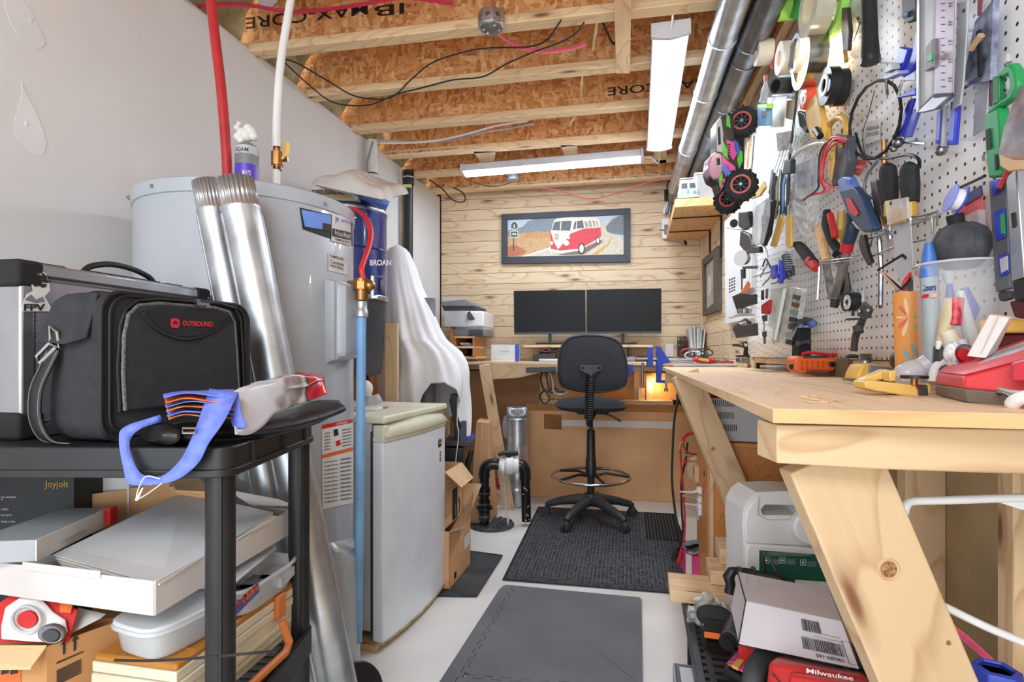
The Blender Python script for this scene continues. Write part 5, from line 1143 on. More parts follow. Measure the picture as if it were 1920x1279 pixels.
t.add('top_band', MB().lathe([(vr+.001, 1.77), (vr+.003, 1.775), (vr+.003, 1.785), (vr+.001, 1.79)], vc, n=56, cap=False), STEEL)
def vtx(x, y, off=.001): p = cylhit(x, y, vc, vr); return p+cylrad(p, vc)*off
t.add('lettering', textmb('BROAN', lambda u, v: vtx(693+u, 498-v), 11, 40, bold=.03), WHT)
t.add('lettering', textmb('vacuum', lambda u, v: vtx(707+u, 520-v), 3, 13), LGR)
for x in (692, 716): t.add('clip', MB().box(cylhit(x, 535, vc, vr+.008), RT*.012, FW*.008, UP*.045), STEEL)
t.add('wall_bracket', MB().box(vc+UP*1.6-V((vr+.03, 0, 0)), (.08, 0, 0), (0, .12, 0), UP*.25), DGR)
# package, book and spiral on top
t = T('wrapped_package', 'white plastic-wrapped package lying on top of the blue canister', 'package')
WRAP = mat('plastic_wrap', (224, 224, 222), .22, var=.03, bump=.8, bsc=16, coat=.5)
qa = [P(584, 345, 2.3), P(652, 350, 2.72), P(768, 362, 2.85), P(716, 374, 2.32)]
def pk_(u, v, s):
    p = qa[0].lerp(qa[1], u).lerp(qa[3].lerp(qa[2], u), v); e = min(1, min(u, 1-u)/.10, min(v, 1-v)/.10); e = e**.5
    th = .045+.05*math.exp(-((v-.42)**2)/.05)*math.exp(-((u-.45)**2)/.3)
    return p+UP*(e*th*(s > 0)-.01*e*(s < 0))+UP*noise.noise(p*14)*.010*e
m_ = MB().grid(lambda u, v: pk_(u, v, 1), 24, 24); m2_ = MB().grid(lambda u, v: pk_(u, v, -1), 24, 24); m_.add(m2_.v, [f[::-1] for f in m2_.f])
t.add('package', m_, WRAP, ang=80)
S('green_label', MB().box(P(762, 349, 2.83), RT*.05, FW*.02, UP*.012), mat('pale_green', (176, 204, 140), .5), 'small pale green tape on the tip of the wrapped package', 'tape')
t = T('marked_carton', 'flat carton hand-lettered in black below the wrapped package', 'carton')
t.add('carton', MB().prism([P(x, y, 2.42) for x, y in [(582, 356), (642, 351), (658, 352), (672, 361), (672, 376), (640, 376), (604, 372), (588, 366)]], FW*.26), mat('carton_tan', (186, 168, 140), .8, var=.06), bevel=.003)
t.add('lettering', textmb('DELGADO', lambda u, v: P(585+u, 364-v+u*.02, 2.418), 8, 62, bold=.02), INK)
t.add('page_edges', MB().prism([P(x, y, 2.417) for x, y in [(660, 354), (671, 361), (671, 375), (660, 368)]], FW*.01), PAPER)
a, b = P(664, 357, 2.42), P(727, 386, 2.46); ax = (b-a).normalized(); e1_ = ax.cross(UP).normalized(); e2_ = ax.cross(e1_); nt_ = 26
S('spiral_binding', MB().tube([a.lerp(b, i/(nt_*10))+(e1_*math.cos(i*2*math.pi/10)+e2_*math.sin(i*2*math.pi/10))*.021 for i in range(nt_*10+1)], .0028, 5), mat('spiral_blue', (84, 126, 214), .4, var=0), 'blue spiral coil beside the hand-lettered carton on the canister', 'coil')
# vertical pipes on the far left wall
p = L(698, 290, .05); t = T('vent_pipe', 'pale grey vertical vent pipe with a cable tied to it', 'pipe')
t.add('pipe', MB().cyl(V((p.x, p.y, 1.75)), V((p.x, p.y, 2.398)), .032, 24), mat('pvc_grey', (206, 202, 200), .5, var=.02))
t.add('cable', MB().tube([V((p.x-.0, p.y-.06, 1.8)), V((p.x-.005, p.y-.058, 2.1)), V((p.x-.01, p.y-.05, 2.25)), V((p.x+.02, p.y-.03, 2.38))], .005, 6), GRY)
t.add('cable_tie', MB().lathe([(.034, 0), (.034, .008)], V((p.x, p.y, 2.19)), n=20, cap=False), BLK)
p = L(766, 400, .06); t = T('drain_pipe', 'black vertical drain pipe on the far left wall', 'pipe')
t.add('pipe', MB().cyl(V((p.x, p.y, .9)), V((p.x, p.y, 2.30)), .031, 24), BLK); t.add('coupling', MB().cyl(V((p.x, p.y, 2.28)), V((p.x, p.y, 2.38)), .037, 24), BLK)
t.add('white_band', MB().lathe([(.0375, 0), (.0375, .006)], V((p.x, p.y, 2.33)), n=20, cap=False), PAPER)
# white sheet over a machine
def interp(y, tab):
    if y <= tab[0][0]: return tab[0][1]
    for (a, b), (c, d) in zip(tab, tab[1:]):
        if y <= c: return b+(d-b)*(y-a)/(c-a)
    return tab[-1][1]
Lx = [(458, 745), (463, 733), (475, 724), (500, 719), (540, 717), (620, 712), (700, 707), (830, 704)]
Rx = [(458, 746), (463, 757), (475, 768), (500, 779), (540, 792), (580, 810), (620, 826), (640, 838), (660, 862), (680, 874), (700, 879), (740, 881), (830, 879)]
def hem(th):   # pixel height of the hem by direction; th=-90 faces the camera
    d = math.degrees(th) % 360
    tab = [(0, 756), (60, 790), (120, 800), (230, 800), (262, 790), (270, 765), (276, 738), (288, 716), (302, 714), (318, 728), (335, 765), (345, 832), (352, 800), (360, 756)]
    return interp(d, tab)
def shf(u, v):
    th = 2*math.pi*u; yb_ = hem(th); y = 458+(yb_-458)*(v**.85); l, r = interp(y, Lx), interp(y, Rx)
    k = min(1, v*1.3); fold = 1+k*(.075*math.sin(7*th+v*2.2)+.05*math.sin(13*th-v*3)+.028*math.sin(23*th+1))
    if y > 640: fold += .06*math.sin(5*th+y*.05)
    cxp, hw = (l+r)/2, (r-l)/2; hd_ = min(hw*1.1, 70)
    c = P(cxp, y, 3.02); x_ = math.cos(th); f_ = fold if abs(x_) < .93 else 1+(fold-1)*.4
    return c+RT*(hw*3.02/1000*x_*f_)+FW*(hd_*3.02/1000*math.sin(th)*fold)
t = T('dust_sheet', 'white cotton sheet draped over a tall machine behind the fridge', 'sheet')
SHEET = mat('white_cotton', (240, 240, 242), .9, var=.015, bump=.25, bsc=30)
t.add('sheet', MB().grid(shf, 150, 60), SHEET, solid=.003, ang=180)
t = T('covered_machine', 'black and grey machine stand showing below the white sheet', 'machine')
t.add('column', MB().cyl(P(800, 900, 3.02), P(800, 560, 3.02), .05, 20), GRY); t.add('column_base', MB().cyl(zz(P(800, 900, 3.02), 0), zz(P(800, 900, 3.02), .45), .12, 20), DGR)
t.add('wood_post', MB().box(zz(P(838, 800, 3.2), .40), RT*.03, FW*.03, UP*.8), LUM2, grain=UP)
t.add('arm', MB().prism([P(x, y, 3.0) for x, y in [(846, 738), (862, 742), (858, 760), (868, 800), (868, 835), (850, 835), (852, 800), (842, 752)]], FW*.05), BLK, bevel=.004)
t.add('table', MB().prism([P(x, y, 2.9) for x, y in [(832, 828), (884, 828), (884, 838), (832, 836)]], FW*.3), DGR, bevel=.004)
t.add('bracket', MB().prism([P(x, y, 2.92) for x, y in [(864, 790), (874, 790), (874, 828), (862, 828), (862, 812), (856, 806), (864, 802)]], FW*.03), mat('slate', (70, 82, 98), .5), bevel=.002)
t.add('blue_tray', MB().prism([P(x, y, 2.95) for x, y in [(866, 820), (886, 817), (886, 826), (866, 828)]], FW*.08), BLU)
t.add('toolbox', MB().prism([P(x, y, 2.9) for x, y in [(832, 840), (868, 840), (868, 874), (832, 874)]], FW*.25), BLK, bevel=.004)
t.add('toolbox_stand', MB().box(zz(P(850, 900, 3.05), .26), RT*.13, FW*.2, UP*.50), BLK2)
t.add('handle_grip', MB().tube([P(884, 845, 2.95), P(880, 862, 2.95), P(876, 880, 2.95), P(880, 895, 2.95)], [.012, .016, .014, .02], 10), BLK)
S('cord', MB().tube(spl([P(860, 755, 2.88), P(857, 790, 2.88), P(860, 815, 2.88), P(856, 850, 2.88), P(854, 872, 2.88)], 6), .003, 6), WHT, 'thin white cord hanging from the sheet over the black machine', 'cord')
S('lumber_post', MB().box(zz(P(735, 700, 2.66), .63), RT*.062, FW*.04, UP*1.245), LUM2, 'upright piece of raw lumber standing between fridge and sheet', 'lumber', grain=UP, bevel=.002)
S('plywood_shelf', MB().box(P(690, 740, 2.95), RT*.12, FW*.3, UP*.3), CAB, 'brown wooden block behind the clip lamp under the canister', 'block')
# dark cord and fitting at the canister bottom
S('canister_cord', MB().tube([P(688, 700, 2.6), P(690, 715, 2.62), P(692, 735, 2.7)], .006, 6), BLK, 'short black cord below the grey canister bucket', 'cord')
# rubber mat
RM = mat('rubber_mat', (60, 62, 65), .7, var=.25, sc_=7, bump=.3, bsc=90)
t = T('rubber_mat', 'small worn rubber mat on the floor by the shipping boxes', 'mat'); q = [PZ(x, y, .006) for x, y in ((800, 1117), (893, 1118), (941, 1043), (862, 1032))]
t.add('mat', MB().prism([zz(p, .001) for p in q], UP*.007), RM, bevel=.002); t.add('raised_edge', MB().tube([p+UP*.002 for p in q], .006, 6, closed=True), RM)
# boxes by the fridge
def cbox(name, label, near, far, back, z0, z1, m, cat='box', hollow=True):
    t = T(name, label, cat); q = [zz(near, 0), zz(far, 0), zz(far+back, 0), zz(near+back, 0)]
    for i in range(4):
        a, b = q[i], q[(i+1) % 4]; d = (b-a).normalized(); nn = V((d.y, -d.x, 0))
        t.add('side', MB().hexa([a+UP*z0, b+UP*z0, b+UP*z0-nn*.004, a+UP*z0-nn*.004], [a+UP*z1, b+UP*z1, b+UP*z1-nn*.004, a+UP*z1-nn*.004]), m)
    t.add('bottom', MB().prism([p+UP*z0 for p in q], UP*.004), m)
    return t, q
na, fa_ = PZ(843, 1109, 0), PZ(882, 1061, 0); dd = (fa_-na).normalized(); bkv = V((-dd.y, dd.x, 0))*.26
t, q = cbox('shipping_box', 'large open shipping box standing on the rubber mat', na, fa_, bkv, .009, .275, CARD2)
t.add('flap', MB().hexa([q[1]+UP*.275, q[2]+UP*.275, q[2]+UP*.42+dd*.03, q[1]+UP*.42+dd*.03+bkv*-.2], [q[1]+UP*.275+dd*.004, q[2]+UP*.275+dd*.004, q[2]+UP*.42+dd*.034, q[1]+UP*.42+dd*.034+bkv*-.2]), CARD)
t.add('flap', MB().hexa([q[0]+UP*.275, q[1]+UP*.275, q[1]+UP*.38-bkv*.05, q[0]+UP*.30-bkv*.28], [q[0]+UP*.279-bkv*.01, q[1]+UP*.279-bkv*.01, q[1]+UP*.384-bkv*.06, q[0]+UP*.304-bkv*.29]), CARD)
nn = -bkv.normalized()
sidep = lambda u, z, o=.0008: q[0]+dd*u+UP*z+nn*o
t.add('address_label', MB().prism([sidep(.21, .12), sidep(.29, .12), sidep(.29, .18), sidep(.21, .18)], nn*.0006), PAPER)
t.add('arrow', MB().prism([sidep(.06, .03), sidep(.09, .03), sidep(.09, .06), sidep(.06, .06)], nn*.0006), INK)
t.add('tape', MB().box(sidep(.17, .23, .001), dd*.04, nn*.001, UP*.09), mat('packing_tape', (214, 182, 140), .3, var=0))
n2, f2 = na+bkv*.12+dd*.02, na+bkv*.12+dd*.26
t, q2 = cbox('parcel_box', 'smaller cardboard parcel with a black tape stripe inside the larger one', n2, f2, bkv*.7, .279, .545, CARD)
sp2 = lambda u, z: q2[0]+dd*u+UP*z+nn*.001
t.add('black_tape', MB().prism([sp2(.10, .29), sp2(.17, .29), sp2(.17, .44), sp2(.10, .44)], nn*.0006), INK)
t.add('lettering', textmb('prime', plane(sp2(.155, .30)+nn*.001, UP, -dd, e=.0), .02, .06), WHT)
t.add('tape_smile', MB().tube(spl([sp2(.19, .30)+nn*.001, sp2(.205, .34)+nn*.001, sp2(.19, .38)+nn*.001], 5), .003, 6), INK)
for i in range(3): t.add('lettering', textmb(['MADE WITH', '100% RECYCLED', 'MATERIAL'][i], plane(sp2(.02, .50-.025*i)+nn*.001, dd, UP, e=0), .009, .13), mat('brown_ink', (96, 66, 46), .7, var=0))
t.add('flap', MB().prism([q2[0]+UP*.545, q2[1]+UP*.545, q2[1]+UP*.47+nn*.06, q2[0]+UP*.48+nn*.08], nn*.003), CARD)
# long box leaning under the desk
t = T('long_carton', 'tall narrow brown carton leaning beside the sloping desk leg', 'carton')
b_ = [P(880, 905, 3.45), P(915, 912, 3.40), P(933, 880, 3.62), P(897, 880, 3.66)]; 
for p in b_: p.z = .002
tp_ = [P(894, 792, 3.5), P(905, 783, 3.45), P(920, 791, 3.65), P(908, 786, 3.7)]; tp_ = [P(893, 791, 3.55), P(917, 793, 3.5), P(922, 786, 3.75), P(900, 784, 3.75)]
t.add('carton', MB().hexa(b_, tp_), CARD2, bevel=.002); t.add('tape', MB().prism([b_[0].lerp(b_[1], .42)-FW*.004, b_[0].lerp(b_[1], .56)-FW*.004, tp_[0].lerp(tp_[1], .56)-FW*.004, tp_[0].lerp(tp_[1], .42)-FW*.004], FW*.002), CARD)
S('red_tool', MB().box(P(930, 905, 3.8), RT*.03, FW*.03, UP*.06), RED, 'small red object behind the pump valve', 'tool'); S('scrap_board', MB().box(zz(P(935, 925, 3.9), .05), RT*.12, FW*.05, UP*.098), LUM2, 'short wooden board lying behind the pump pipes', 'board', grain=RT)
# standing duct
t = T('standing_duct', 'crimped galvanised duct standing upright under the desk', 'duct'); c_ = zz(P(970, 900, 3.88), 0)
t.add('pipe', MB().lathe([(.074, .002), (.076, .01), (.076, .11), (.079, .115), (.079, .125), (.076, .13), (.076, .62), (.08, .625), (.08, .633), (.075, .64)], c_, n=40, cap=False), GALV, solid=.001)
def cr(u, v): a = 2*math.pi*u; r = .073+.0035*math.sin(36*a) if v > .08 else .0745; return c_+V((r*math.cos(a), r*math.sin(a), .64+.075*v))
t.add('crimped_end', MB().grid(cr, 144, 4), GALV, solid=.001, ang=60); t.add('price_tag', MB().box(c_-FW*.078+UP*.41, RT*.03, FW*.001, UP*.05), PAPER)
t.add('reducer', MB().lathe([(.0765, .14), (.08, .15), (.08, .24), (.0765, .25)], c_, n=40, cap=False), GALV)
S('plastic_bag', MB().ball(P(949, 800, 3.95), (.03, .04, .09), 12), FROST, 'crumpled clear bag hanging behind the desk leg', 'bag')
# big cardboard panel
t = T('cardboard_sheet', 'huge brown cardboard sheet leaning below the desk behind the chair', 'cardboard')
pa, pb_, pc, pd = P(988, 925, 4.12), P(1316, 940, 3.93), P(1316, 760, 3.97), P(988, 757, 4.18); pa.z = .002; pb_.z = .002; pc = PP(1316, 760, pa, (pb_-pa).cross(pd-pa).normalized())
m_ = MB().prism([pa, pb_, pc, pd], FW*.006); t.add('sheet', m_, CARD2)
pn = ((pb_-pa).cross(pd-pa)).normalized()
if pn.dot(FW) > 0: pn = -pn
cpn = lambda pts, o: MB().prism([PP(x, y, pa+pn*o, pn) for x, y in pts], -pn*.0008)
t.add('white_strip', cpn([(1052, 787), (1263, 791), (1263, 804), (1052, 799)], .002), PAPER); t.add('brown_patch', cpn([(1020, 776), (1053, 778), (1053, 806), (1020, 804)], .003), mat('patch_brown', (150, 104, 60), .85))
t.add('fold_strip', cpn([(990, 757), (1316, 760), (1316, 774), (990, 770)], .002), mat('fold_card', (178, 124, 74), .85, var=.03)); 
S('green_scrap', MB().prism([P(x, y, 3.95) for x, y in ((1114, 932), (1119, 920), (1127, 928), (1128, 933))], FW*.004), GRN, 'small green scrap on the floor behind the chair', 'scrap')
# ------------------------------------------------------------ sump and pump piping
t = T('sump_lid', 'ribbed dark sump lid set in the concrete floor', 'sump lid'); c_ = PZ(922, 985, 0); R_ = .145
SL = mat('sump_grey', (78, 80, 82), .7, var=.2, sc_=12)
t.add('lid', MB().lathe([(R_, 0.001), (R_, .006), (R_-.01, .010), (0, .012)], c_, n=40), SL)
for i in range(18):
    a = 2*math.pi*i/18; d_ = V((math.cos(a), math.sin(a), 0)); s_ = V((-d_.y, d_.x, 0))
    t.add('rib', MB().prism([c_+d_*.055+s_*.004+UP*.011, c_+d_*.055-s_*.004+UP*.011, c_+d_*.142-s_*.014+UP*.011, c_+d_*.142+s_*.014+UP*.011], UP*.006), SL, bevel=.002)
S('green_plug', MB().ball(c_-RT*.12+FW*.06+UP*.02, .012, 10), GRN, 'small green plug beside the black pump pipe', 'plug')
t = T('pump_piping', 'black pump discharge piping with a white ball valve', 'pipe'); pd_ = 3.40
pb0 = zz(P(908, 985, pd_), .008)
ABS = mat('abs_black', (26, 26, 28), .25, var=.1, sc_=14)
zt2 = P(908, 878, pd_).z
t.add('riser', MB().cyl(pb0, zz(pb0, zt2-.05), .031, 24), ABS)
t.add('elbow', MB().tube(spl([zz(pb0, zt2-.06), zz(pb0, zt2-.02), P(913, 874, pd_), P(925, 870, pd_), P(940, 872, pd_)], 6), .036, 20), ABS)
for z_ in (.05, .12, .2): t.add('coupling', MB().cyl(zz(pb0, z_), zz(pb0, z_+.05), .038, 24), ABS)
t.add('union_flange', MB().cyl(zz(pb0, .115), zz(pb0, .128), .055, 8), ABS)
for z_ in (.068, .145, .215): t.add('clamp', MB().lathe([(.0385, 0), (.0385, .006)], zz(pb0, z_), n=24, cap=False), STEEL)
t.add('valve_body', MB().lathe([(.038, 0), (.046, .01), (.046, .04), (.055, .05), (.055, .09), (.046, .10), (.046, .125), (.038, .13)], P(935, 873, pd_), RT, 24), WHT)
t.add('valve_stem', MB().cyl(P(954, 863, pd_), P(954, 848, pd_), .014, 12), ABS)
t.add('valve_handle', MB().tube([P(934, 853, pd_-.02), P(945, 849, pd_-.01), P(955, 851, pd_), P(970, 850, pd_+.02)], [.012, .016, .014, .016], 10), BLK)
t.add('elbow', MB().tube(spl([P(967, 873, pd_+.02), P(978, 873, pd_+.02), P(984, 882, pd_+.02), P(985, 900, pd_+.02)], 6), .036, 20), ABS)
pe = P(987, 970, pd_+.02); t.add('outlet_pipe', MB().cyl(P(985, 896, pd_+.02), zz(pe, .03), .030, 20), ABS)
for i in range(14): pt = P(985, 896, pd_+.02).lerp(zz(pe, .03), random.random()); t.add('paint_fleck', MB().ball(pt-FW*.0295+RT*random.uniform(-.018, .018), (.003, .003, .005), 6), PAPER)
t.add('metal_strap', MB().tube(spl([P(944, 868, pd_-.05), P(943, 886, pd_-.055), P(947, 905, pd_-.04), P(949, 940, pd_-.03), P(953, 985, pd_-.02)], 5), .008, 6, flat=FW), GALV)
# ------------------------------------------------------------ mats and chair
CARP = mat('carpet_mat', (60, 62, 66), .95, var=.45, sc_=60, bump=1, bsc=240)
t = T('carpet_mat', 'dark ribbed carpet mat under the office chair', 'mat')
q = [PZ(x, y, .004) for x, y in ((945, 1087), (1300, 1115), (1262, 964), (1011, 951))]
t.add('carpet', MB().prism([zz(p, .001) for p in q], UP*.006), CARP)
t.add('rubber_border', MB().tube([zz(p, .005) for p in q], .011, 6, closed=True, flat=UP), RUBB)
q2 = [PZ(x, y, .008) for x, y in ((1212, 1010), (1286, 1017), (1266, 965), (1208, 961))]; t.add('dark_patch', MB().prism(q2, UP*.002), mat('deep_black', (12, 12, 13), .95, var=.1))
nr = 46
m_ = MB()
for i in range(1, nr):
    a = q[0].lerp(q[1], i/nr).lerp(q[3].lerp(q[2], i/nr), .03); b = q[0].lerp(q[1], i/nr).lerp(q[3].lerp(q[2], i/nr), .97); d = (b-a).normalized(); s_ = V((d.y, -d.x, 0))
    m_.box((a+b)/2+UP*.0045, b-a, s_*.006, UP*.003)
t.add('rib_lines', m_, mat('carpet_rib', (84, 87, 92), .95, var=.3, sc_=90), kind='stuff')
t = T('foam_mat', 'grey interlocking foam floor mat in front of the camera', 'mat')
FM = mat('foam_grey', (104, 107, 110), .75, var=.05, sc_=4, bump=.3, bsc=220)
A, Bq, Cq, Dq = [PZ(x, y, .0) for x, y in ((700, 1478), (1208, 1500), (1203, 1125), (942, 1100))]
fm = lambda u, v: A.lerp(Bq, u).lerp(Dq.lerp(Cq, u), v)+UP*.001
def teeth(p, q, n, dep, flip=False):   # p,q in (u,v); returns a castellated path
    o = []; dx, dy = q[0]-p[0], q[1]-p[1]; l = math.hypot(dx, dy); nx_, ny_ = -dy/l*dep, dx/l*dep
    for i in range(n):
        for tt, s in ((i/n, 0), ((i+.28)/n, 0), ((i+.22)/n, 1), ((i+.78)/n, 1), ((i+.72)/n, 0)): o.append((p[0]+dx*tt+nx_*s, p[1]+dy*tt+ny_*s))
    o.append(q); return o
e_ = .0018
def slab(path, nm): t.add(nm, MB().prism([fm(u, v) for u, v in path], UP*.010), FM)
ku = .10; s1_ = teeth((ku, .0), (ku, 1.), 20, .022)      # left border seam
s2_ = teeth((1, .40), (ku+.03, .40), 9, .014)             # cross seam
slab([(0, 0)]+[(u-e_, v) for u, v in s1_]+[(.03, 1), (.012, .985), (0, .95)], 'border_strip')
slab([(ku+e_, .0)]+[(1, 0)]+[(u, v-e_) for u, v in s2_]+[(u+e_, v) for u, v in s1_ if v < .40][::-1][:-1], 'tile')
slab([(1, .4), (1, .98), (.985, 1), (ku+e_, 1)]+[(u+e_, v) for u, v in s1_ if v > .41][::-1]+[(u, v+e_) for u, v in s2_[::-1]], 'tile')
# chair
t = T('office_chair', 'black mesh drafting chair with a chrome foot ring at the desk', 'chair')
cc = C(.521, 3.52, 0); CB = mat('chair_black', (58, 60, 64), .5, var=.1, sc_=12); MESH = mat('chair_mesh', (50, 52, 57), .9, var=.3, sc_=260, bump=.5, bsc=600)
for a in (-128, -56, 16, 88, 160):
    ar = math.radians(a); d_ = RT*math.cos(ar)+FW*math.sin(ar); tip = cc+d_*.305
    t.add('base_leg', MB().tube([cc+UP*.135, cc+d_*.08+UP*.138, cc+d_*.2+UP*.115, cc+d_*.28+UP*.09, tip+UP*.075], [.038, .034, .027, .023, .02], 12), CB)
    cs = d_.cross(UP)
    t.add('caster', MB().cyl(tip+UP*.032-cs*.026, tip+UP*.032-cs*.006, .027, 20).cyl(tip+UP*.032+cs*.006, tip+UP*.032+cs*.026, .027, 20).ball(tip+UP*.055, (.022, .022, .018), 12).cyl(tip+UP*.05, tip+UP*.08, .010, 10), CB)
t.add('hub', MB().lathe([(.03, .105), (.045, .11), (.048, .16), (.035, .18)], cc, n=24), CB)
t.add('gas_column', MB().lathe([(.024, .17), (.024, .30), (.036, .305), (.034, .41), (.030, .415), (.027, .55), (.026, .60), (.014, .602), (.014, .70)], cc, n=24), BLK)
t.add('foot_ring', MB().ring(cc+UP*.295, UP, .255, .0095, 56, 10), CHROME)
for a in (-150, -78, -6, 66, 138): 
    ar = math.radians(a); d_ = RT*math.cos(ar)+FW*math.sin(ar); t.add('ring_spoke', MB().tube([cc+UP*.30+d_*.03, cc+UP*.315+d_*.1, cc+UP*.295+d_*.25], .009, 8), BLK)
sc_c = cc+FW*.02
def seat(u, v, s):
    a = 2*math.pi*u; r = v; ca, sa = math.cos(a), math.sin(a); n_ = 2.8
    k = (abs(ca)**n_+abs(sa)**n_)**(-1/n_); e = (1-r**4)**.5
    return sc_c+RT*(.235*k*ca*r)+FW*(.215*k*sa*r)+UP*(.772+s*.042*e-.012*r*r)
m_ = MB().grid(lambda u, v: seat(u, v, 1), 40, 10); m2_ = MB().grid(lambda u, v: seat(u, v, -1), 40, 10); m_.add(m2_.v, [f[::-1] for f in m2_.f])
t.add('seat', m_, MESH, ang=90)
t.add('seat_pan', MB().box(sc_c+UP*.722, RT*.2, FW*.24, UP*.02), BLK, bevel=.006)
bk = [(1045, 692), (1046, 668), (1052, 648), (1064, 634), (1083, 628), (1110, 626.5), (1136, 629), (1155, 636), (1168, 650), (1176, 680), (1178, 706), (1173, 724), (1152, 734), (1110, 738), (1070, 732), (1052, 724), (1046, 708)]
bpts = spl([P(x, y, 3.29) for x, y in bk+[bk[0]]], 4)[:-1]; cen = P(1111, 683, 3.29)
def curve_back(p, k=.25): x = (p-cen).dot(RT); return p-FW*(-.0)+FW*(-k*x*x*2)   # wraps towards the sitter
rings = [(.92, .030), (.985, .018), (1.0, .0), (.985, -.022), (.90, -.034), (.55, -.040), (.2, -.042)]
vs = []; n = len(bpts)
for s_, o_ in rings[::-1] if False else rings: vs += [curve_back(cen+(p-cen)*s_)+FW*(.02+o_*1) for p in bpts]
fs = [(j*n+i, j*n+(i+1) % n, (j+1)*n+(i+1) % n, (j+1)*n+i) for j in range(len(rings)-1) for i in range(n)]+[tuple(range(n-1, -1, -1)), tuple(range((len(rings)-1)*n, len(rings)*n))]
t.add('backrest', MB().add(vs, fs), MESH, ang=60)
t.add('backrest_piping', MB().tube([curve_back(cen+(p-cen)*.955)+FW*(-.012) for p in bpts], .004, 8, closed=True), BLK)
bd = 3.245
t.add('bracket_plate', MB().prism([P(x, y, bd) for x, y in [(1087, 688), (1090, 684), (1100, 685), (1117, 685), (1126, 684), (1129, 688), (1128, 695), (1120, 698), (1113, 702), (1101, 702), (1095, 698), (1088, 695)]], FW*.014), DGR, bevel=.003)
for x in (1093, 1123): t.add('bracket_bolt', MB().cyl(P(x, 690, bd-.002), P(x, 690, bd+.004), .009, 12), BLK2)
m_ = MB(); prof = []
top, bot = P(1107, 700, bd+.01), P(1104, 786, bd+.06)
for i in range(41): prof.append(((.030 if i % 2 else .024), i/40*(bot-top).length))
m_.lathe(prof, top, bot-top, 16); t.add('bellows_post', m_, BLK, ang=20)
t.add('back_arm', MB().tube([bot+UP*.02, bot-UP*.03, zz(cc, .715)-FW*.1, zz(cc, .712)], .018, 10), BLK)
t.add('height_lever', MB().tube([P(1128, 775, 3.4), P(1145, 779, 3.38), P(1164, 790, 3.36)], [.005, .005, .009], 8), BLK)
t.add('price_tag', MB().prism([P(1171, 712, 3.28), P(1179, 709, 3.28), P(1177, 722, 3.28), P(1170, 720, 3.28)], FW*.001), mat('cream', (226, 206, 172), .6))
# ------------------------------------------------------------ workbench
ZB = 1.03
def Q(pts): return [P(*p) for p in pts]
def HX(a, b): return MB().hexa(Q(a), Q(b))
A_ = PZ(1449, 766.5, ZB); R_ = PZ(1920, 776, ZB); Fl = PZ(1242, 688, ZB)
rd = (R_-A_).normalized(); Re = A_+rd*((wx(.75)-.004-A_.x)/rd.x); Fr = V((wx(3.06)-.004, 3.06, ZB))
t = T('workbench', 'long pine workbench with slanted legs below the pegboard', 'workbench')
t.add('bench_top', MB().prism([zz(p, ZB-.0185) for p in (A_, Re, Fr, Fl)], UP*.0185), BENCH, grain=(Fl-A_), bevel=.0015)
EDG = wood('bench_edge', (214, 176, 124), (186, 138, 84), 10, knots=False)
n_ = V((rd.y, -rd.x, 0)); t.add('edge_banding', MB().box((A_+Re)/2+n_*.0006-UP*.0092, Re-A_, n_*.0012, UP*.0165), EDG, grain=rd)
sdir = (Fl-A_).normalized(); sl = (Fl-A_).length; sr = V((sdir.y, -sdir.x, 0))
t.add('front_apron', MB().prism([P(1457, 797, .70), P(2070, 809, .665), P(2070, 892, .665), P(1870, 888, .68), P(1640, 880, .69), P(1457, 869, .70)], FW*.058), LUM2, grain=rd, bevel=.002)
t.add('rear_apron', MB().box((Fl+Fr)/2-sdir*.05-UP*.052, (Fr-Fl)*.94, sdir*.034, UP*.066), LUM2, grain=rd)
t.add('wall_ledger', MB().box((Re+Fr)/2-UP*.045-V((.02, 0, 0)), (Fr-Re)*.98, V((.034, 0, 0)), UP*.05), LUM2, grain=sdir)
l0, l1 = P(1548, 850, .755), P(1548+.425*1000, 1850, .755)
t.add('leg', board(MB(), l0, l1, .128, .036, RT), LUM2, grain=(l1-l0), bevel=.003)
kn = P(1667, 1068, .736); t.add('knot', MB().lathe([(.0, .0006), (.011, .0004)], kn+FW*.0005, -FW, 20), mat('knot_brown', (150, 108, 72), .6, var=.3, sc_=300))
t.add('knot_ring', MB().ring(kn+FW*.001, FW, .0135, .0022, 24, 5), mat('knot_ring', (190, 154, 116), .7, var=.1))
kn = P(1779, 1206, .736); t.add('knot', MB().lathe([(.0, .0006), (.0035, .0004)], kn+FW*.0005, -FW, 12), MATS['knot_brown'])
m0, m1 = P(1283, 700, 2.06), P(1409, 995, 2.0)
t.add('leg', board(MB(), m0, m1, .104, .036, RT), LUM2, grain=(m1-m0), bevel=.003)
for px, py in ((1337, 842), (1362, 936)): t.add('knot', MB().lathe([(.0, .0006), (.007, .0004)], P(px, py, 2.005), -FW, 14), MATS['knot_brown'])
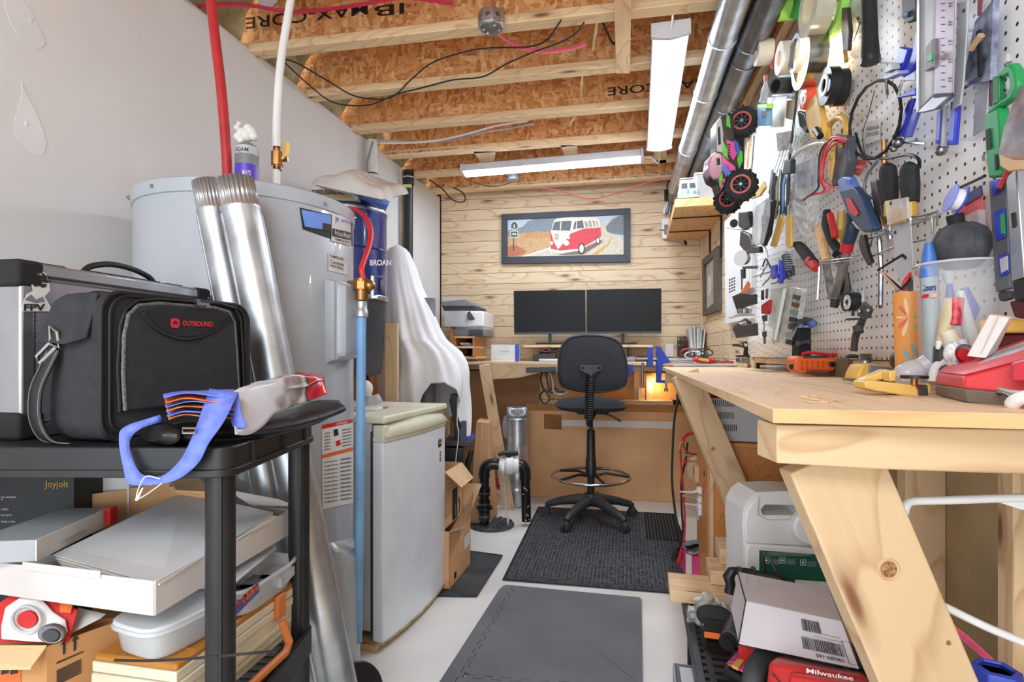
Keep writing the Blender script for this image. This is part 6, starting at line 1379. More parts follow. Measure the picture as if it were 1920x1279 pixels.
# ------------------------------------------------------------ under the bench
t = T('cabinet', 'orange-brown veneered cabinet under the workbench', 'cabinet')
t.add('carcass', MB().abox((.282, 2.226, .0), (.555, 2.66, .735)), CAB, grain=UP); t.add('top_board', MB().abox((.276, 2.22, .737), (.56, 2.67, .753)), wood('cab_top', (206, 140, 84), (180, 112, 60), 8, knots=False), grain=(0, 1, 0))
t.add('edge_post', MB().abox((.268, 2.222, .0), (.281, 2.245, .735)), LUM2, grain=UP); t.add('side_panel', MB().abox((.262, 2.25, .0), (.279, 2.66, .68)), CAB, grain=UP)
t = T('vented_appliance', 'white metal appliance with vent slots on the cabinet', 'appliance'); fy = 2.24
t.add('casing', MB().abox((.27, fy, .756), (.545, 2.56, .925)), mat('appliance_white', (190, 190, 192), .45, var=.02), bevel=.004)
for r in range(3):
    for k in range(11 if r == 0 else 9):
        x = .283+.0075*k+r*.012; z0 = .893-.048*r; t.add('vent_slot', MB().hexa([V((x, fy-.001, z0)), V((x+.003, fy-.001, z0)), V((x+.003, fy+.002, z0)), V((x, fy+.002, z0))], [V((x-.002, fy-.001, z0+.026)), V((x+.001, fy-.001, z0+.026)), V((x+.001, fy+.002, z0+.026)), V((x-.002, fy+.002, z0+.026))]), INK)
S('red_pouch', MB().box((.315, 2.32, .938), (.11, 0, 0), (0, .10, 0), (0, 0, .022)), RED, 'flat red object on top of the vented white appliance', 'pouch', bevel=.008)
# low black shelf and what stands on it
ZL2 = .33
t = T('low_shelf', 'low black slotted plastic shelf on the floor under the workbench', 'shelf')
x0, x1, y0, y1 = .132, .55, .95, 1.93
for a, b in (((x0, y0), (x0+.02, y1)), ((x1-.02, y0), (x1, y1)), ((x0, y0), (x1, y0+.02)), ((x0, y1-.02), (x1, y1))): t.add('rim', MB().abox((a[0], a[1], ZL2-.05), (b[0], b[1], ZL2)), DGR, bevel=.003)
for i in range(30): t.add('deck_bar', MB().abox((x0+.02, y0+.03+i*.031, ZL2-.016), (x1-.02, y0+.048+i*.031, ZL2-.005)), BLK)
for i in range(6): t.add('deck_slat', MB().abox((x0+.03+i*.065, y0+.02, ZL2-.018), (x0+.045+i*.065, y1-.02, ZL2-.004)), BLK)
for x in (x0+.03, x1-.03):
    for y in (y0+.04, y1-.25): t.add('post', MB().cyl((x, y, 0), (x, y, ZL2-.05), .024, 20), BLK)
def lblock(label, px, d, z0, h, dep, ln, m=LUM):
    a = P(px, 700, d); a.z = z0+.001
    S('lumber_block', MB().abox((a.x, a.y, a.z), (a.x+ln, a.y+dep, z0+h)), m, label, 'lumber', 'offcuts of lumber under the bench', grain=(1, 0, 0), bevel=.002)
lblock('longest lumber offcut, lowest of the stair-like stack under the workbench', 1256, 1.655, ZL2, .038, .14, .30)
lblock('short lumber offcut, second from the bottom of the stair-like stack', 1332, 1.69, ZL2+.039, .045, .12, .22)
lblock('thick lumber offcut, third from the bottom of the stair-like stack', 1350, 1.735, ZL2+.085, .052, .12, .2)
lblock('pale lumber offcut on top of the stair-like stack beside the white jug', 1371, 1.78, ZL2+.138, .07, .13, .18)
# white jug
t = T('white_jug', 'large white plastic jug with a green label under the workbench', 'jug'); jd = 1.50
JW_ = mat('jug_white', (222, 220, 220), .35, var=.02)
outl = [(1394, 1180), (1394, 1020), (1391, 985), (1393, 955), (1402, 935), (1418, 923), (1470, 921), (1560, 924), (1590, 940), (1600, 1000), (1600, 1180)]
hole = [(1426, 956), (1430, 966), (1498, 966), (1502, 955), (1496, 947), (1434, 946)]
def holed(o, h, d): return Q([(x, y, d) for x, y in o]+[(o[0][0], o[0][1], d)])+[]
# front shell as polygon with a bridge to the handle hole
k = 3; loop = outl[:k+1]+[hole[0]]+hole[1:]+[hole[0]]+outl[k:]
t.add('body', MB().prism(Q([(x, y, jd) for x, y in loop]), FW*.12), JW_, ang=30)
t.add('front_shell', MB().prism(Q([(x, y, jd-.012) for x, y in [(1399, 1180), (1399, 1030), (1402, 1020), (1560, 1030), (1592, 1034), (1592, 1180)]]), FW*.016), JW_, bevel=.006, seg=3)
t.add('shoulder', MB().prism(Q([(x, y, jd-.008) for x, y in [(1399, 1019), (1396, 985), (1400, 958), (1412, 940), (1425, 932), (1423, 965), (1440, 975), (1500, 975), (1592, 980), (1592, 1030), (1560, 1027)]]), FW*.012), JW_, bevel=.005, seg=3)
t.add('spout_cap', MB().lathe([(.05, 0), (.05, .02), (.044, .026), (0, .028)], P(1514, 985, jd-.01), -FW, 30), WHT)
t.add('cap_ridge', MB().box(P(1465, 962, jd+.13), RT*.12, FW*.01, UP*.03), LGR)
JG = mat('label_green', (24, 92, 74), .5, var=.05)
t.add('label', MB().prism(Q([(x, y, jd-.0135) for x, y in [(1424, 1032), (1560, 1042), (1560, 1092), (1424, 1082)]]), FW*.001), JG)
for i, (x, y) in enumerate(((1432, 1046), (1462, 1046), (1501, 1050))):
    t.add('label_icon', MB().tube([P(x+a*10, y+b*10, jd-.0145) for a, b in ((0, 0), (1, 0), (1, 1), (0, 1))], .0010, 5, closed=True), PAPER)
    t.add('label_icon', MB().prism([P(x+5+2.5*math.cos(j), y+5+2.5*math.sin(j), jd-.0145) for j in range(6)], FW*.0005), PAPER)
    for r in range(3): t.add('label_print', textmb('iiiilliiilliiill', fr(x+13, y+5+r*3.5, jd-.0145), 1.6, 16), PAPER)
for r in range(3): t.add('label_print', textmb('iiiilliiilliiilliiiilliiilliiill', fr(1430, 1037+r*2.5, jd-.0145), 1.2, 90), PAPER)
t.add('lower_label', MB().prism(Q([(x, y, jd-.0138) for x, y in [(1465, 1086), (1560, 1092), (1560, 1106), (1470, 1098)]]), FW*.001), PAPER)
# white carton with bar codes
t = T('barcode_carton', 'tilted white carton with bar codes and the number 106289-160', 'carton')
CWH = mat('carton_white', (206, 200, 204), .6, var=.02)
a4 = [(1399, 1127, 1.18), (1578, 1165, 1.02), (1612, 1256, .98), (1385, 1208, 1.13)]; b4 = [(1384, 1072, 1.36), (1556, 1106, 1.21), (1590, 1190, 1.18), (1370, 1141, 1.31)]
t.add('carton', HX(b4, a4), CWH, bevel=.0015)
o_ = P(*a4[3]); ux = (P(*a4[2])-o_); uy = (P(*a4[0])-o_); nx_ = ux.cross(uy).normalized(); 
if nx_.dot(FW) > 0: nx_ = -nx_
q4 = [P(*a4[3]), P(*a4[2]), P(*a4[1]), P(*a4[0])]
cf = lambda u, v, e=.0008: (q4[0]*(1-u)+q4[1]*u)*(1-v)+(q4[3]*(1-u)+q4[2]*u)*v+nx_*e
random.seed(3)
for (u0, u1, v0, v1) in ((.60, .77, .60, .86), (.58, .92, .20, .46)):
    u = u0
    while u < u1:
        w_ = random.choice((.004, .006, .010)); t.add('bar_code', MB().prism([cf(u, v0), cf(u+w_, v0), cf(u+w_, v1), cf(u, v1)], nx_*.0002), INK); u += w_+random.choice((.004, .007))
t.add('lettering', textmb('106289-160', lambda u, v: cf(.90-u, .15-v+.0, .001), .075, .22, bold=.01), INK)
t.add('lettering', textmb('Deep Pantry 4 pack', lambda u, v: cf(.93-u, .54-v, .001), .04, .24), INK); t.add('lettering', textmb('Hand/Wrapped', lambda u, v: cf(.93-u, .62-v, .001), .035, .15), INK)
t.add('printed_square', MB().tube([cf(.935, .08), cf(1.0, .08), cf(1.0, .55), cf(.935, .55)], .0006, 4, closed=True), INK)
ot = P(*a4[0]); ty = P(*b4[0])-ot; tx = P(*a4[1])-ot
t.add('tuck_slot', MB().tube([ot+tx*.06+ty*.55+UP*.001, ot+tx*.24+ty*.55+UP*.001, ot+tx*.26+ty*.80+UP*.001, ot+tx*.12+ty*.86+UP*.001], .0008, 4, closed=True), LGR)
t.add('tuck_edge', MB().tube([P(*a4[0])-RT*.001, P(1392, 1100, 1.26)-RT*.002, P(*b4[0])-RT*.001], .0014, 5), INK); t.add('tuck_edge', MB().tube([P(*a4[0])-RT*.001, P(*a4[3])-RT*.001], .0014, 5), INK)
# red tool case
t = T('tool_case', 'red power tool case with white lettering under the tilted carton', 'tool case')
MR = mat('tool_red', (196, 44, 44), .4, var=.04)
t.add('body', HX([(1436, 1300, .98), (1640, 1330, .86), (1700, 1400, .95), (1440, 1385, 1.1)], [(1442, 1238, 1.0), (1630, 1272, .90), (1620, 1262, 1.02), (1455, 1228, 1.12)]), MR, bevel=.01, seg=3)
t.add('raised_panel', HX([(1475, 1300, .955), (1640, 1330, .85), (1640, 1320, .88), (1478, 1290, .98)], [(1480, 1262, .962), (1634, 1292, .862), (1628, 1276, .90), (1492, 1246, 1.0)]), MR, bevel=.006)
t.add('groove', MB().tube([P(1448, 1262, .978), P(1470, 1290, .965)], .0015, 5), INK)
t.add('lettering', textmb('Milwaukee', lambda u, v: P(1512+u, 1262+u*.17-v, .952-u*.0006), 9, 88, bold=.02), PAPER)
S('black_hose', MB().tube(spl([P(1452, 1226, 1.2), P(1428, 1238, 1.16), P(1415, 1262, 1.12), P(1410, 1300, 1.1)], 6), .022, 12), mat('dark_rubber', (66, 70, 72), .7, var=.15, bump=.4), 'thick dark grey bent strap beside the red tool case', 'strap')
S('red_carton', HX([(1384, 1236, 1.2), (1418, 1246, 1.17), (1418, 1262, 1.3), (1384, 1250, 1.3)], [(1384, 1210, 1.2), (1418, 1220, 1.17), (1440, 1212, 1.3), (1400, 1204, 1.3)]), RED, 'small red carton under the corner of the tilted white carton', 'carton', bevel=.001)
t = T('bit_case', 'small black case with a colourful clear lid on the low shelf', 'case')
a4 = [(1356, 1252, 1.18), (1404, 1275, 1.10), (1412, 1240, 1.22), (1378, 1223, 1.28)]
t.add('case', HX([(x, y+14, d) for x, y, d in a4], a4), BLK, bevel=.004); q = [(1362, 1248, 1.178), (1401, 1267, 1.112), (1408, 1241, 1.205), (1380, 1227, 1.26)]
t.add('lid', MB().prism(Q([(x, y-1.5, d) for x, y, d in q]), UP*.004), mat('lid_print', (206, 70, 130), .2, var=.3, sc_=60), bevel=.001)
t.add('lid_print', MB().prism(Q([(1372, 1252, 1.155), (1384, 1258, 1.135), (1400, 1238, 1.21), (1392, 1232, 1.23)]), UP*.0062), YEL)
t = T('sanding_block', 'black foam-topped sanding block with an orange base on the low shelf', 'sander')
t.add('grip', MB().tube(spl([P(1312, 1160, 1.47), P(1325, 1152, 1.46), P(1350, 1154, 1.44), P(1372, 1160, 1.42)], 4), [.012, .018, .022, .024, .024, .024, .024, .024, .024, .022, .02, .016, .01], 14), mat('foam_black', (46, 46, 48), .9, var=.2))
t.add('body', HX([(1320, 1186, 1.42), (1368, 1192, 1.4), (1380, 1182, 1.5), (1330, 1178, 1.52)], [(1318, 1162, 1.42), (1368, 1168, 1.4), (1380, 1160, 1.5), (1330, 1154, 1.52)]), BLK2, bevel=.004)
t.add('base_plate', HX([(1320, 1196, 1.415), (1365, 1202, 1.395), (1378, 1192, 1.5), (1330, 1188, 1.52)], [(1320, 1184, 1.415), (1365, 1191, 1.395), (1378, 1182, 1.5), (1330, 1178, 1.52)]), ORG, bevel=.002)
S('clear_bag', MB().grid(lambda u, v: P(1290+85*u, 1168-52*v*(math.sin(math.pi*min(1, u*.9+.1))**.6), 1.50+.02*math.sin(9*u+5*v))+UP*noise.noise(V((u*6, v*6, 0)))*.02+FW*noise.noise(V((u*7, v*7, 4)))*.05, 26, 18), mat('bag_film', (214, 214, 206), .15, var=.12, sc_=12, alpha=.8, bump=.6, bsc=30), 'crumpled clear plastic bag in front of the longest lumber offcut', 'bag', ang=180)
t = T('black_clamp', 'black clamp bar lying behind the tilted white carton', 'clamp')
t.add('bar', MB().tube([P(1372, 1070, 1.40), P(1400, 1072, 1.40), P(1450, 1084, 1.38), P(1490, 1094, 1.36)], .010, 8), BLK)
t.add('grip', MB().tube([P(1374, 1068, 1.40), P(1366, 1082, 1.40), P(1370, 1096, 1.40), P(1368, 1112, 1.40)], [.012, .015, .013, .014], 10), BLK)
for x in (1384, 1410): t.add('ring', MB().cyl(P(x, 1070, 1.395), P(x+3, 1071, 1.395), .012, 12), STEEL)
S('cable', MB().tube(spl([P(1436, 1085, 1.39), P(1434, 1062, 1.39), P(1431, 1042, 1.39), P(1437, 1036, 1.39), P(1444, 1048, 1.38), P(1452, 1066, 1.37), P(1466, 1084, 1.36), P(1490, 1098, 1.35)], 6), .0032, 8), BLK, 'black cable loop in front of the green jug label', 'cable')
for i in range(3): S('hand_tool', MB().tube([P(1368-i*3, 1196+i*6, 1.32), P(1376, 1180, 1.36), P(1382+i, 1150, 1.40)], [.02, .024, .012], 10), [DGR, BLK, BLK2][i], ['grey', 'black', 'matte black'][i]+' tool handle wedged between sander and tilted carton', 'tool')
t = T('silver_case', 'silver aluminium case corner on the floor at the bottom edge', 'case')
a = P(1262, 1250, 1.42); t.add('shell', MB().abox((a.x+.0, a.y-.25, .0), (a.x+.30, a.y+.02, a.z)), LGR, bevel=.004)
t.add('edge_rail', MB().tube([V((a.x+.01, a.y-.25, a.z-.008)), V((a.x+.01, a.y+.01, a.z-.008)), V((a.x+.29, a.y+.01, a.z-.008))], .012, 10), ALU); t.add('edge_rail', MB().tube([V((a.x+.01, a.y-.24, a.z-.008)), V((a.x+.29, a.y-.24, a.z-.008))], .012, 10), ALU)
for dx in (.0, .12): t.add('latch', MB().box(V((a.x+dx+.03, a.y-.10, a.z+.004)), (.03, 0, 0), (0, .05, 0), (0, 0, .006)), CHROME, bevel=.002)
# floor things behind
t = T('pink_box', 'small pink and white carton on the floor beside the lumber stack', 'box'); pd2 = 2.45
t.add('carton', MB().prism(Q([(x, y, pd2) for x, y in [(1288, 1040), (1300, 1044), (1320, 1044), (1320, 1090), (1300, 1092), (1288, 1080)]]), FW*.10), PNK, bevel=.001); t.add('white_end', MB().prism(Q([(x, y, pd2-.002) for x, y in [(1286, 1038), (1297, 1042), (1297, 1090), (1286, 1078)]]), FW*.002), PAPER)
t = T('work_gloves', 'grey and blue work gloves lying on the pink carton', 'gloves')
for i in range(4): t.add(['glove_palm', 'glove_finger', 'glove_finger', 'glove_cuff'][i], MB().tube(spl([P(1283+i*4, 1022+i*5, 2.45), P(1305, 1016+i*6, 2.47), P(1325, 1020+i*5, 2.45), P(1336, 1026+i*4, 2.43)], 4), [.014, .018, .02, .018, .02, .022, .018, .02, .02, .018, .016, .015, .012], 10, flat=UP), [mat('glove_grey', (110, 124, 136), .8, var=.35, sc_=20), BLK2, MATS['glove_grey'], LGR][i])
# leads hanging from the rear leg
S('cable', MB().tube(spl([P(1285, 722, 2.9), P(1272, 750, 2.8), P(1264, 790, 2.75), P(1261, 850, 2.7), P(1260, 900, 2.65), P(1266, 960, 2.6), P(1276, 1010, 2.55), P(1284, 1060, 2.5), P(1288, 1082, 2.48)], 6), .006, 8), BLK, 'long black cable hanging beside the rear bench leg', 'cable')
S('test_lead', MB().tube(spl([P(1297, 812, 2.68), P(1284, 816, 2.68), P(1276, 835, 2.66), P(1278, 880, 2.62), P(1282, 930, 2.6), P(1284, 980, 2.55), P(1282, 1015, 2.52), P(1276, 1035, 2.5)], 6), .005, 8), RED, 'red test lead hanging beside the rear bench leg', 'test lead')
S('test_lead', MB().tube(spl([P(1289, 830, 2.67), P(1286, 860, 2.66), P(1278, 900, 2.62), P(1278, 950, 2.6), P(1280, 1000, 2.55), P(1270, 1038, 2.5)], 6), .005, 8), BLK, 'black test lead hanging beside the red test lead', 'test lead')
S('test_lead', MB().tube([P(1300+26*math.cos(i*.42)*(1 if i < 9 else .95), 838+18*math.sin(i*.42), 2.66-.001*i) for i in range(14)], .005, 8), mat('lead_tan', (196, 164, 110), .5), 'tan coiled test lead at the rear bench leg', 'test lead')
S('test_lead', MB().tube([P(1302+21*math.cos(i*.4+1), 832+20*math.sin(i*.4+1), 2.65-.001*i) for i in range(12)], .0045, 8), RED, 'red coiled test lead at the rear bench leg', 'test lead')
for (x, y, m, lb_) in ((1274, 1048, RED, 'red crocodile clip at the floor end of the red lead'), (1266, 1042, BLK, 'black crocodile clip at the floor end of the black lead')):
    S('crocodile_clip', MB().tube([P(x+3, y-16, 2.5), P(x, y, 2.5), P(x-4, y+10, 2.5)], [.006, .016, .004], 8), m, lb_, 'clip')
S('crocodile_clip', MB().tube([P(1282, 864, 2.6), P(1292, 870, 2.6), P(1301, 875, 2.6)], [.005, .013, .004], 8), RED, 'red crocodile clip pointing at the slanted rear bench leg', 'clip')
S('crocodile_clip', MB().tube([P(1294, 862, 2.6), P(1304, 859, 2.6), P(1314, 856, 2.6)], [.005, .013, .006], 8), mat('cream_clip', (222, 204, 160), .5), 'cream crocodile clip pointing at the slanted rear bench leg', 'clip')
t = T('spring_clamps', 'white spring clamps gripping the cabinet side shelf', 'clamps')
for i, (y0_, y1_) in enumerate(((922, 918), (930, 934), (945, 948), (957, 958))):
    m = [WHT, LGR, WHT, mat('beige_clamp', (206, 192, 170), .5)][i]
    t.add('clamp_arm', MB().tube([P(1276+i*5, y0_, 2.35), P(1296, y0_+1, 2.36), P(1322, y1_, 2.36)], [.010, .014, .016], 10, flat=UP), m)
    t.add('clamp_head', MB().box(P(1318, y1_+2, 2.36), RT*.05, FW*.04, UP*.03), WHT, bevel=.008)
t.add('clamp_tip', MB().tube([P(1308, 962, 2.36), P(1310, 975, 2.36)], [.008, .004], 8), LGR)
S('orange_tape_reel', MB().tube([P(1332, 897, 2.2), P(1330, 915, 2.2), P(1334, 935, 2.2)], [.02, .022, .018], 12), ORG, 'orange plastic tool handle at the cabinet edge', 'tool'); S('red_tool', MB().tube([P(1325, 900, 2.25), P(1324, 920, 2.25), P(1328, 960, 2.25)], [.012, .012, .018], 10), RED, 'red tool handle beside the white spring clamps', 'tool')
S('grey_tool', MB().ball(P(1328, 889, 2.22), .02, 12), DGR, 'dark round knob above the orange tool handle', 'knob')
S('wood_wedge', MB().prism(Q([(x, y, 2.45) for x, y in [(1302, 875), (1318, 875), (1322, 912), (1302, 902)]]), FW*.1), LUM, 'pale wooden wedge beside the hanging test leads', 'wedge', grain=UP)
# hanger, cords, bottle at lower right
t = T('clothes_hanger', 'white plastic hanger caught between the bench leg and the wall studs', 'hanger')
t.add('upper_bar', MB().tube(spl([P(1680, 975, .80), P(1694, 962, .80), P(1700, 947, .80), P(1714, 940, .80), P(1780, 938, .79), P(1860, 935, .78), P(1960, 932, .77)], 6), .0062, 12), WHT)
t.add('shoulder_gusset', MB().prism(Q([(1860, 938, .778), (1960, 936, .77), (1960, 962, .77), (1915, 956, .775)]), FW*.004), WHT, bevel=.001)
t.add('lower_bar', MB().tube(spl([P(1740, 1122, .82), P(1780, 1142, .82), P(1850, 1176, .81), P(1920, 1205, .80), P(1980, 1232, .79)], 6), .0062, 12), WHT)
for i in range(3): S('cord', MB().tube(spl([P(1780, 1168+i*4, .95), P(1815, 1196+i*5, .93), P(1862, 1238+i*4, .90)], 6), .003, 6), [PEXP, PNK, PEXP][i], ['upper', 'middle', 'lower'][i]+' pink cord behind the front bench leg', 'cord')
t = T('capped_bottle', 'dark bottle with a large blue hexagonal cap at the lower right', 'bottle'); c_ = P(1868, 1330, .82)
t.add('bottle', MB().lathe([(.032, -.12), (.034, 0), (.030, .03)], c_, n=24), BLK2); t.add('cap', MB().lathe([(.032, .03), (.034, .035), (.030, .062), (.024, .064), (.022, .060)], c_, n=6, cap=False), BLU, bevel=.003, solid=.003); t.add('cap_inner', MB().lathe([(.022, .056), (0, .056)], c_, n=6), mat('deep_blue', (24, 36, 110), .5))
# ------------------------------------------------------------ on the bench
def onb(px, py): return PZ(px, py, ZB)
t = T('bar_clamp', 'blue and silver bar clamp joining desk and bench', 'clamp'); cd_ = 3.28
t.add('bar', MB().tube([P(1192, 674, cd_), P(1300, 676, cd_)], .014, 14), CHROME)
t.add('fixed_jaw', MB().prism(Q([(x, y, cd_-.02) for x, y in [(1216, 651), (1224, 651), (1225, 687), (1214, 687)]]), FW*.03), BLU, bevel=.003)
t.add('sliding_jaw', MB().prism(Q([(x, y, cd_-.02) for x, y in [(1232, 649), (1238, 649), (1258, 680), (1243, 682), (1240, 713), (1250, 713), (1250, 719), (1232, 718)]]), FW*.03), BLU, bevel=.003)
t.add('screw', MB().tube([P(1249, 700, cd_), P(1249, 732, cd_)], .006, 10).cyl(P(1249, 728, cd_), P(1249, 734, cd_), .012, 10), STEEL)
t.add('screw', MB().tube([P(1205, 680, cd_+.08), P(1205, 722, cd_+.08)], .008, 10), STEEL); t.add('lower_jaw', MB().prism(Q([(x, y, cd_+.05) for x, y in [(1178, 684), (1188, 684), (1185, 704), (1177, 706)]]), FW*.03), BLU)
t = T('screwdriver', 'orange handled screwdriver lying at the far end of the bench', 'screwdriver'); sd_ = 3.0
t.add('handle', MB().tube([P(1300, 675, sd_), P(1306, 674, sd_), P(1318, 677, sd_), P(1330, 677, sd_), P(1342, 678, sd_)], [.010, .018, .014, .016, .008], 12), RED); t.add('handle_inlay', MB().tube([P(1308, 674, sd_-.008), P(1328, 677, sd_-.008)], .010, 8), YEL)
t.add('shaft', MB().tube([P(1342, 678, sd_), P(1375, 679, sd_)], .007, 10), mat('insulated_red', (214, 70, 60), .4, var=0))
S('grey_ruler', MB().prism([zz(PZ(x, y, ZB+.004), ZB+.001) for x, y in ((1262, 686.5), (1390, 686), (1400, 684), (1262, 684.2))], UP*.006), LGR, 'long flat grey strip at the far end of the bench', 'strip')
for i, m in enumerate((RED, WHT, mat('teal', (70, 130, 120), .5), DGR, BLK)):
    c_ = P(1296+i*7, 664+(i % 2)*5, 3.1); pts = [c_+RT*(.05*math.cos(a*.8+i))+UP*(.022*math.sin(a*.8+i)+.01)+FW*.01*a for a in range(9)]
    S('cable', MB().tube(spl(pts, 4), .004, 6), m, ['red', 'white', 'teal', 'dark grey', 'black'][i]+' wire in the tangle in front of the magazines', 'wire')
t = T('helping_hands', 'small black helping-hands stand on a grey base', 'stand'); hd_ = 2.75
t.add('base', MB().box(P(1400, 676, hd_), RT*.09, FW*.06, UP*.026), STEEL, bevel=.004); t.add('foot', MB().box(P(1401, 668, hd_), RT*.10, FW*.05, UP*.010), BLK, bevel=.002)
t.add('column', MB().prism(Q([(x, y, hd_) for x, y in [(1396, 668), (1398, 650), (1403, 649), (1408, 668)]]), FW*.02), BLK, bevel=.002); t.add('arm', MB().tube([P(1374, 647, hd_), P(1388, 648, hd_), P(1396, 652, hd_), P(1392, 643, hd_), P(1400, 642, hd_)], .007, 8), DGR)
t.add('arm', MB().tube([P(1386, 640, hd_), P(1400, 642, hd_), P(1403, 648, hd_)], .004, 6), CHROME)
for i, x in enumerate((1330, 1345, 1362)): 
    c_ = P(x, 678, 3.0); m_ = MB().box(c_, RT*.018, FW*.02, UP*.012)
    for a in range(4): m_.tube([c_, c_+V((.02*math.cos(a*1.6), .02*math.sin(a*1.6), .02-.012*(a % 2)))], .0015, 5)
    S('circuit_part', m_, STEEL, ['left', 'middle', 'right'][i]+' one of three tiny wired parts near the helping-hands stand', 'component')
t = T('parts_tray', 'round clear plastic parts tray on the bench under the pegboard', 'tray'); c_ = zz(P(1455, 690, 2.2), ZB+.001)
t.add('tray', MB().lathe([(.058, 0), (.06, .004), (.06, .022)], c_, n=36), CLEAR); t.add('lid', MB().lathe([(.061, .016), (.061, .024), (.0, .025)], c_, n=36), FROST)
def inbench(px, d): return zz(P(px, 700, d), ZB+.001)
t = T('orange_multimeter', 'orange cased multimeter wrapped in its red and black leads', 'multimeter'); md = 1.66
hb_ = lambda pts, d, dep: MB().prism(Q([(x, y, d) for x, y in pts]), FW*dep)
t.add('case', hb_([(1491, 674), (1498, 667), (1560, 670), (1594, 676), (1594, 700), (1580, 704), (1500, 699), (1492, 692)], md, .06), ORG, bevel=.006, seg=3)
t.add('front_grip', hb_([(1496, 676), (1560, 679), (1560, 696), (1498, 693)], md-.006, .01), mat('orange_deep', (226, 96, 34), .5), bevel=.004)
for i in range(5): t.add('grip_groove', hb_([(1503+i*10, 677), (1504.2+i*10, 677), (1504.5+i*10, 694), (1503+i*10, 694)], md-.0075, .003), mat('orange_dark', (176, 70, 26), .6, var=0))
t.add('screen_bezel', hb_([(1505, 668), (1550, 667), (1556, 671), (1508, 672)], md-.002, .05), DGR, bevel=.002); t.add('dial', hb_([(1555, 679), (1570, 678), (1570, 688), (1555, 687)], md-.01, .02), BLK, bevel=.004)
for i in range(5): t.add('lead', MB().tube(spl([P(1560+i*3, 664+i*.5, md-.01), P(1574+i*2, 668, md-.015), P(1584-i*2, 682, md-.02), P(1574-i*3, 697, md-.02), P(1560-i*3, 701-i*.3, md-.015)], 5), .0042, 8), [RED, BLK, DGR, mat('brown_lead', (110, 70, 50), .5), BLK][i])
t.add('lead', MB().tube(spl([P(1504, 664, md), P(1520, 661, md), P(1545, 664, md), P(1565, 667, md)], 5), .005, 8), RED)
t.add('lead_loop', MB().tube([P(1585+8*math.cos(a*.7), 682+18*math.sin(a*.7), md-.02) for a in range(9)], .0055, 8, closed=True), mat('orange_lead', (240, 96, 60), .4)); t.add('probe_tip', MB().tube([P(1482, 688, md+.03), P(1490, 686, md+.02), P(1496, 685, md+.02)], [.010, .012, .008], 10), BLK)
S('probe', MB().tube([P(1512, 698, md-.02), P(1530, 700, md-.02), P(1555, 701, md-.02)], [.004, .007, .005], 8), mat('dark_brown', (90, 56, 40), .5), 'dark test probe lying along the orange multimeter', 'probe')
t = T('hot_air_torch', 'black torch stand with a blue trigger behind the orange multimeter', 'torch'); td = 1.78
t.add('stand', hb_([(1497, 614), (1521, 614), (1522, 698), (1495, 698)], td, .04), BLK2, bevel=.003); t.add('stand_lip', hb_([(1497, 640), (1522, 636), (1522, 648), (1510, 644), (1497, 650)], td-.01, .02), DGR, bevel=.003)
t.add('body', MB().tube(spl([P(1480, 611, td), P(1495, 606, td), P(1507, 602, td), P(1518, 604, td), P(1526, 610, td)], 4), [.008]*4+[.014]*13, 10), DGR); t.add('trigger', MB().tube([P(1518, 610, td-.02), P(1526, 606, td-.02)], .012, 10), mat('soft_blue', (92, 122, 196), .4)); t.add('trigger', MB().tube([P(1500, 608, td-.02), P(1503, 614, td-.02)], .008, 8), MATS['soft_blue'])
S('brown_block', MB().prism(Q([(x, y, 1.56) for x, y in [(1590, 674), (1614, 674), (1614, 710), (1590, 710)]]), FW*.06), mat('dark_khaki', (110, 92, 66), .8), 'brown block behind the end of the orange multimeter', 'block')
t = T('steel_canister', 'small threaded grey metal canister at the pegboard foot', 'canister'); c_ = inbench(1622, 1.40); t.add('canister', MB().lathe([(.014, 0), (.014, .05), (.012, .054)]+[(.014+.0012*(i % 2), .056+.002*i) for i in range(8)], c_, n=20), STEEL)
t = T('yellow_plane', 'yellow and grey hand tool with a flat steel sole near the cup', 'tool'); yd = 1.22
t.add('body', hb_([(1607, 712), (1610, 700), (1618, 684), (1634, 681), (1676, 690), (1676, 708), (1630, 716)], yd, .05), YEL, bevel=.004); t.add('grey_panel', hb_([(1630, 683), (1672, 689), (1674, 700), (1640, 704), (1631, 700)], yd-.004, .02), mat('blue_grey', (116, 124, 144), .5), bevel=.003); t.add('sole', hb_([(1605, 711), (1632, 715), (1632, 719), (1605, 715)], yd-.004, .05), STEEL)
t = T('yellow_cutter', 'yellow glue gun shaped cutter lying at the front of the bench', 'cutter'); kd = .90
CY = mat('cutter_yellow', (226, 186, 104), .4, var=.03)
t.add('handle', hb_([(1608, 722), (1614, 714), (1640, 702), (1662, 692), (1676, 696), (1672, 708), (1640, 716), (1618, 724)], kd+.04, .02), CY, bevel=.003)
t.add('body', hb_([(1622, 716), (1630, 713), (1700, 720), (1720, 722), (1744, 718), (1748, 724), (1746, 740), (1724, 745), (1690, 741), (1640, 733), (1624, 728)], kd, .035), CY, bevel=.005, seg=3)
t.add('jaw', hb_([(1722, 722), (1740, 722), (1742, 742), (1724, 743)], kd-.003, .02), DGR, bevel=.002); t.add('red_dot', hb_([(1722, 724), (1728, 724), (1728, 730), (1722, 729)], kd-.005, .01), mat('dark_red', (130, 20, 24), .5))
t.add('clamp_wheel', MB().cyl(P(1714, 710, kd+.0), P(1714, 704, kd+.0), .020, 24), BLK); t.add('wheel_post', MB().cyl(P(1714, 722, kd), P(1714, 706, kd), .005, 10), BRASS)
t.add('rear_jaw', hb_([(1668, 697), (1682, 694), (1680, 715), (1670, 716)], kd+.02, .02), CY, bevel=.002)
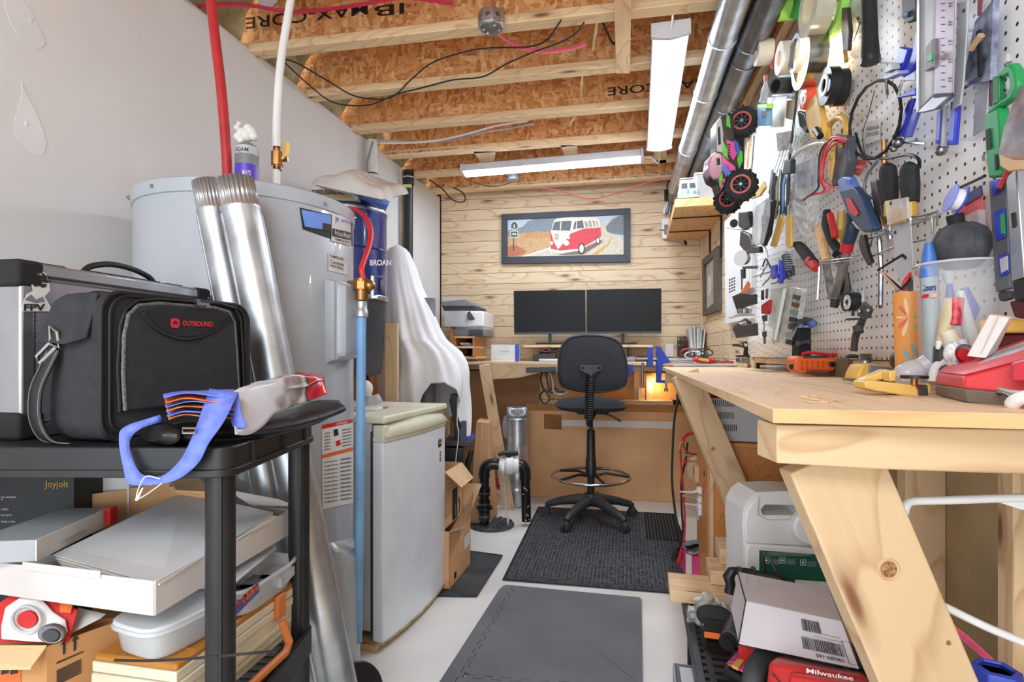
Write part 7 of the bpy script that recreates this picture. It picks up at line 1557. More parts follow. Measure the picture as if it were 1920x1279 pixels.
# floral cup
t = T('floral_cup', 'tall orange cup with painted petals standing on the bench', 'cup'); fc = inbench(1704, 1.12)
cupm = mat('cup_orange', (236, 160, 84), .4, var=.02); ch = .198
t.add('cup', MB().lathe([(.021, 0), (.023, .004), (.0285, ch), (.0255, ch-.002), (.022, .01)], fc, n=40, cap=False), cupm)
def cupf(px, py, o=.0006):
    z_ = (P(px, py, 1.095)).z; r = .023+(.0285-.023)*(z_-fc.z)/ch; p = cylhit(px, py, zz(fc, 0), r+o); return p
def petal(x, y, l, w_, a, m):
    q = []
    for i in range(10): b = 2*math.pi*i/10; px, py = l*.5*(1+math.cos(b)), w_*math.sin(b)*(.4+.6*(1+math.cos(b))/2); q.append(cupf(x+px*math.cos(a)-py*math.sin(a), y+px*math.sin(a)+py*math.cos(a), .0012))
    t.add('petal', MB().prism(q, FW*.0004), m)
PAL = [mat('petal_cream', (240, 206, 150), .5, var=0), mat('petal_rose', (222, 108, 110), .5, var=0), mat('petal_teal', (120, 178, 160), .5, var=0), mat('petal_blue', (116, 170, 190), .5, var=0)]
for x, y, l, w_, a, m in ((1703, 594, 36, 5, -1.75, 0), (1701, 592, 24, 4, -2.25, 1), (1700, 596, 20, 3, 3.2, 0), (1701, 598, 24, 4, 2.35, 1), (1703, 600, 32, 5, 1.9, 0), (1712, 594, 12, 3, 0, 2), (1712, 612, 12, 5, -.2, 2), (1722, 676, 34, 5, -1.95, 3), (1714, 683, 36, 5, -2.25, 3), (1708, 690, 22, 5, -2.6, 3)): petal(x, y, l, w_, a, PAL[m])
t = T('scissors', 'red handled scissors standing in the floral cup', 'scissors')
t.add('handle', MB().tube(spl([P(1694, 545, 1.12), P(1697, 528, 1.12), P(1706, 515, 1.12), P(1718, 512, 1.12), P(1728, 520, 1.12)], 5), .0045, 10), mat('scissor_red', (216, 62, 40), .35)); t.add('blade', MB().box(P(1706, 560, 1.12), RT*.012, FW*.003, UP*.08), STEEL)
t = T('black_frame_tool', 'black edged square metal frame leaning in the floral cup', 'frame')
t.add('frame', MB().tube(Q([(1647, 506, 1.12), (1692, 478, 1.14), (1722, 506, 1.13), (1690, 542, 1.11)]), .0034, 6, closed=True), BLK); t.add('inner_edge', MB().tube(Q([(1650, 508, 1.115), (1684, 543, 1.11)]), .0024, 6), mat('copper_edge', (196, 150, 120), .4)); t.add('stem', MB().tube(Q([(1680, 541, 1.12), (1683, 620, 1.14)]), .0016, 6), STEEL)
# pitcher
t = T('clear_pitcher', 'clear plastic pitcher crammed with brushes, tubes and markers', 'pitcher'); pc = inbench(1792, .97); ph_ = 1.262-ZB
t.add('pitcher', MB().lathe([(.050, 0), (.053, .006), (.060, ph_-.01), (.064, ph_), (.0615, ph_-.001), (.058, ph_-.012), (.051, .010), (0, .008)], pc, n=48, cap=False), CLEAR)
t.add('rim', MB().ring(pc+UP*ph_, UP, .063, .0022, 48, 8), mat('clear_rim', (214, 218, 222), .1, var=0, alpha=.7))
hn = RT*.97+FW*.2
t.add('pitcher_handle', MB().tube(spl([pc+hn*.058+UP*(ph_-.04), pc+hn*.085+UP*(ph_-.045), pc+hn*.098+UP*(ph_-.08), pc+hn*.096+UP*.08, pc+hn*.058+UP*.06], 6), .007, 12), mat('handle_clear', (226, 226, 226), .15, var=0, alpha=.55))
def onp(x, y): return cylhit(x, y, zz(pc, 0), .0605)
t.add('lettering', textmb('Coors', lambda u, v: onp(1727+u, 547-v+u*-.1), 13, 28, bold=.03), mat('script_blue', (40, 52, 120), .5, var=0)); t.add('red_badge', MB().prism([onp(1727, 553), onp(1741, 551), onp(1740, 558), onp(1727, 560)], -FW*.0004), RED); t.add('pink_badge', MB().prism([onp(1744, 551), onp(1756, 550), onp(1756, 557), onp(1744, 558)], -FW*.0004), mat('faded_pink', (236, 180, 160), .5, var=0))
IP = lambda px, py, dz=0: P(px, py, .97+dz)
def stick(name, label, pts, rs, m, cat, caps=None, n=10):
    o = T(name, label, cat); o.add('body', MB().tube(Q([(x, y, .97+dz) for x, y, dz in pts]), rs, n), m)
    if caps: o.add('tip', MB().tube(Q([(x, y, .97+dz) for x, y, dz in caps[0]]), caps[1], n), caps[2])
stick('marker', 'thick grey marker with a blue cap in the clear pitcher', [(1752, 700, -.0), (1742, 520, .0)], [.013, .014], mat('marker_grey', (160, 172, 178), .4), 'marker', ([(1742, 520, .0), (1742, 480, .0), (1741, 455, .0)], [.015, .011, .006], mat('cap_blue', (66, 116, 196), .4)))
stick('brush', 'narrow blue and silver brush in the clear pitcher', [(1775, 690, 0), (1782, 560, 0), (1780, 530, 0)], [.006, .008, .004], BLU, 'brush', ([(1780, 532, 0), (1777, 510, 0)], [.006, .011], LGR))
stick('glue_tube', 'beige glue bottle tilted inside the clear pitcher', [(1762, 640, -.03), (1778, 600, -.03), (1786, 562, -.03)], [.006, .014, .014], mat('beige', (206, 188, 150), .5, var=.1), 'glue bottle', ([(1758, 655, -.03), (1762, 640, -.03)], [.003, .006], WHT))
stick('glue_tube', 'translucent white glue bottle at the right of the pitcher', [(1800, 545, -.03), (1812, 600, -.03), (1830, 660, -.03)], [.006, .010, .013], mat('frost_tube', (206, 206, 200), .3, var=.05), 'glue bottle')
stick('toothbrush', 'red and white striped brush in the clear pitcher', [(1792, 560, -.035), (1790, 610, -.04)], [.012, .010], mat('red_stripe', (190, 44, 60), .4, var=.4, sc_=90), 'brush')
stick('spray_nozzle', 'deep blue plastic clip inside the clear pitcher', [(1808, 540, .02), (1820, 580, .02), (1812, 620, .02)], [.006, .014, .006], BLU, 'clip')
stick('paint_brush', 'small cream paint tube with a white cap in the pitcher', [(1776, 620, -.04), (1790, 655, -.045)], [.012, .014], mat('cream_tube', (226, 216, 196), .5), 'tube')
stick('battery', 'dark grey cylinder at the bottom of the clear pitcher', [(1768, 700, -.02), (1770, 650, -.02)], [.016, .016], DGR, 'battery')
o = T('tape_roll', 'roll of patterned tape leaning at the foot of the clear pitcher', 'tape'); c_ = P(1798, 668, .885); o.add('tape', MB().lathe([(.018, 0), (.026, 0), (.026, .014), (.018, .014), (.018, 0)], c_, -FW+UP*.2, 30), mat('tape_pattern', (190, 190, 200), .3, var=.5, sc_=80)); o.add('red_core', MB().lathe([(0, .012), (.011, .012), (.011, .002)], c_, -FW+UP*.2, 20), RED); o.add('blue_print', MB().lathe([(.019, .015), (.025, .015)], c_, -FW+UP*.2, 10, 0, 1.6), BLU)
o = T('blower_bulb', 'ribbed dark grey rubber blower bulb resting on the pitcher', 'blower'); c_ = P(1802, 458, .97)
m_ = MB(); prof = [(0, -.045), (.02, -.042), (.036, -.03), (.044, -.008), (.044, .008), (.036, .026), (.022, .036), (.012, .04)]; m_.lathe(prof, c_-UP*.002, UP, 32); o.add('bulb', m_, mat('blower_grey', (70, 72, 76), .85, var=.15, sc_=40, bump=.3, bsc=200))
for a in range(8):
    b = 2*math.pi*a/8; o.add('rib', MB().tube([c_-UP*.002+V((math.cos(b), math.sin(b), 0))*(r+.0005)+UP*h for r, h in prof[1:]], .0018, 5), MATS['blower_grey'])
o.add('nozzle', MB().cyl(c_+UP*.036-RT*.008, c_+UP*.054-RT*.012, .013, 16), BLK2)
# pad, yellow box, charger
t = T('white_sponge', 'pale pink-white rectangular pad standing on the red charger', 'pad')
t.add('pad', HX([(1812, 668, .82), (1848, 672, .80), (1868, 660, .84), (1832, 658, .86)], [(1855, 590, .82), (1893, 596, .80), (1900, 594, .84), (1862, 588, .86)]), mat('pad_white', (232, 214, 208), .7, var=.04), bevel=.0015)
t.add('groove', MB().tube(Q([(1872, 594, .806), (1840, 664, .806)]), .0009, 5), LGR)
t = T('yellow_case', 'yellow topped dark red case at the right edge of the bench', 'case')
t.add('yellow_lid', HX([(1835, 626, .93), (2000, 624, .85), (2010, 622, .95), (1840, 620, .99)], [(1835, 600, .93), (2000, 598, .85), (2010, 596, .95), (1840, 598, .99)]), YEL, bevel=.004)
t.add('body', HX([(1870, 720, .93), (2000, 740, .85), (2010, 730, .95), (1875, 715, .98)], [(1866, 626, .93), (2000, 624, .85), (2010, 622, .95), (1872, 622, .98)]), mat('maroon', (110, 22, 34), .5), bevel=.003)
t = T('battery_charger', 'red battery charger with a grey base at the bench front', 'charger')
CR = mat('charger_red', (214, 60, 66), .4, var=.03); CGB = mat('charger_base', (122, 108, 100), .5, var=.06)
t.add('base', HX([(1811, 755, .765), (2040, 790, .66), (2060, 740, .85), (1754, 741, .905)], [(1804, 728, .760), (2050, 752, .655), (2060, 712, .85), (1752, 721, .905)]), CGB, bevel=.003)
t.add('body', HX([(1804, 728, .758), (2050, 752, .653), (2060, 712, .85), (1751, 721, .907)], [(1806, 705, .766), (2060, 640, .66), (2060, 610, .85), (1757, 699, .905)]), CR, bevel=.004)
t.add('top_deck', HX([(1806, 705, .764), (2060, 640, .66), (2060, 610, .85), (1757, 699, .905)], [(1818, 689, .775), (2060, 612, .67), (2060, 590, .85), (1772, 686, .905)]), CR, bevel=.004)
t.add('label_panel', MB().prism(Q([(1795, 687, .88), (1820, 688, .79), (1980, 637, .70), (1960, 628, .80)]), UP*.0012), mat('charger_label', (176, 184, 194), .4, var=.15, sc_=30))
t = T('red_battery_tool', 'bright red tool corner overlapping the charger at the frame edge', 'tool')
t.add('body', HX([(1896, 716, .70), (2000, 716, .64), (2000, 700, .74), (1905, 704, .76)], [(1894, 682, .70), (2000, 650, .64), (2000, 640, .74), (1905, 672, .76)]), mat('tool_bright_red', (222, 64, 84), .35), bevel=.004)
for i in range(4): S('cable', MB().tube(spl([P(1960, 738+i*4, .66), P(1905, 736+i*3.5, .69), P(1884, 732+i*2, .71), P(1872, 728+i*3, .73), P(1880, 722+i, .74), P(1900, 722, .73)], 5), .0028, 8), [LGR, GRY, LGR, DGR][i], ['topmost pale', 'second grey', 'third pale', 'lowest dark'][i]+' loop of the cord over the charger base', 'cable')
S('white_tube', MB().tube(spl([P(1893, 772, .70), P(1898, 758, .69), P(1912, 748, .68), P(1950, 738, .66)], 6), [.0065]*6+[.0085]*13, 14), WHT, 'bent white plastic tube end at the right edge of the bench', 'tube')
t = T('clear_funnel', 'clear plastic scoop lying in front of the floral cup', 'scoop'); 
t.add('bowl', MB().tube(spl([P(1682, 712, .98), P(1700, 702, .98), P(1725, 690, .98), P(1745, 676, .97)], 5), [.010, .013, .017, .02, .021, .022, .022, .022, .021, .020, .019, .018, .017, .016, .016, .015], 14), mat('scoop_clear', (214, 214, 218), .12, var=.05, alpha=.7)); t.add('white_band', MB().tube(spl([P(1750, 716, .95), P(1756, 690, .95), P(1775, 678, .94), P(1800, 674, .92)], 6), .009, 10), WHT)
t = T('red_disc_tool', 'dark wheel with a red face behind the floral cup', 'tool'); t.add('wheel', MB().lathe([(.024, 0), (.024, .01)], P(1688, 676, 1.17), -FW, 24), DGR); t.add('red_face', MB().lathe([(.018, .011), (0, .012)], P(1688, 680, 1.17), -FW, 20), mat('brick_red', (186, 66, 60), .5))
for i in range(12): 
    c_ = onb(1500+i*6+random.uniform(-4, 4), 752+random.uniform(-8, 4)); S('wood_chip', MB().box(c_+UP*.0015, (.006+.006*random.random(), .002, 0), (-.002, .005, 0), (0, 0, .002)), LUM, 'tiny wood chip on the bench top near the front corner', 'chip', 'wood chips at the bench front corner')
# ------------------------------------------------------------ pegboard and wall tools
def WT(pts, r, n=8, flat=None, sp=0, closed=False):
    q = [W(x, y, o) for x, y, o in pts]
    if sp: 
        k = len(q); q = spl(q, sp)
        if isinstance(r, list): r = [r[min(int(i/sp), k-2)]*(1-(i/sp-int(i/sp)))+r[min(int(i/sp)+1, k-1)]*(i/sp-int(i/sp)) for i in range(len(q))]
    return MB().tube(q, r, n, flat=flat, closed=closed)
def WR(px, py, off, r, w, core=.45): 
    return MB().lathe([(r*core, 0), (r, 0), (r, w), (r*core, w), (r*core, 0)], W(px, py, off+w/2)-WN*w/2, WN, 32, cap=False)
def WPR(pts, off, th): return wprism(MB(), pts, off, th)
def item(name, label, cat, *parts, group=None):
    if len(parts) == 1:
        p = parts[0]; return S(name, p[1], p[2], label, cat, group, **(p[3] if len(p) > 3 else {}))
    t = T(name, label, cat, group)
    for p in parts: t.add(p[0], p[1], p[2], **(p[3] if len(p) > 3 else {}))
    return t
BV = dict(bevel=.002); BV4 = dict(bevel=.004)
PTR = mat('paper_tape', (222, 212, 198), .7, var=.03); FOIL = mat('foil_tape', (196, 190, 178), .2, 1, var=.05); FELT = mat('felt_green', (66, 176, 84), .6); LIME = mat('lime_tape', (150, 206, 84), .5)
BLV = mat('level_blue', (44, 60, 190), .35); TRN = mat('thin_film', (226, 228, 228), .15, var=.06, sc_=20, alpha=.42, bump=.5, bsc=60); SHINY = mat('pliers_steel', (140, 142, 146), .3, 1, var=.1, sc_=40)
AMBH = mat('amber_handle', (214, 166, 60), .2, var=.05, alpha=.85); WOODH = wood('wood_handle', (222, 184, 136), (190, 146, 98), 10, knots=False); TRED = mat('grip_red', (206, 40, 44), .45); NAVY = mat('grip_navy', (42, 66, 96), .5); YGR = mat('grip_yellow', (226, 178, 84), .5)
# tapes near the ceiling, lit by a small warm lamp
item('tape_roll', 'green painter tape roll at the top of the pegboard beside the duct', 'tape', ('tape', WR(1474, 6, .06, .055, .05), LIME), ('core', WR(1452, 10, .115, .035, .004, .7), PAPER))
item('tape_strip', 'bright green tape end folded at the top of the pegboard', 'tape', ('strip', WPR([(1480, -8), (1506, -8), (1500, 18), (1496, 37), (1465, 32), (1472, 22)], .07, .006), FELT))
item('tape_roll', 'wide clear packing tape roll hanging in front of the green tape', 'tape', ('tape', WR(1532, 10, .06, .085, .05, .6), mat('clear_tape', (214, 206, 186), .15, var=.06, alpha=.75)), ('backing', WR(1566, 12, .03, .080, .02, .6), LIME))
S('puck_lamp', MB().lathe([(.028, 0), (.028, .012), (0, .014)], W(1528, 62, .006), WN, 24), mat('warm_lamp', (255, 226, 176), .4, var=0, emit=10), 'small warm round lamp on the pegboard behind the tape rolls', 'lamp')
l = bpy.data.lights.new('warm_puck', 'POINT'); l.energy = BULB*1.6; l.color = (1, .78, .5); l.shadow_soft_size = .03
o = bpy.data.objects.new('warm_puck', l); sc.collection.objects.link(o); o.location = W(1535, 72, .07)
item('tape_roll', 'white paper tape roll nearest the duct', 'tape', ('tape', WR(1432, 98, .09, .046, .055), PTR))
item('tape_roll', 'second white paper tape roll hanging left of the foil tape', 'tape', ('tape', WR(1478, 108, .07, .052, .06), PTR), ('red_core', WR(1455, 112, .06, .03, .03), TRED))
item('tape_roll', 'wide silver foil tape roll below the green tapes', 'tape', ('tape', WR(1518, 112, .05, .085, .055, .75), FOIL), ('core', WR(1495, 100, .09, .058, .02, .75), GRY))
item('cable_sleeve', 'grey plastic tube end on a square bracket', 'tube', ('bracket', WPR([(1447, 182), (1462, 134), (1500, 134), (1488, 186)], .06, .006), GRY), ('tube', MB().lathe([(.026, 0), (.026, .07), (.021, .07), (.021, .0)], W(1482, 160, .07), WN-UP*.25-WD*.6, 24, cap=False), DGR, dict(solid=.001)), ('tube_mouth', MB().lathe([(0, .066), (.021, .066)], W(1482, 160, .07), WN-UP*.25-WD*.6, 20), BLK2))
item('tape_strip', 'hanging cream paper strips below the grey tube', 'tape', ('strip', WPR([(1439, 183), (1475, 182), (1469, 238), (1437, 240)], .09, .003), PTR), ('strip', WPR([(1474, 190), (1500, 182), (1488, 226), (1473, 222)], .07, .003), mat('cream_paper', (206, 196, 178), .7)), ('peg', WT([(1443, 183, .09), (1478, 182, .09)], .004), STEEL))
item('tape_roll', 'red electrical tape roll on a wooden peg', 'tape', ('tape', WR(1515, 184, .06, .033, .030), mat('tape_red', (226, 82, 62), .4)), ('core', WR(1507, 186, .092, .018, .004, .5), LGR), ('peg', WT([(1534, 178, .02), (1542, 150, .02)], .008), WOODH, dict(grain=UP)))
item('tape_roll', 'large black tape roll pair right of the foil tape', 'tape', ('tape', WR(1556, 161, .05, .052, .028), BLK), ('second_tape', WR(1574, 164, .02, .050, .026), RUBB), ('core', WR(1545, 160, .082, .03, .004, .6), LGR), ('cardboard', WR(1572, 186, .01, .02, .04), CARD))
item('hot_glue_gun', 'yellow and black trigger clamp hanging below the red tape', 'clamp', ('body', WPR([(1508, 196), (1530, 175), (1537, 205), (1542, 235), (1540, 260), (1520, 260), (1512, 235)], .05, .03), YGR, BV4), ('black_jaw', WPR([(1494, 208), (1508, 212), (1516, 240), (1510, 250), (1498, 236)], .05, .03), BLK, BV4), ('spring', WT([(1530, 243, .09), (1538, 256, .09)], .010), BLK))
item('cable', 'black appliance cable with a moulded plug hanging by the red tape', 'cable', ('cord', WT([(1495, 170, .08), (1490, 215, .08), (1486, 250, .08), (1480, 300, .08)], .004, sp=5), BLK), ('plug', WPR([(1470, 300), (1483, 299), (1482, 326), (1466, 328)], .07, .03), BLK, BV4))
item('battery_pack', 'blue boxed battery pack next to the upper truck wheel', 'battery', ('pack', WPR([(1421, 202), (1436, 204), (1436, 236), (1420, 236)], .12, .04), mat('pack_blue', (96, 150, 196), .4), BV), ('lime_cap', WPR([(1420, 196), (1438, 195), (1438, 204), (1420, 203)], .12, .04), LIME, BV), ('dark_label', WPR([(1428, 208), (1437, 208), (1437, 220), (1428, 221)], .161, .001), INK))
item('hair_brush', 'dark slim brush hanging between the clear tape and the hammer handle', 'brush', ('handle', WPR([(1578, 15), (1588, 14), (1592, 60), (1589, 96), (1580, 94), (1577, 60)], .03, .02), mat('brown_black', (58, 48, 46), .5), BV), ('bristle', WT([(1584, 92, .03), (1587, 115, .03)], .006), YGR))
item('plastic_film', 'hanging scrap of wrinkled clear plastic beside the hammer handle', 'film', ('film', WPR([(1590, 0), (1620, -5), (1614, 70), (1605, 112), (1590, 102), (1588, 60)], .02, .002), TRN))
item('hammer', 'black ribbed rubber hammer handle hanging at the top of the pegboard', 'hammer', ('handle', WT([(1628, -60, .05), (1630, 20, .05), (1631, 70, .05), (1632, 112, .05)], [.016, .017, .018, .021], 16), RUBB), ('butt', WT([(1632, 108, .05), (1632, 118, .05)], .022, 16), BLK)) 
t = THINGS[-1]
for i in range(26): t.add('grip_rib', WT([(1616.5, -40+i*5.6, .055), (1618.5, -38+i*5.6, .062)], .0022, 5), DGR)
item('wire_loop', 'bent steel wire hook with a brass ferrule beside the hammer', 'hook', ('wire', WT([(1603, 33, .03), (1612, 36, .05), (1610, 48, .05), (1600, 78, .05)], .0016, 6, sp=4), STEEL), ('ferrule', WT([(1608, 34, .05), (1613, 44, .05)], .004), BRASS))
item('pocket_tool', 'black rounded tool end beside the square level', 'tool', ('body', WPR([(1689, -30), (1718, -30), (1718, 20), (1712, 40), (1700, 44), (1690, 34)], .03, .025), DGR, BV4), ('button', MB().ball(W(1697, 28, .06), .007, 10), mat('pale_blue', (120, 150, 190), .4)))
# coil of black cable
cp = [(1664+math.cos(a)*30-8*math.sin(a)*0, 218+math.sin(a)*62) for a in []]
def coil(cx, cy, rx, ry, n, off, tilt=0, wob=3):
    o = []
    for i in range(n*16): a = 2*math.pi*i/16; k = 1+.04*math.sin(i*.37); x = rx*k*math.cos(a); y = ry*k*math.sin(a); o.append((cx+x*math.cos(tilt)-y*math.sin(tilt), cy+x*math.sin(tilt)+y*math.cos(tilt), off+.0015*(i//16)+.004*math.sin(i)))
    return o
item('cable_coil', 'coiled black cable looping beside the blue clamps', 'cable', ('coil', WT(coil(1643, 222, 46, 76, 3, .05, .26), .0035, 6), BLK), ('tail', WT([(1604, 250, .05), (1620, 290, .05), (1660, 297, .05), (1700, 290, .05), (1722, 298, .05), (1724, 315, .04)], .0035, 6, sp=5), BLK), ('thin_wires', WT([(1640, 170, .04), (1628, 215, .04), (1618, 250, .04), (1622, 290, .04), (1634, 310, .04)], .0012, 5, sp=4), DGR))
item('repair_card', 'small printed repair card hanging inside the cable coil', 'card', ('card', WPR([(1625, 230), (1650, 222), (1648, 262), (1622, 272)], .02, .001), PAPER), ('lettering', textmb('REPAIR', lambda u, v: W(1625+u, 246-v-u*.2, .0225), 7, 24, bold=.02), GRY), ('lettering', textmb('STITCHES', lambda u, v: W(1623+u, 257-v-u*.2, .0225), 7, 25, bold=.02), GRY))
item('suction_hook', 'shiny red and clear suction part below the cable coil', 'part', ('cone', MB().lathe([(.022, 0), (.018, .02), (.006, .05)], W(1616, 315, .02), WN+UP*.3, 20), mat('red_clear', (226, 90, 90), .15, alpha=.8)), ('gold_rod', WT([(1657, 262, .02), (1658, 318, .02)], .006), BRASS))
# blue squeeze clamps
item('corner_clamp', 'blue corner clamp hanging above the cable coil', 'clamp', ('plate', WPR([(1686, 88), (1702, 92), (1690, 132), (1674, 132)], .05, .012), BLV, BV), ('lower_plate', WPR([(1655, 143), (1684, 132), (1686, 138), (1658, 150)], .04, .04), mat('pale_violet', (150, 156, 214), .4), BV), ('ribbed_jaw', WPR([(1660, 125), (1672, 118), (1674, 130), (1658, 138)], .05, .03), LGR, BV), ('screw', WT([(1661, 150, .06), (1664, 178, .06)], .003), CHROME))
item('squeeze_clamp', 'blue and silver clamp arm left of the square level', 'clamp', ('arm', WPR([(1686, 142), (1708, 112), (1716, 58), (1722, 60), (1718, 115), (1700, 148)], .04, .02), BLV, BV), ('arm', WPR([(1690, 148), (1716, 132), (1716, 152), (1694, 152)], .05, .02), mat('violet_grey', (176, 178, 216), .4), BV), ('foot', WPR([(1680, 182), (1716, 165), (1716, 178), (1682, 184)], .05, .03), BLV, BV), ('screw', WT([(1692, 150, .06), (1684, 180, .06)], .003), CHROME))
item('squeeze_clamp', 'pair of slim blue channel clamps below the square level', 'clamp', ('channel', WPR([(1702, 188), (1712, 184), (1690, 256), (1678, 258)], .03, .015), BLV, BV), ('channel', WPR([(1712, 205), (1721, 208), (1704, 258), (1692, 258)], .03, .015), mat('clamp_violet', (92, 104, 208), .4), BV), ('spring_knot', MB().ball(W(1684, 268, .05), .012, 10).ball(W(1676, 278, .05), .009, 8), SHINY), ('peg', WT([(1690, 266, .02), (1712, 268, .06), (1735, 270, .07)], .0035, sp=3), CHROME))
item('squeeze_clamp', 'slim blue channel clamp hanging right of the square level', 'clamp', ('channel', WPR([(1762, 202), (1770, 198), (1766, 275), (1753, 277)], .03, .015), LGR, BV), ('channel', WPR([(1782, 190), (1793, 200), (1787, 272), (1774, 272)], .03, .018), BLV, BV), ('channel', WPR([(1756, 210), (1764, 206), (1760, 272), (1754, 272)], .046, .002), BLV), ('spring_knot', MB().ball(W(1765, 282, .04), .011, 10), SHINY))
# square level with ruler
item('framing_square', 'aluminium combination square with ruler markings and a level vial', 'square',
 ('blade', WPR([(1756, -80), (1793, -80), (1786, 176), (1750, 178)], .075, .004), mat('ruler_face', (168, 156, 166), .4, .4, var=.03), BV), ('stock', WPR([(1718, -80), (1752, -80), (1748, 178), (1717, 212)], .03, .045), LGR, BV), ('stock_face', WPR([(1720, -80), (1724, -80), (1722, 207), (1718, 211)], .076, .003), ALU), ('foot', WPR([(1718, 212), (1750, 180), (1784, 177), (1752, 206), (1732, 211)], .06, .02), ALU, BV), ('foot_dark_strip', WPR([(1752, 176), (1786, 174), (1784, 180), (1750, 184)], .08, .002), INK),  # the foot also gets a thin dark strip along its upper edge
 ('vial_housing', WPR([(1735, 88), (1748, 72), (1748, 126), (1734, 135)], .072, .012), GRY, BV), ('vial', WPR([(1738, 106), (1747, 100), (1747, 112), (1738, 116)], .086, .004), GRN))
t = THINGS[-1]
for i in range(14): t.add('ruler_tick', WPR([(1764, 6+i*13), (1770+(2 if i % 3 == 0 else 0), 6.3+i*13), (1770, 7.8+i*13), (1764, 7.5+i*13)], .0795, .0005), INK)
for i, s_ in enumerate(('34', '32', '31', '32', '33')): t.add('ruler_number', textmb(s_, lambda u, v, i=i: W(1778+v*.9, 4+i*35+u, .0802), 6, 10, bold=.02), INK)
item('painting_knife', 'long pale scraper blade hanging right of the square', 'scraper', ('blade', WPR([(1794, 5), (1814, 0), (1812, 60), (1806, 150), (1800, 196), (1784, 207), (1790, 150), (1792, 100)], .05, .004), LGR, BV), ('hole', WR(1807, 20, .054, .003, .001, .1), INK))
item('saw_blade', 'wide frosted file blade with a serrated edge', 'file', ('blade', WPR([(1826, 150), (1856, 130), (1848, 240), (1823, 256), (1826, 200)], .02, .004), mat('file_grey', (190, 194, 200), .4, .3, bump=.5, bsc=120), BV))
item('blister_pack', 'dark and blue printed blister pack beside the file blade', 'package', ('card', WPR([(1828, 40), (1862, 0), (1860, 60), (1856, 150), (1816, 160), (1808, 140)], .03, .01), mat('blister_print', (120, 124, 146), .3, var=.35, sc_=30)), ('dark_bar', WPR([(1830, 60), (1836, 55), (1838, 140), (1833, 146)], .045, .004), BLK2), ('clip', WT([(1822, 92, .05), (1836, 72, .05), (1840, 66, .05)], .006), mat('tan_clip', (196, 160, 130), .4)), ('bent_edge', WT([(1810, 164, .045), (1836, 144, .045)], .003), CHROME), ('red_bit', WPR([(1833, 0), (1838, 0), (1836, 30), (1832, 30)], .045, .004), mat('wine', (120, 40, 60), .5)))
item('metal_strip', 'narrow dark edged strip between the blister pack and the green gun', 'strip', ('strip', WPR([(1860, -40), (1864, -40), (1858, 130), (1856, 200), (1853, 200), (1856, 120)], .03, .004), mat('dark_edge', (84, 60, 78), .4)), ('clear_sleeve', WPR([(1840, -40), (1860, -40), (1857, 45), (1846, 60), (1838, 20)], .02, .002), TRN))
# green caulking gun
item('caulking_gun', 'green plastic caulking gun hanging on the pegboard', 'caulking gun', ('nozzle', WT([(1889, 102, .05), (1890, 118, .05)], [.003, .006]), LGR), ('hook', WPR([(1868, 140), (1884, 124), (1892, 118), (1902, 132), (1907, 158), (1896, 186), (1872, 200), (1852, 216), (1848, 212), (1862, 196), (1884, 182), (1892, 160), (1888, 140), (1876, 146)], .03, .03), GRN, BV4), ('handle', WPR([(1860, 145), (1872, 142), (1872, 192), (1860, 198)], .04, .02), mat('deep_green', (18, 112, 62), .4), BV), ('frame', WPR([(1844, 216), (1872, 200), (1880, 310), (1882, 330), (1852, 335), (1846, 280)], .03, .03), GRN, BV4),
 ('slot', WPR([(1848, 244), (1855, 240), (1858, 278), (1850, 282)], .061, .001), INK), ('slot', WPR([(1864, 290), (1869, 289), (1870, 318), (1866, 320)], .061, .001), INK), ('trigger_spring', WT([(1876, 160, .05), (1882, 172, .05), (1876, 180, .05)], .006), CHROME))
item('paint_brush', 'large paint brush in a clear wrapper at the upper right edge', 'brush', ('wrapper', WPR([(1908, 170), (1960, 120), (1970, 300), (1900, 300), (1872, 290), (1882, 240)], .05, .03), mat('brush_film', (150, 130, 136), .2, var=.2, sc_=20, alpha=.7)), ('bristles', WPR([(1912, 200), (1960, 170), (1962, 285), (1905, 290), (1880, 282), (1896, 240)], .058, .016), mat('bristle_black', (40, 28, 26), .7, var=.5, sc_=80)), ('ferrule', WPR([(1872, 290), (1962, 288), (1955, 315), (1890, 322), (1874, 312)], .05, .03), mat('brush_wood', (222, 182, 140), .5), BV))
item('red_pencil', 'red pencil hanging below the wrapped paint brush', 'pencil', ('body', WT([(1890, 320, .06), (1874, 352, .06)], .0035), TRED), ('tip', WT([(1874, 352, .06), (1868, 362, .06)], [.0035, .0015]), INK))
# spirit levels lower right
item('spirit_level', 'black and blue spirit level hanging at the right edge', 'level', ('body', WPR([(1853, 340), (1885, 335), (1893, 540), (1866, 548)], .03, .022), mat('level_grey', (108, 112, 118), .4, .3), BV), ('blue_frame', WPR([(1861, 398), (1881, 390), (1884, 445), (1866, 452)], .052, .004), BLV, BV), ('vial', WPR([(1875, 402), (1880, 400), (1882, 438), (1877, 440)], .057, .003), GRN), ('blue_frame', WPR([(1869, 480), (1888, 474), (1890, 512), (1872, 520)], .052, .004), BLV, BV), ('vial', WPR([(1874, 486), (1887, 480), (1888, 506), (1877, 512)], .057, .002), LGR), ('blue_frame', WPR([(1856, 338), (1876, 336), (1877, 358), (1860, 368)], .052, .004), BLV, BV))
item('spirit_level', 'plain aluminium straightedge hanging beside the black level', 'level', ('bar', WPR([(1885, 330), (1905, 318), (1920, 520), (1896, 528)], .03, .03), ALU, BV), ('slot', WPR([(1895, 400), (1902, 398), (1904, 424), (1898, 428)], .0605, .001), INK), ('end_block', WPR([(1896, 526), (1930, 520), (1930, 560), (1900, 566)], .03, .03), BLK, BV4))
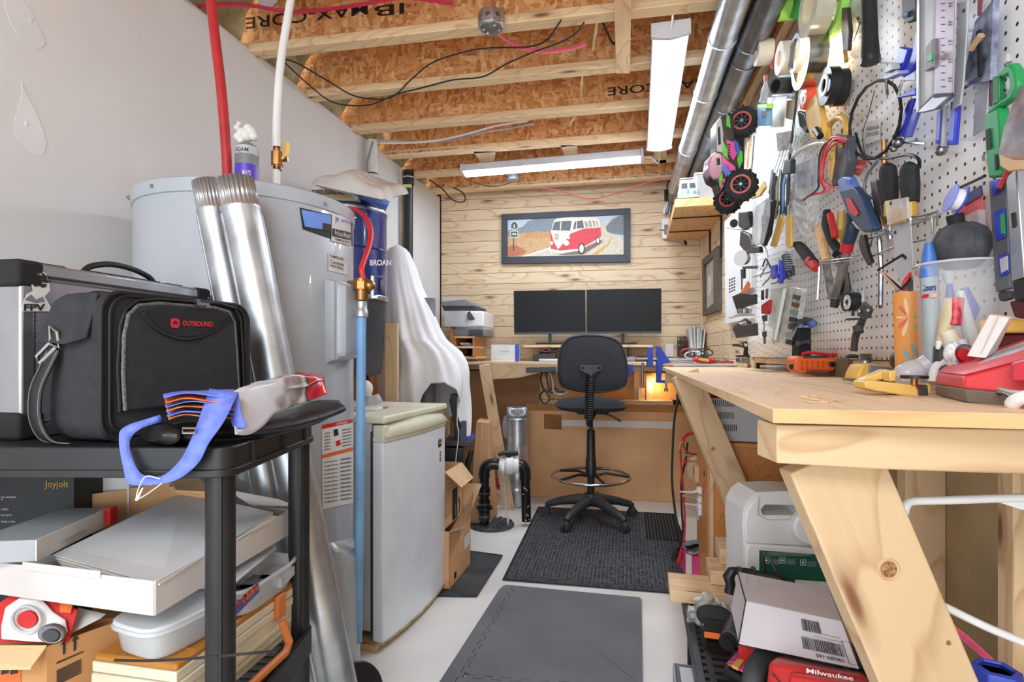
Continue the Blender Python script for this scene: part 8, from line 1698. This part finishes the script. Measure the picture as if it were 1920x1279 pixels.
item('rubber_mallet', 'small dark pliers hanging behind the pitcher handle', 'pliers', ('jaws', WPR([(1868, 548), (1892, 545), (1890, 562), (1872, 566)], .03, .02), DGR, BV4), ('grips', WPR([(1890, 565), (1930, 560), (1930, 600), (1900, 596)], .03, .02), mat('grip_dark_red', (90, 24, 34), .5), BV4))
# plumber tape, pink pack
item('thread_tape', 'blue spool of white thread seal tape', 'tape', ('flange', MB().lathe([(.008, 0), (.025, 0), (.025, .002), (.008, .002)], W(1783, 372, .09), -RT*.95+FW*.30+UP*.32, 28), mat('spool_blue', (110, 118, 222), .35)), ('tape', MB().lathe([(.010, -.014), (.019, -.014), (.019, 0), (.010, 0)], W(1783, 372, .09), -RT*.95+FW*.30+UP*.32, 24), PAPER), ('flange', MB().lathe([(.008, -.016), (.025, -.016), (.025, -.014), (.008, -.014)], W(1783, 372, .09), -RT*.95+FW*.30+UP*.32, 28), BLV))
item('blister_pack', 'pink and red blister pack hanging behind the blower bulb', 'package', ('card', WPR([(1785, 392), (1838, 358), (1842, 445), (1800, 440)], .02, .004), mat('pink_red_card', (224, 100, 108), .4, var=.12, sc_=30)), ('dark_header', WPR([(1800, 372), (1838, 348), (1840, 366), (1806, 386)], .025, .003), mat('violet_dark', (60, 60, 110), .4)), ('film', WPR([(1808, 405), (1835, 392), (1836, 430), (1812, 430)], .026, .012), TRN, BV), ('peg', WT([(1800, 352, .02), (1846, 330, .05)], .003), BLK), ('red_pin', MB().ball(W(1850, 468, .04), .006, 8), TRED))
# wire rack with screwdrivers
RK = mat('rack_wire', (176, 186, 184), .3, .9, var=0)
item('tool_rack', 'two-tier wire tool rack holding pliers and screwdrivers', 'rack', ('front_rail', WT([(1628, 448, .06), (1700, 425, .07), (1745, 410, .06), (1765, 400, .02)], .0022, sp=4), RK), ('back_rail', WT([(1640, 438, .02), (1700, 412, .02), (1755, 398, .02)], .0022), RK), ('lower_rail', WT([(1623, 486, .06), (1680, 462, .07), (1735, 450, .06)], .0022, sp=4), RK), ('loop', WT([(1715, 412, .03), (1748, 410, .06), (1750, 448, .06)], .0022), RK), ('loop', WT([(1735, 408, .02), (1758, 396, .03), (1757, 422, .05)], .0022), RK), ('loop', WT([(1660, 425, .06), (1668, 472, .06)], .0022), RK), ('loop', WT([(1636, 448, .06), (1624, 484, .06)], .0022), RK))
for i, (x, y0_, y1_, lb_) in enumerate(((1667, 315, 378, 'left'), (1706, 314, 380, 'right'))):
    nm = 'black and amber handled screwdriver standing in the rack, '+lb_+' of the pair'
    item('screwdriver', nm, 'screwdriver', ('grip', WT([(x-6+i, y0_, .06), (x-2+i, y0_+4, .06), (x, (y0_+y1_)/2, .06), (x+2, y1_, .06)], [.014, .018, .019, .016], 10), RUBB, dict(smooth=False)), ('amber_collar', WT([(x+1, y1_, .06), (x+2, y1_+28, .06)], [.012, .013], 10), AMBH), ('shaft', WT([(x+1, y1_+28, .06), (x+2, y1_+70, .06)], .004), CHROME), group='screwdriver pair in the rack')
item('feeler_gauge', 'clear plastic ruler sleeve with yellow parts standing in the rack', 'ruler', ('sleeve', WPR([(1659, 377), (1698, 370), (1702, 410), (1664, 422)], .085, .006), TRN), ('yellow_part', WPR([(1662, 400), (1690, 392), (1694, 416), (1666, 424)], .08, .006), AMBH), ('ruler', WPR([(1672, 422), (1706, 412), (1712, 520), (1690, 545), (1680, 500)], .07, .003), mat('ruler_clear', (196, 200, 208), .2, var=.03, alpha=.8)), ('hole', WR(1670, 381, .092, .004, .001, .2), INK), ('hole', WR(1678, 436, .074, .004, .001, .2), INK))
item('screwdriver', 'long thin hex driver shaft hanging down from the rack', 'screwdriver', ('shaft', WT([(1648, 440, .06), (1652, 500, .06), (1651, 572, .06)], .0055, 8), SHINY), ('tip', WT([(1651, 572, .06), (1651, 578, .06)], .004), BLK))
item('bolt_cutter', 'dark steel pliers with curved jaws hanging from the rack', 'pliers', ('handle', WPR([(1630, 340), (1644, 338), (1650, 380), (1655, 418), (1646, 436), (1640, 420), (1636, 385)], .05, .02), DGR, BV4), ('jaw', WPR([(1612, 440), (1620, 440), (1626, 470), (1634, 492), (1626, 498), (1614, 476), (1609, 458)], .06, .015), BLK, BV), ('chrome_part', WPR([(1632, 410), (1650, 404), (1655, 430), (1640, 436)], .065, .01), CHROME, BV), ('wire', WT([(1646, 300, .06), (1625, 330, .06), (1622, 362, .06), (1640, 372, .06), (1655, 364, .06)], .004, sp=5), GRY))
# multimeter and leads, blue cutter
item('clamp_meter', 'yellow and grey clamp multimeter with red and black leads', 'meter', ('jaw', WT([(1555, 262, .06), (1554, 238, .06), (1566, 222, .06), (1582, 222, .06), (1588, 240, .06), (1586, 256, .06)], .009, 10, sp=5), YGR), ('body', WPR([(1548, 262), (1566, 252), (1588, 256), (1590, 300), (1578, 346), (1560, 350), (1550, 310)], .03, .045), mat('meter_grey', (74, 78, 84), .5), BV4), ('yellow_side', WPR([(1552, 262), (1564, 256), (1562, 300), (1556, 340), (1550, 330)], .04, .04), YGR, BV4), ('dial', MB().lathe([(.016, 0), (.014, .008), (0, .009)], W(1560, 290, .078), WN, 20), mat('dial_yellow', (220, 180, 70), .4)), ('button', MB().ball(W(1577, 273, .078), .007, 10), YEL))
for i, (m, lb_, dx) in enumerate(((RED, 'bright red', 0), (mat('pink_lead', (226, 92, 102), .4), 'pinkish red', 5), (BLK, 'black', -6), (RED, 'second bright red', 9))):
    S('test_lead', WT([(1590-abs(dx), 262+i*3, .09), (1560+dx, 258+i*3, .10), (1542+dx*.8, 290, .10), (1538+dx*.6, 335, .10), (1545+dx*2, 358-i*2, .10), (1520-i*4, 365+i*3, .09), (1506, 374+i, .08)][:7 if i != 3 else 5], .0028, 8, sp=6), m, lb_+' lead draped from the clamp multimeter', 'test lead')
item('ratchet_cutter', 'blue and red handled cutting tool hanging in the middle of the pegboard', 'cutter', ('blue_cap', WPR([(1569, 338), (1580, 331), (1592, 332), (1602, 352), (1574, 362)], .06, .03), mat('cap_soft_blue', (96, 130, 196), .4), BV4), ('handle', WPR([(1572, 358), (1600, 350), (1616, 372), (1626, 400), (1638, 426), (1634, 434), (1618, 436), (1602, 420), (1588, 400)], .06, .035), NAVY, BV4), ('red_stripe', WPR([(1585, 372), (1594, 372), (1610, 400), (1604, 406), (1592, 398)], .096, .002), TRED), ('slot', WPR([(1585, 338), (1594, 337), (1596, 345), (1587, 346)], .091, .002), BLV), ('steel_head', WPR([(1595, 416), (1616, 404), (1632, 420), (1628, 438), (1606, 430)], .055, .02), CHROME, BV))
# pliers cluster
item('pliers', 'black and red gripped pliers hanging in the wire holder', 'pliers', ('grip', WT([(1550, 395, .06), (1553, 420, .06), (1562, 450, .06), (1572, 476, .06)], [.010, .018, .016, .008], 12, sp=4), RUBB), ('red_inlay', WT([(1556, 402, .078), (1562, 425, .078), (1566, 445, .076)], .009, 10), TRED), ('jaw', WPR([(1562, 480), (1572, 476), (1576, 498), (1566, 500)], .05, .015), SHINY, BV))
item('pliers', 'navy and red gripped pliers with amber shaft right of the black pair', 'pliers', ('grip', WT([(1594, 400, .06), (1598, 425, .06), (1592, 450, .06), (1586, 470, .06)], [.012, .017, .016, .012], 12, sp=4), NAVY), ('red_end', WT([(1590, 455, .062), (1586, 472, .062)], .016, 12), TRED), ('long_jaw', WPR([(1574, 478), (1588, 470), (1576, 540), (1566, 574), (1556, 572), (1564, 530)], .05, .012), SHINY, BV), ('jaw_tip', WPR([(1557, 558), (1570, 560), (1566, 578), (1555, 576)], .06, .008), BLK, BV))
item('screwdriver', 'amber handled screwdriver between the two pliers', 'screwdriver', ('handle', WT([(1578, 396, .05), (1576, 430, .05), (1572, 454, .05)], [.011, .013, .008], 8, sp=3), AMBH, dict(smooth=False)), ('shaft', WT([(1572, 454, .05), (1568, 480, .05)], .004), CHROME))
item('putty_knife', 'wooden handled putty knife with a worn triangular blade', 'putty knife', ('handle', WT([(1536, 422, .05), (1540, 440, .05), (1545, 470, .05), (1550, 490, .05)], [.014, .016, .014, .012], 12, sp=3), WOODH, dict(grain=UP)), ('blade', WPR([(1541, 492), (1554, 490), (1562, 530), (1558, 566), (1552, 560)], .05, .002), mat('worn_steel', (150, 152, 150), .45, .8, var=.25, sc_=40)))
item('putty_knife', 'narrow grey scraper blade behind the long nose pliers', 'putty knife', ('blade', WPR([(1578, 500), (1588, 505), (1596, 545), (1588, 562), (1580, 545)], .03, .003), SHINY, BV))
item('screwdriver', 'black and red handled hex screwdriver at the centre of the pegboard', 'screwdriver', ('grip', WT([(1492, 458, .06), (1500, 463, .06), (1515, 482, .06), (1524, 494, .06)], [.010, .017, .018, .016], 12, sp=4), RUBB), ('red_collar', WT([(1519, 490, .062), (1530, 504, .062)], [.018, .012], 12), TRED), ('shaft', WT([(1537, 500, .06), (1535, 530, .06), (1533, 562, .06)], .0048, 8), CHROME))
item('wire_holder', 'wire loop holder carrying the pliers and putty knives', 'holder', ('upper_wire', WT([(1530, 495, .02), (1545, 490, .07), (1590, 484, .07), (1612, 478, .02)], .002, sp=4), RK), ('lower_wire', WT([(1532, 496, .05), (1570, 492, .08), (1606, 486, .05)], .002, sp=4), RK), ('peg', WT([(1508, 413, .01), (1525, 417, .04), (1524, 434, .06)], .0025), CHROME))
item('tape_roll', 'black tape roll with a printed core hanging above the magnifier arm', 'tape', ('tape', WR(1596, 566, .03, .026, .032), BLK), ('printed_core', WR(1588, 567, .064, .020, .003, .5), mat('printed_core', (206, 206, 196), .4, var=.3, sc_=200)), ('hook', WT([(1600, 582, .05), (1599, 592, .05)], .004), BLK), ('disc', MB().lathe([(.018, 0), (.016, .004), (0, .005)], W(1598, 600, .05), UP, 18), BLK))
item('articulated_arm', 'black jointed clamp arm with a diamond plate hanging on the pegboard', 'arm', ('plate', WPR([(1606, 580), (1620, 566), (1634, 580), (1628, 596), (1618, 600), (1607, 592)], .06, .006), DGR, BV), ('plate_bolt', MB().ball(W(1612, 584, .07), .005, 10), CHROME), ('plate_bolt', MB().ball(W(1628, 582, .07), .005, 10), CHROME), ('stem', WT([(1618, 566, .05), (1619, 540, .05)], [.004, .0015]), LGR), ('arm', WT([(1618, 598, .05), (1612, 612, .05), (1604, 632, .05), (1601, 658, .05)], [.008, .010, .009, .008], 10, sp=4), mat('dark_bronze', (66, 60, 58), .5)), ('joint', WT([(1608, 612, .058), (1610, 624, .058)], .012, 10), DGR), ('foot', MB().lathe([(.020, 0), (.016, .008), (.006, .012)], W(1598, 672, .05), UP, 20), BLK))
# left half of the pegboard
item('parts_case', 'clear divided parts case leaning on the lower pegboard', 'case', ('case', WPR([(1474, 535), (1503, 541), (1498, 580), (1484, 652), (1446, 640), (1458, 580)], .05, .035), mat('case_clear', (206, 210, 206), .15, var=.12, sc_=30, alpha=.72), BV4), ('lid_edge', WPR([(1462, 540), (1474, 536), (1462, 600), (1450, 646), (1447, 640)], .085, .006), mat('pale_green_edge', (176, 206, 176), .3), BV), ('white_rod', WPR([(1468, 542), (1474, 541), (1462, 600), (1454, 640), (1450, 636), (1460, 590)], .092, .004), PAPER, BV))
t = THINGS[-1]
random.seed(5)
for i in range(7): t.add('case_content', WPR([(1487-i*2.2, 552+i*14), (1500-i*2.2, 555+i*14), (1497-i*2.2, 563+i*14), (1485-i*2.2, 560+i*14)], .087, .003), [DGR, BRASS, GRY, BLK, DGR, GRY, BLK][i])
item('blister_pack', 'clear hanging pack of parts behind the divided case', 'package', ('pack', WPR([(1446, 543), (1462, 540), (1456, 600), (1447, 618), (1440, 610)], .04, .02), TRN, BV))
item('key_set', 'keys and a red tag hanging on a ring by the white bins', 'keys', ('red_tag', WPR([(1427, 572), (1442, 562), (1441, 582), (1438, 590), (1427, 588)], .08, .012), RED, BV), ('key_head', WPR([(1428, 592), (1438, 590), (1438, 602), (1430, 604)], .07, .003), SHINY, BV), ('split_ring', MB().ring(W(1433, 610, .07), WN, .010, .0012, 20, 5), CHROME), ('key', WPR([(1429, 622), (1436, 621), (1437, 630), (1434.5, 634), (1434.5, 645), (1431.5, 645), (1431.5, 633), (1429, 630)], .065, .003), SHINY), ('chain', WT([(1432, 604, .07), (1433, 622, .07)], .0025), CHROME))
item('blue_clips', 'two blue handled squeeze clips left of the parts case', 'clip', ('clip', WPR([(1444, 498), (1453, 496), (1455, 520), (1446, 524)], .09, .02), BLV, BV4), ('clip', WPR([(1458, 487), (1464, 496), (1468, 518), (1462, 532), (1456, 528), (1461, 512)], .08, .02), BLV, BV), ('wire', WT([(1447, 532, .08), (1462, 528, .08), (1470, 522, .08), (1484, 524, .06)], .003, sp=4), GRY))
item('multi_knife', 'navy and blue coil-handled tool behind the blue clips', 'tool', ('body', WPR([(1464, 478), (1474, 474), (1484, 500), (1486, 516), (1474, 522), (1468, 510)], .05, .02), NAVY, BV4), ('knob', MB().ball(W(1479, 514, .075), .012, 12), DGR))
for i, (pts, lb_) in enumerate((([(1458, 408), (1463, 402), (1469, 412), (1452, 464), (1443, 462)], 'left'), ([(1473, 404), (1482, 400), (1483, 460), (1480, 466), (1472, 462)], 'right'))):
    item('craft_handle', 'yellow flat handle below the cable ties, '+lb_+' one', 'knife', ('handle', WPR(pts, .07, .016), YGR, BV4), ('stem', WT([((pts[0][0]+pts[1][0])/2, 405, .07), ((pts[0][0]+pts[1][0])/2+1, 385, .07)], .004), SHINY), group='yellow flat handles')
for i in range(9):
    x = 1445+i*4.0; o_ = [SHINY, DGR, BLK, mat('tan_stick', (196, 172, 130), .5), SHINY, BLK, LBL, SHINY, DGR][i]
    S('hanging_tool', WT([(x+3, 318+i % 4*6, .05), (x+1, 350, .05), (x, 372+(i*7) % 18, .05), (x-3, 396+(i*5) % 16, .05)], [.0045, .007, .006, .003], 8, sp=3), o_, ['bright steel', 'dark grey', 'black', 'tan', 'second steel', 'second black', 'pale blue', 'third steel', 'second dark grey'][i]+' slender tool in the crowded row above the yellow handles', 'tool', 'slender tools above the yellow handles')
for i in range(6):
    x = 1443+i*5.5; S('zip_tie_bundle', WT([(x+28, 255, .04), (x+20, 285, .05), (x+6, 330, .05), (x-2, 362, .05)], .005, 6, flat=WN, sp=3), [LGR, mat('tie_blue', (92, 134, 200), .4), mat('tie_cream', (226, 208, 160), .5), PAPER, MATS['tie_blue'], MATS['tie_cream']][i], ['light grey', 'blue', 'cream', 'white', 'second blue', 'second cream'][i]+' long tie in the bundle behind the clear bags', 'cable tie', 'bundle of long cable ties')
item('zip_bag', 'crumpled clear zip bag of brown parts hanging beside the cream strips', 'bag', ('film', MB().grid(lambda u, v: W(1448+46*u, 232+62*v, .07+.02*noise.noise(V((u*5, v*5, 1)))+.01), 16, 16), TRN, dict(ang=180)), ('content', WPR([(1455, 250), (1478, 246), (1480, 280), (1458, 284)], .05, .01), mat('bag_brown', (150, 120, 104), .6, var=.4, sc_=60, alpha=.7)))
item('zip_bag', 'wide clear bag and box of fittings below the yellow clamp', 'bag', ('box', WPR([(1488, 312), (1530, 290), (1538, 340), (1528, 376), (1490, 374)], .03, .03), mat('clear_box', (214, 218, 222), .12, var=.1, sc_=18, alpha=.6), BV4), ('rim', WT([(1482, 302, .07), (1500, 282, .08), (1528, 270, .08), (1548, 268, .07)], .006, 8, sp=4), mat('cream_rim', (226, 222, 206), .4)), ('label', WPR([(1493, 325), (1518, 318), (1520, 346), (1494, 352)], .061, .001), mat('label_grey', (170, 176, 196), .5, var=.15, sc_=60)))
item('zip_bag', 'small glossy clear bag under the fittings box', 'bag', ('film', MB().grid(lambda u, v: W(1486+50*u, 372+14*math.sin(u*3)+(40+18*math.sin(u*3.1))*v, .06+.02*noise.noise(V((u*5, v*5, 2)))), 16, 12), TRN, dict(ang=180)))
item('spring_coil', 'clear plastic coiled brush sleeve below the yellow handles', 'coil', ('coil', WT([(1478+10*math.cos(a*.9), 470+a*.62, .06+.014*math.sin(a*.9)) for a in range(60)], .0016, 5), mat('clear_wire', (206, 210, 212), .2, .2, var=0)))
item('wire_basket', 'small clear hook rail carrying bundled white wires', 'hook rail', ('rail', WT([(1412, 520, .07), (1450, 508, .08), (1490, 500, .05)], .003, sp=3), CHROME), ('wires', WT([(1420, 500, .07), (1414, 470, .07), (1428, 455, .07), (1440, 480, .07), (1432, 505, .07), (1418, 496, .07)], .0025, 6, sp=5), PAPER), ('wires', WT([(1426, 520, .06), (1440, 495, .07), (1446, 515, .07), (1430, 535, .07)], .003, 6, sp=5), GRY), ('dark_wire', WT([(1430, 500, .08), (1436, 486, .08), (1444, 500, .08)], .003, 6, sp=5), BLK))
item('slim_case', 'grey translucent slim tool case standing beside the truck wheels', 'case', ('case', WPR([(1412, 400), (1418, 385), (1436, 372), (1436, 405), (1424, 458), (1408, 462)], .10, .03), FROST, BV4), ('black_back', WPR([(1436, 372), (1448, 376), (1440, 440), (1430, 462), (1424, 458)], .07, .03), BLK, BV4), ('latch', WPR([(1428, 404), (1436, 402), (1434, 420), (1427, 424)], .131, .004), LGR, BV))
item('small_servo', 'black wheel and bracket assembly hanging left of the slim case', 'part', ('wheel', MB().lathe([(.018, 0), (.018, .022)], W(1376, 420, .12), WD*-1+WN*.2, 20), RUBB), ('frame', WPR([(1384, 398), (1404, 396), (1406, 425), (1394, 432), (1384, 425)], .10, .03), BLK, BV4), ('lower_arm', WPR([(1388, 432), (1404, 440), (1410, 462), (1394, 470), (1386, 460)], .10, .03), BLK, BV4), ('rail', WT([(1363, 428, .14), (1385, 430, .13), (1404, 430, .10)], .003), STEEL))
item('wire_spool', 'white and black spool of grey wire hanging by the vented panel', 'spool', ('flange', MB().lathe([(.006, 0), (.034, 0), (.034, .003), (.006, .003)], W(1389, 484, .15), WN-WD*.8, 26), WHT), ('wire', MB().lathe([(.01, -.03), (.026, -.03), (.026, 0), (.01, 0)], W(1389, 484, .15), WN-WD*.8, 24), STEEL), ('black_top', WPR([(1396, 462), (1422, 462), (1424, 474), (1398, 476)], .10, .03), BLK, BV4), ('rear_flange', WPR([(1390, 500), (1412, 498), (1414, 504), (1392, 504)], .10, .03), BLK, BV))
item('usb_cable', 'black connector cable hanging below the wire spool', 'cable', ('plug', WPR([(1388, 505), (1394, 504), (1394, 522), (1389, 523)], .12, .01), BLK, BV), ('cord', WT([(1391, 522, .12), (1391, 545, .12)], .003), BLK))
item('steel_dish', 'round steel dish of brass shavings on a hanging hook', 'dish', ('dish', MB().lathe([(.028, 0), (.032, .018), (.030, .018), (.026, .004), (0, .003)], W(1396, 588, .13), UP, 30), CHROME), ('shavings', MB().lathe([(.029, .014), (.018, .022), (0, .024)], W(1396, 588, .13), UP, 20), mat('brass_shavings', (196, 170, 112), .4, .6, var=.5, sc_=300, bump=1, bsc=400)), ('saucer', MB().lathe([(.0, 0), (.038, .001), (.040, .005)], W(1396, 592, .13), UP, 30), LGR), ('hanger', WT([(1398, 582, .13), (1399, 562, .12), (1404, 552, .10), (1410, 560, .08), (1410, 578, .08)], .0018, 6, sp=4), CHROME))
item('parts_bin', 'black open bin holding an orange flag above the steel dish', 'bin', ('bin', WPR([(1372, 556), (1388, 549), (1412, 552), (1412, 570), (1380, 580)], .12, .03), BLK, BV), ('orange_flag', WPR([(1388, 550), (1402, 527), (1406, 532), (1402, 550), (1392, 554)], .13, .003), ORG), ('roll', WT([(1396, 546, .11), (1410, 545, .10)], .014, 14), LGR))
item('parts_bin', 'black open bin below the steel dish', 'bin', ('bin', WPR([(1372, 614), (1413, 606), (1414, 629), (1380, 634)], .12, .03), mat('bin_black', (54, 50, 50), .5), BV), ('content', WT([(1378, 612, .14), (1390, 606, .13), (1400, 603, .11)], [.006, .012, .008], 8), STEEL), ('content', WT([(1386, 606, .12), (1398, 600, .11), (1406, 606, .1)], .008, 8), BLK))
item('memory_tag', 'black flat tools hanging between the red tag and the parts case', 'tool', ('blade', WPR([(1427, 545), (1431, 544), (1431, 562), (1427, 563)], .07, .004), BLK), ('blade', WPR([(1436, 542), (1439, 541), (1438, 560), (1435, 560)], .07, .004), SHINY))
# double-sided hooks
for i, (x, y) in enumerate(((1655, 118), (1800, 60), (1848, 300), (1722, 268), (1478, 480), (1532, 418), (1583, 250))):
    S('peg_hook', WT([(x, y, .0), (x-2, y, .03), (x-4, y-1, .05), (x-4, y-8, .055)], .0024, 6), CHROME, 'small chrome peg hook, '+['by the corner clamp', 'over the scraper blade', 'left of the caulking gun frame', 'under the square', 'by the blue clips', 'above the putty knife', 'at the clamp meter'][i], 'hook')
# remote control monster truck --------------------------------------------------
t = T('toy_truck', 'pink, green and black remote control monster truck hanging nose down', 'toy truck'); td_ = 2.05
BODY = [(1352, 218), (1362, 213), (1376, 220), (1380, 262), (1392, 276), (1394, 302), (1386, 324), (1372, 332), (1364, 346), (1352, 362), (1346, 342), (1334, 336), (1328, 318), (1332, 293), (1343, 284), (1344, 230)]
t.add('body_shell', fprism(MB(), BODY, td_, .07), mat('truck_black', (34, 34, 38), .35), bevel=.006)
fq = lambda nm, pts, m, k=.002: t.add(nm, fprism(MB(), pts, td_-k, .002), m)
HP, HG, HBl = mat('hot_pink', (236, 88, 168), .4), mat('acid_green', (96, 200, 70), .4), mat('violet_blue', (86, 110, 214), .4)
fq('stripe', [(1362, 262), (1380, 268), (1382, 288), (1376, 300), (1366, 290)], HP); fq('stripe', [(1354, 262), (1364, 280), (1366, 300), (1356, 290), (1352, 276)], HG); fq('stripe', [(1362, 216), (1368, 218), (1370, 240), (1362, 236)], HG)
fq('stripe', [(1354, 290), (1362, 300), (1378, 312), (1380, 322), (1366, 318), (1354, 304)], HP); fq('stripe', [(1356, 300), (1366, 312), (1372, 328), (1362, 332), (1352, 312)], HBl); fq('stripe', [(1384, 280), (1392, 284), (1393, 300), (1386, 316), (1382, 300)], HG); fq('stripe', [(1346, 318), (1354, 324), (1356, 344), (1350, 352)], HG); fq('stripe', [(1352, 338), (1360, 334), (1358, 346), (1352, 356)], HP); fq('stripe', [(1376, 262), (1382, 266), (1388, 282), (1384, 296), (1378, 280)], HBl)
fq('bed_panel', [(1343, 230), (1352, 222), (1356, 250), (1354, 286), (1344, 284)], LGR, .003); fq('grille', [(1346, 240), (1350, 236), (1352, 270), (1347, 272)], INK, .0045)
t.add('cab', fprism(MB(), [(1333, 292), (1345, 284), (1354, 288), (1356, 318), (1350, 334), (1338, 336), (1329, 322), (1328, 308)], td_-.006, .05), mat('cab_pink', (186, 140, 166), .25, var=.1), bevel=.006); fq('cab_window', [(1342, 294), (1352, 292), (1353, 312), (1344, 314)], LGR, .009); fq('cab_grille', [(1344, 297), (1350, 296), (1351, 309), (1345, 310)], INK, .0105)
t.add('scribble', textmb('HYPE', lambda u, v: P(1370-v*.6, 270+u, td_-.0045), 9, 26, bold=.03), INK)
def wheel(px, py, d, r, w_, ax):
    c = P(px, py, d); ax = V(ax).normalized(); u = ax.orthogonal().normalized(); v = ax.cross(u)
    ty = t.add('tyre', MB().lathe([(r*.62, 0), (r*.9, 0), (r, r*.1), (r, w_-r*.1), (r*.9, w_), (r*.62, w_), (r*.6, w_*.5), (r*.62, 0)], c, ax, 36, cap=False), RUBB)
    m_ = MB()
    for i in range(26):
        a = 2*math.pi*i/26; rd_ = u*math.cos(a)+v*math.sin(a); tg = ax.cross(rd_)
        m_.box(c+rd_*r*1.02+ax*(w_*(.3 if i % 2 else .72)), rd_*r*.12, tg*r*.13, ax*w_*.48)
        m_.box(c+rd_*r*.86+ax*(w_*1.0), rd_*r*.22, tg*r*.07, ax*r*.05)
    t.add('tread_lug', m_, RUBB, parent=ty)
    t.add('rim', MB().lathe([(r*.50, w_+.001), (r*.62, w_+.001), (r*.63, w_-.004)], c, ax, 32, cap=False), mat('rim_red', (214, 84, 72), .4), parent=ty)
    t.add('rim_dish', MB().lathe([(r*.55, w_-.006), (0, w_-.012)], c, ax, 24), BLK2, parent=ty)
    for i in range(8):
        a = 2*math.pi*i/8; rd_ = u*math.cos(a)+v*math.sin(a); t.add('spoke', MB().tube([c+ax*(w_-.002)+rd_*r*.1, c+ax*(w_-.001)+rd_*r*.54], r*.055, 5), DGR, parent=ty)
    t.add('hub_nut', MB().lathe([(r*.12, w_-.006), (r*.10, w_+.003), (0, w_+.003)], c, ax, 6), STEEL, parent=ty)
axd = -WD+WN*.28
wheel(1390, 352, 2.06, .058, .05, axd); wheel(1392, 235, 2.10, .056, .05, axd); wheel(1366, 378, 2.32, .056, .05, axd); wheel(1367, 270, 2.36, .056, .05, axd)
t.add('axle', MB().tube([P(1390, 352, 2.1), P(1368, 376, 2.34)], .010, 8), BLK); t.add('axle', MB().tube([P(1392, 235, 2.12), P(1367, 268, 2.36)], .010, 8), BLK); t.add('chassis', MB().tube([P(1386, 240, 2.2), P(1384, 350, 2.2)], .022, 8), BLK2)
t.add('hanging_rail', MB().tube([P(1384, 236, 2.2), W(1392, 240, .0)], .006, 6), STEEL)
S('long_rod', WT([(1404, 265, .06), (1402, 300, .06), (1399, 345, .06)], .006, 8), WOODH, 'pale wooden rod hanging between the truck wheels', 'rod', grain=UP); S('long_rod', WT([(1414, 255, .06), (1411, 300, .06), (1408, 330, .06)], .004, 8), STEEL, 'thin steel rod hanging beside the wooden rod', 'rod')
item('glue_bottle', 'small translucent bottle hanging above the blue battery pack', 'bottle', ('bottle', WT([(1436, 150, .12), (1434, 172, .12), (1430, 190, .12)], [.004, .014, .010], 12, sp=4), FROST), ('cap', WT([(1436, 142, .12), (1436, 152, .12)], .008, 10), mat('copper_cap', (190, 120, 90), .4)))
item('yellow_caliper', 'yellow hook shaped plastic tool beside the lower truck wheel', 'tool', ('body', WPR([(1408, 362), (1424, 350), (1430, 340), (1434, 352), (1424, 368), (1408, 374)], .06, .02), YGR, BV4))
# ------------------------------------------------------------ finish
for t_ in THINGS: t_.finish()
for o in SOLO:
    lo, hi = bounds([o]); base = V(((lo.x+hi.x)/2, (lo.y+hi.y)/2, lo.z)); rebase([o], base); o.location = base
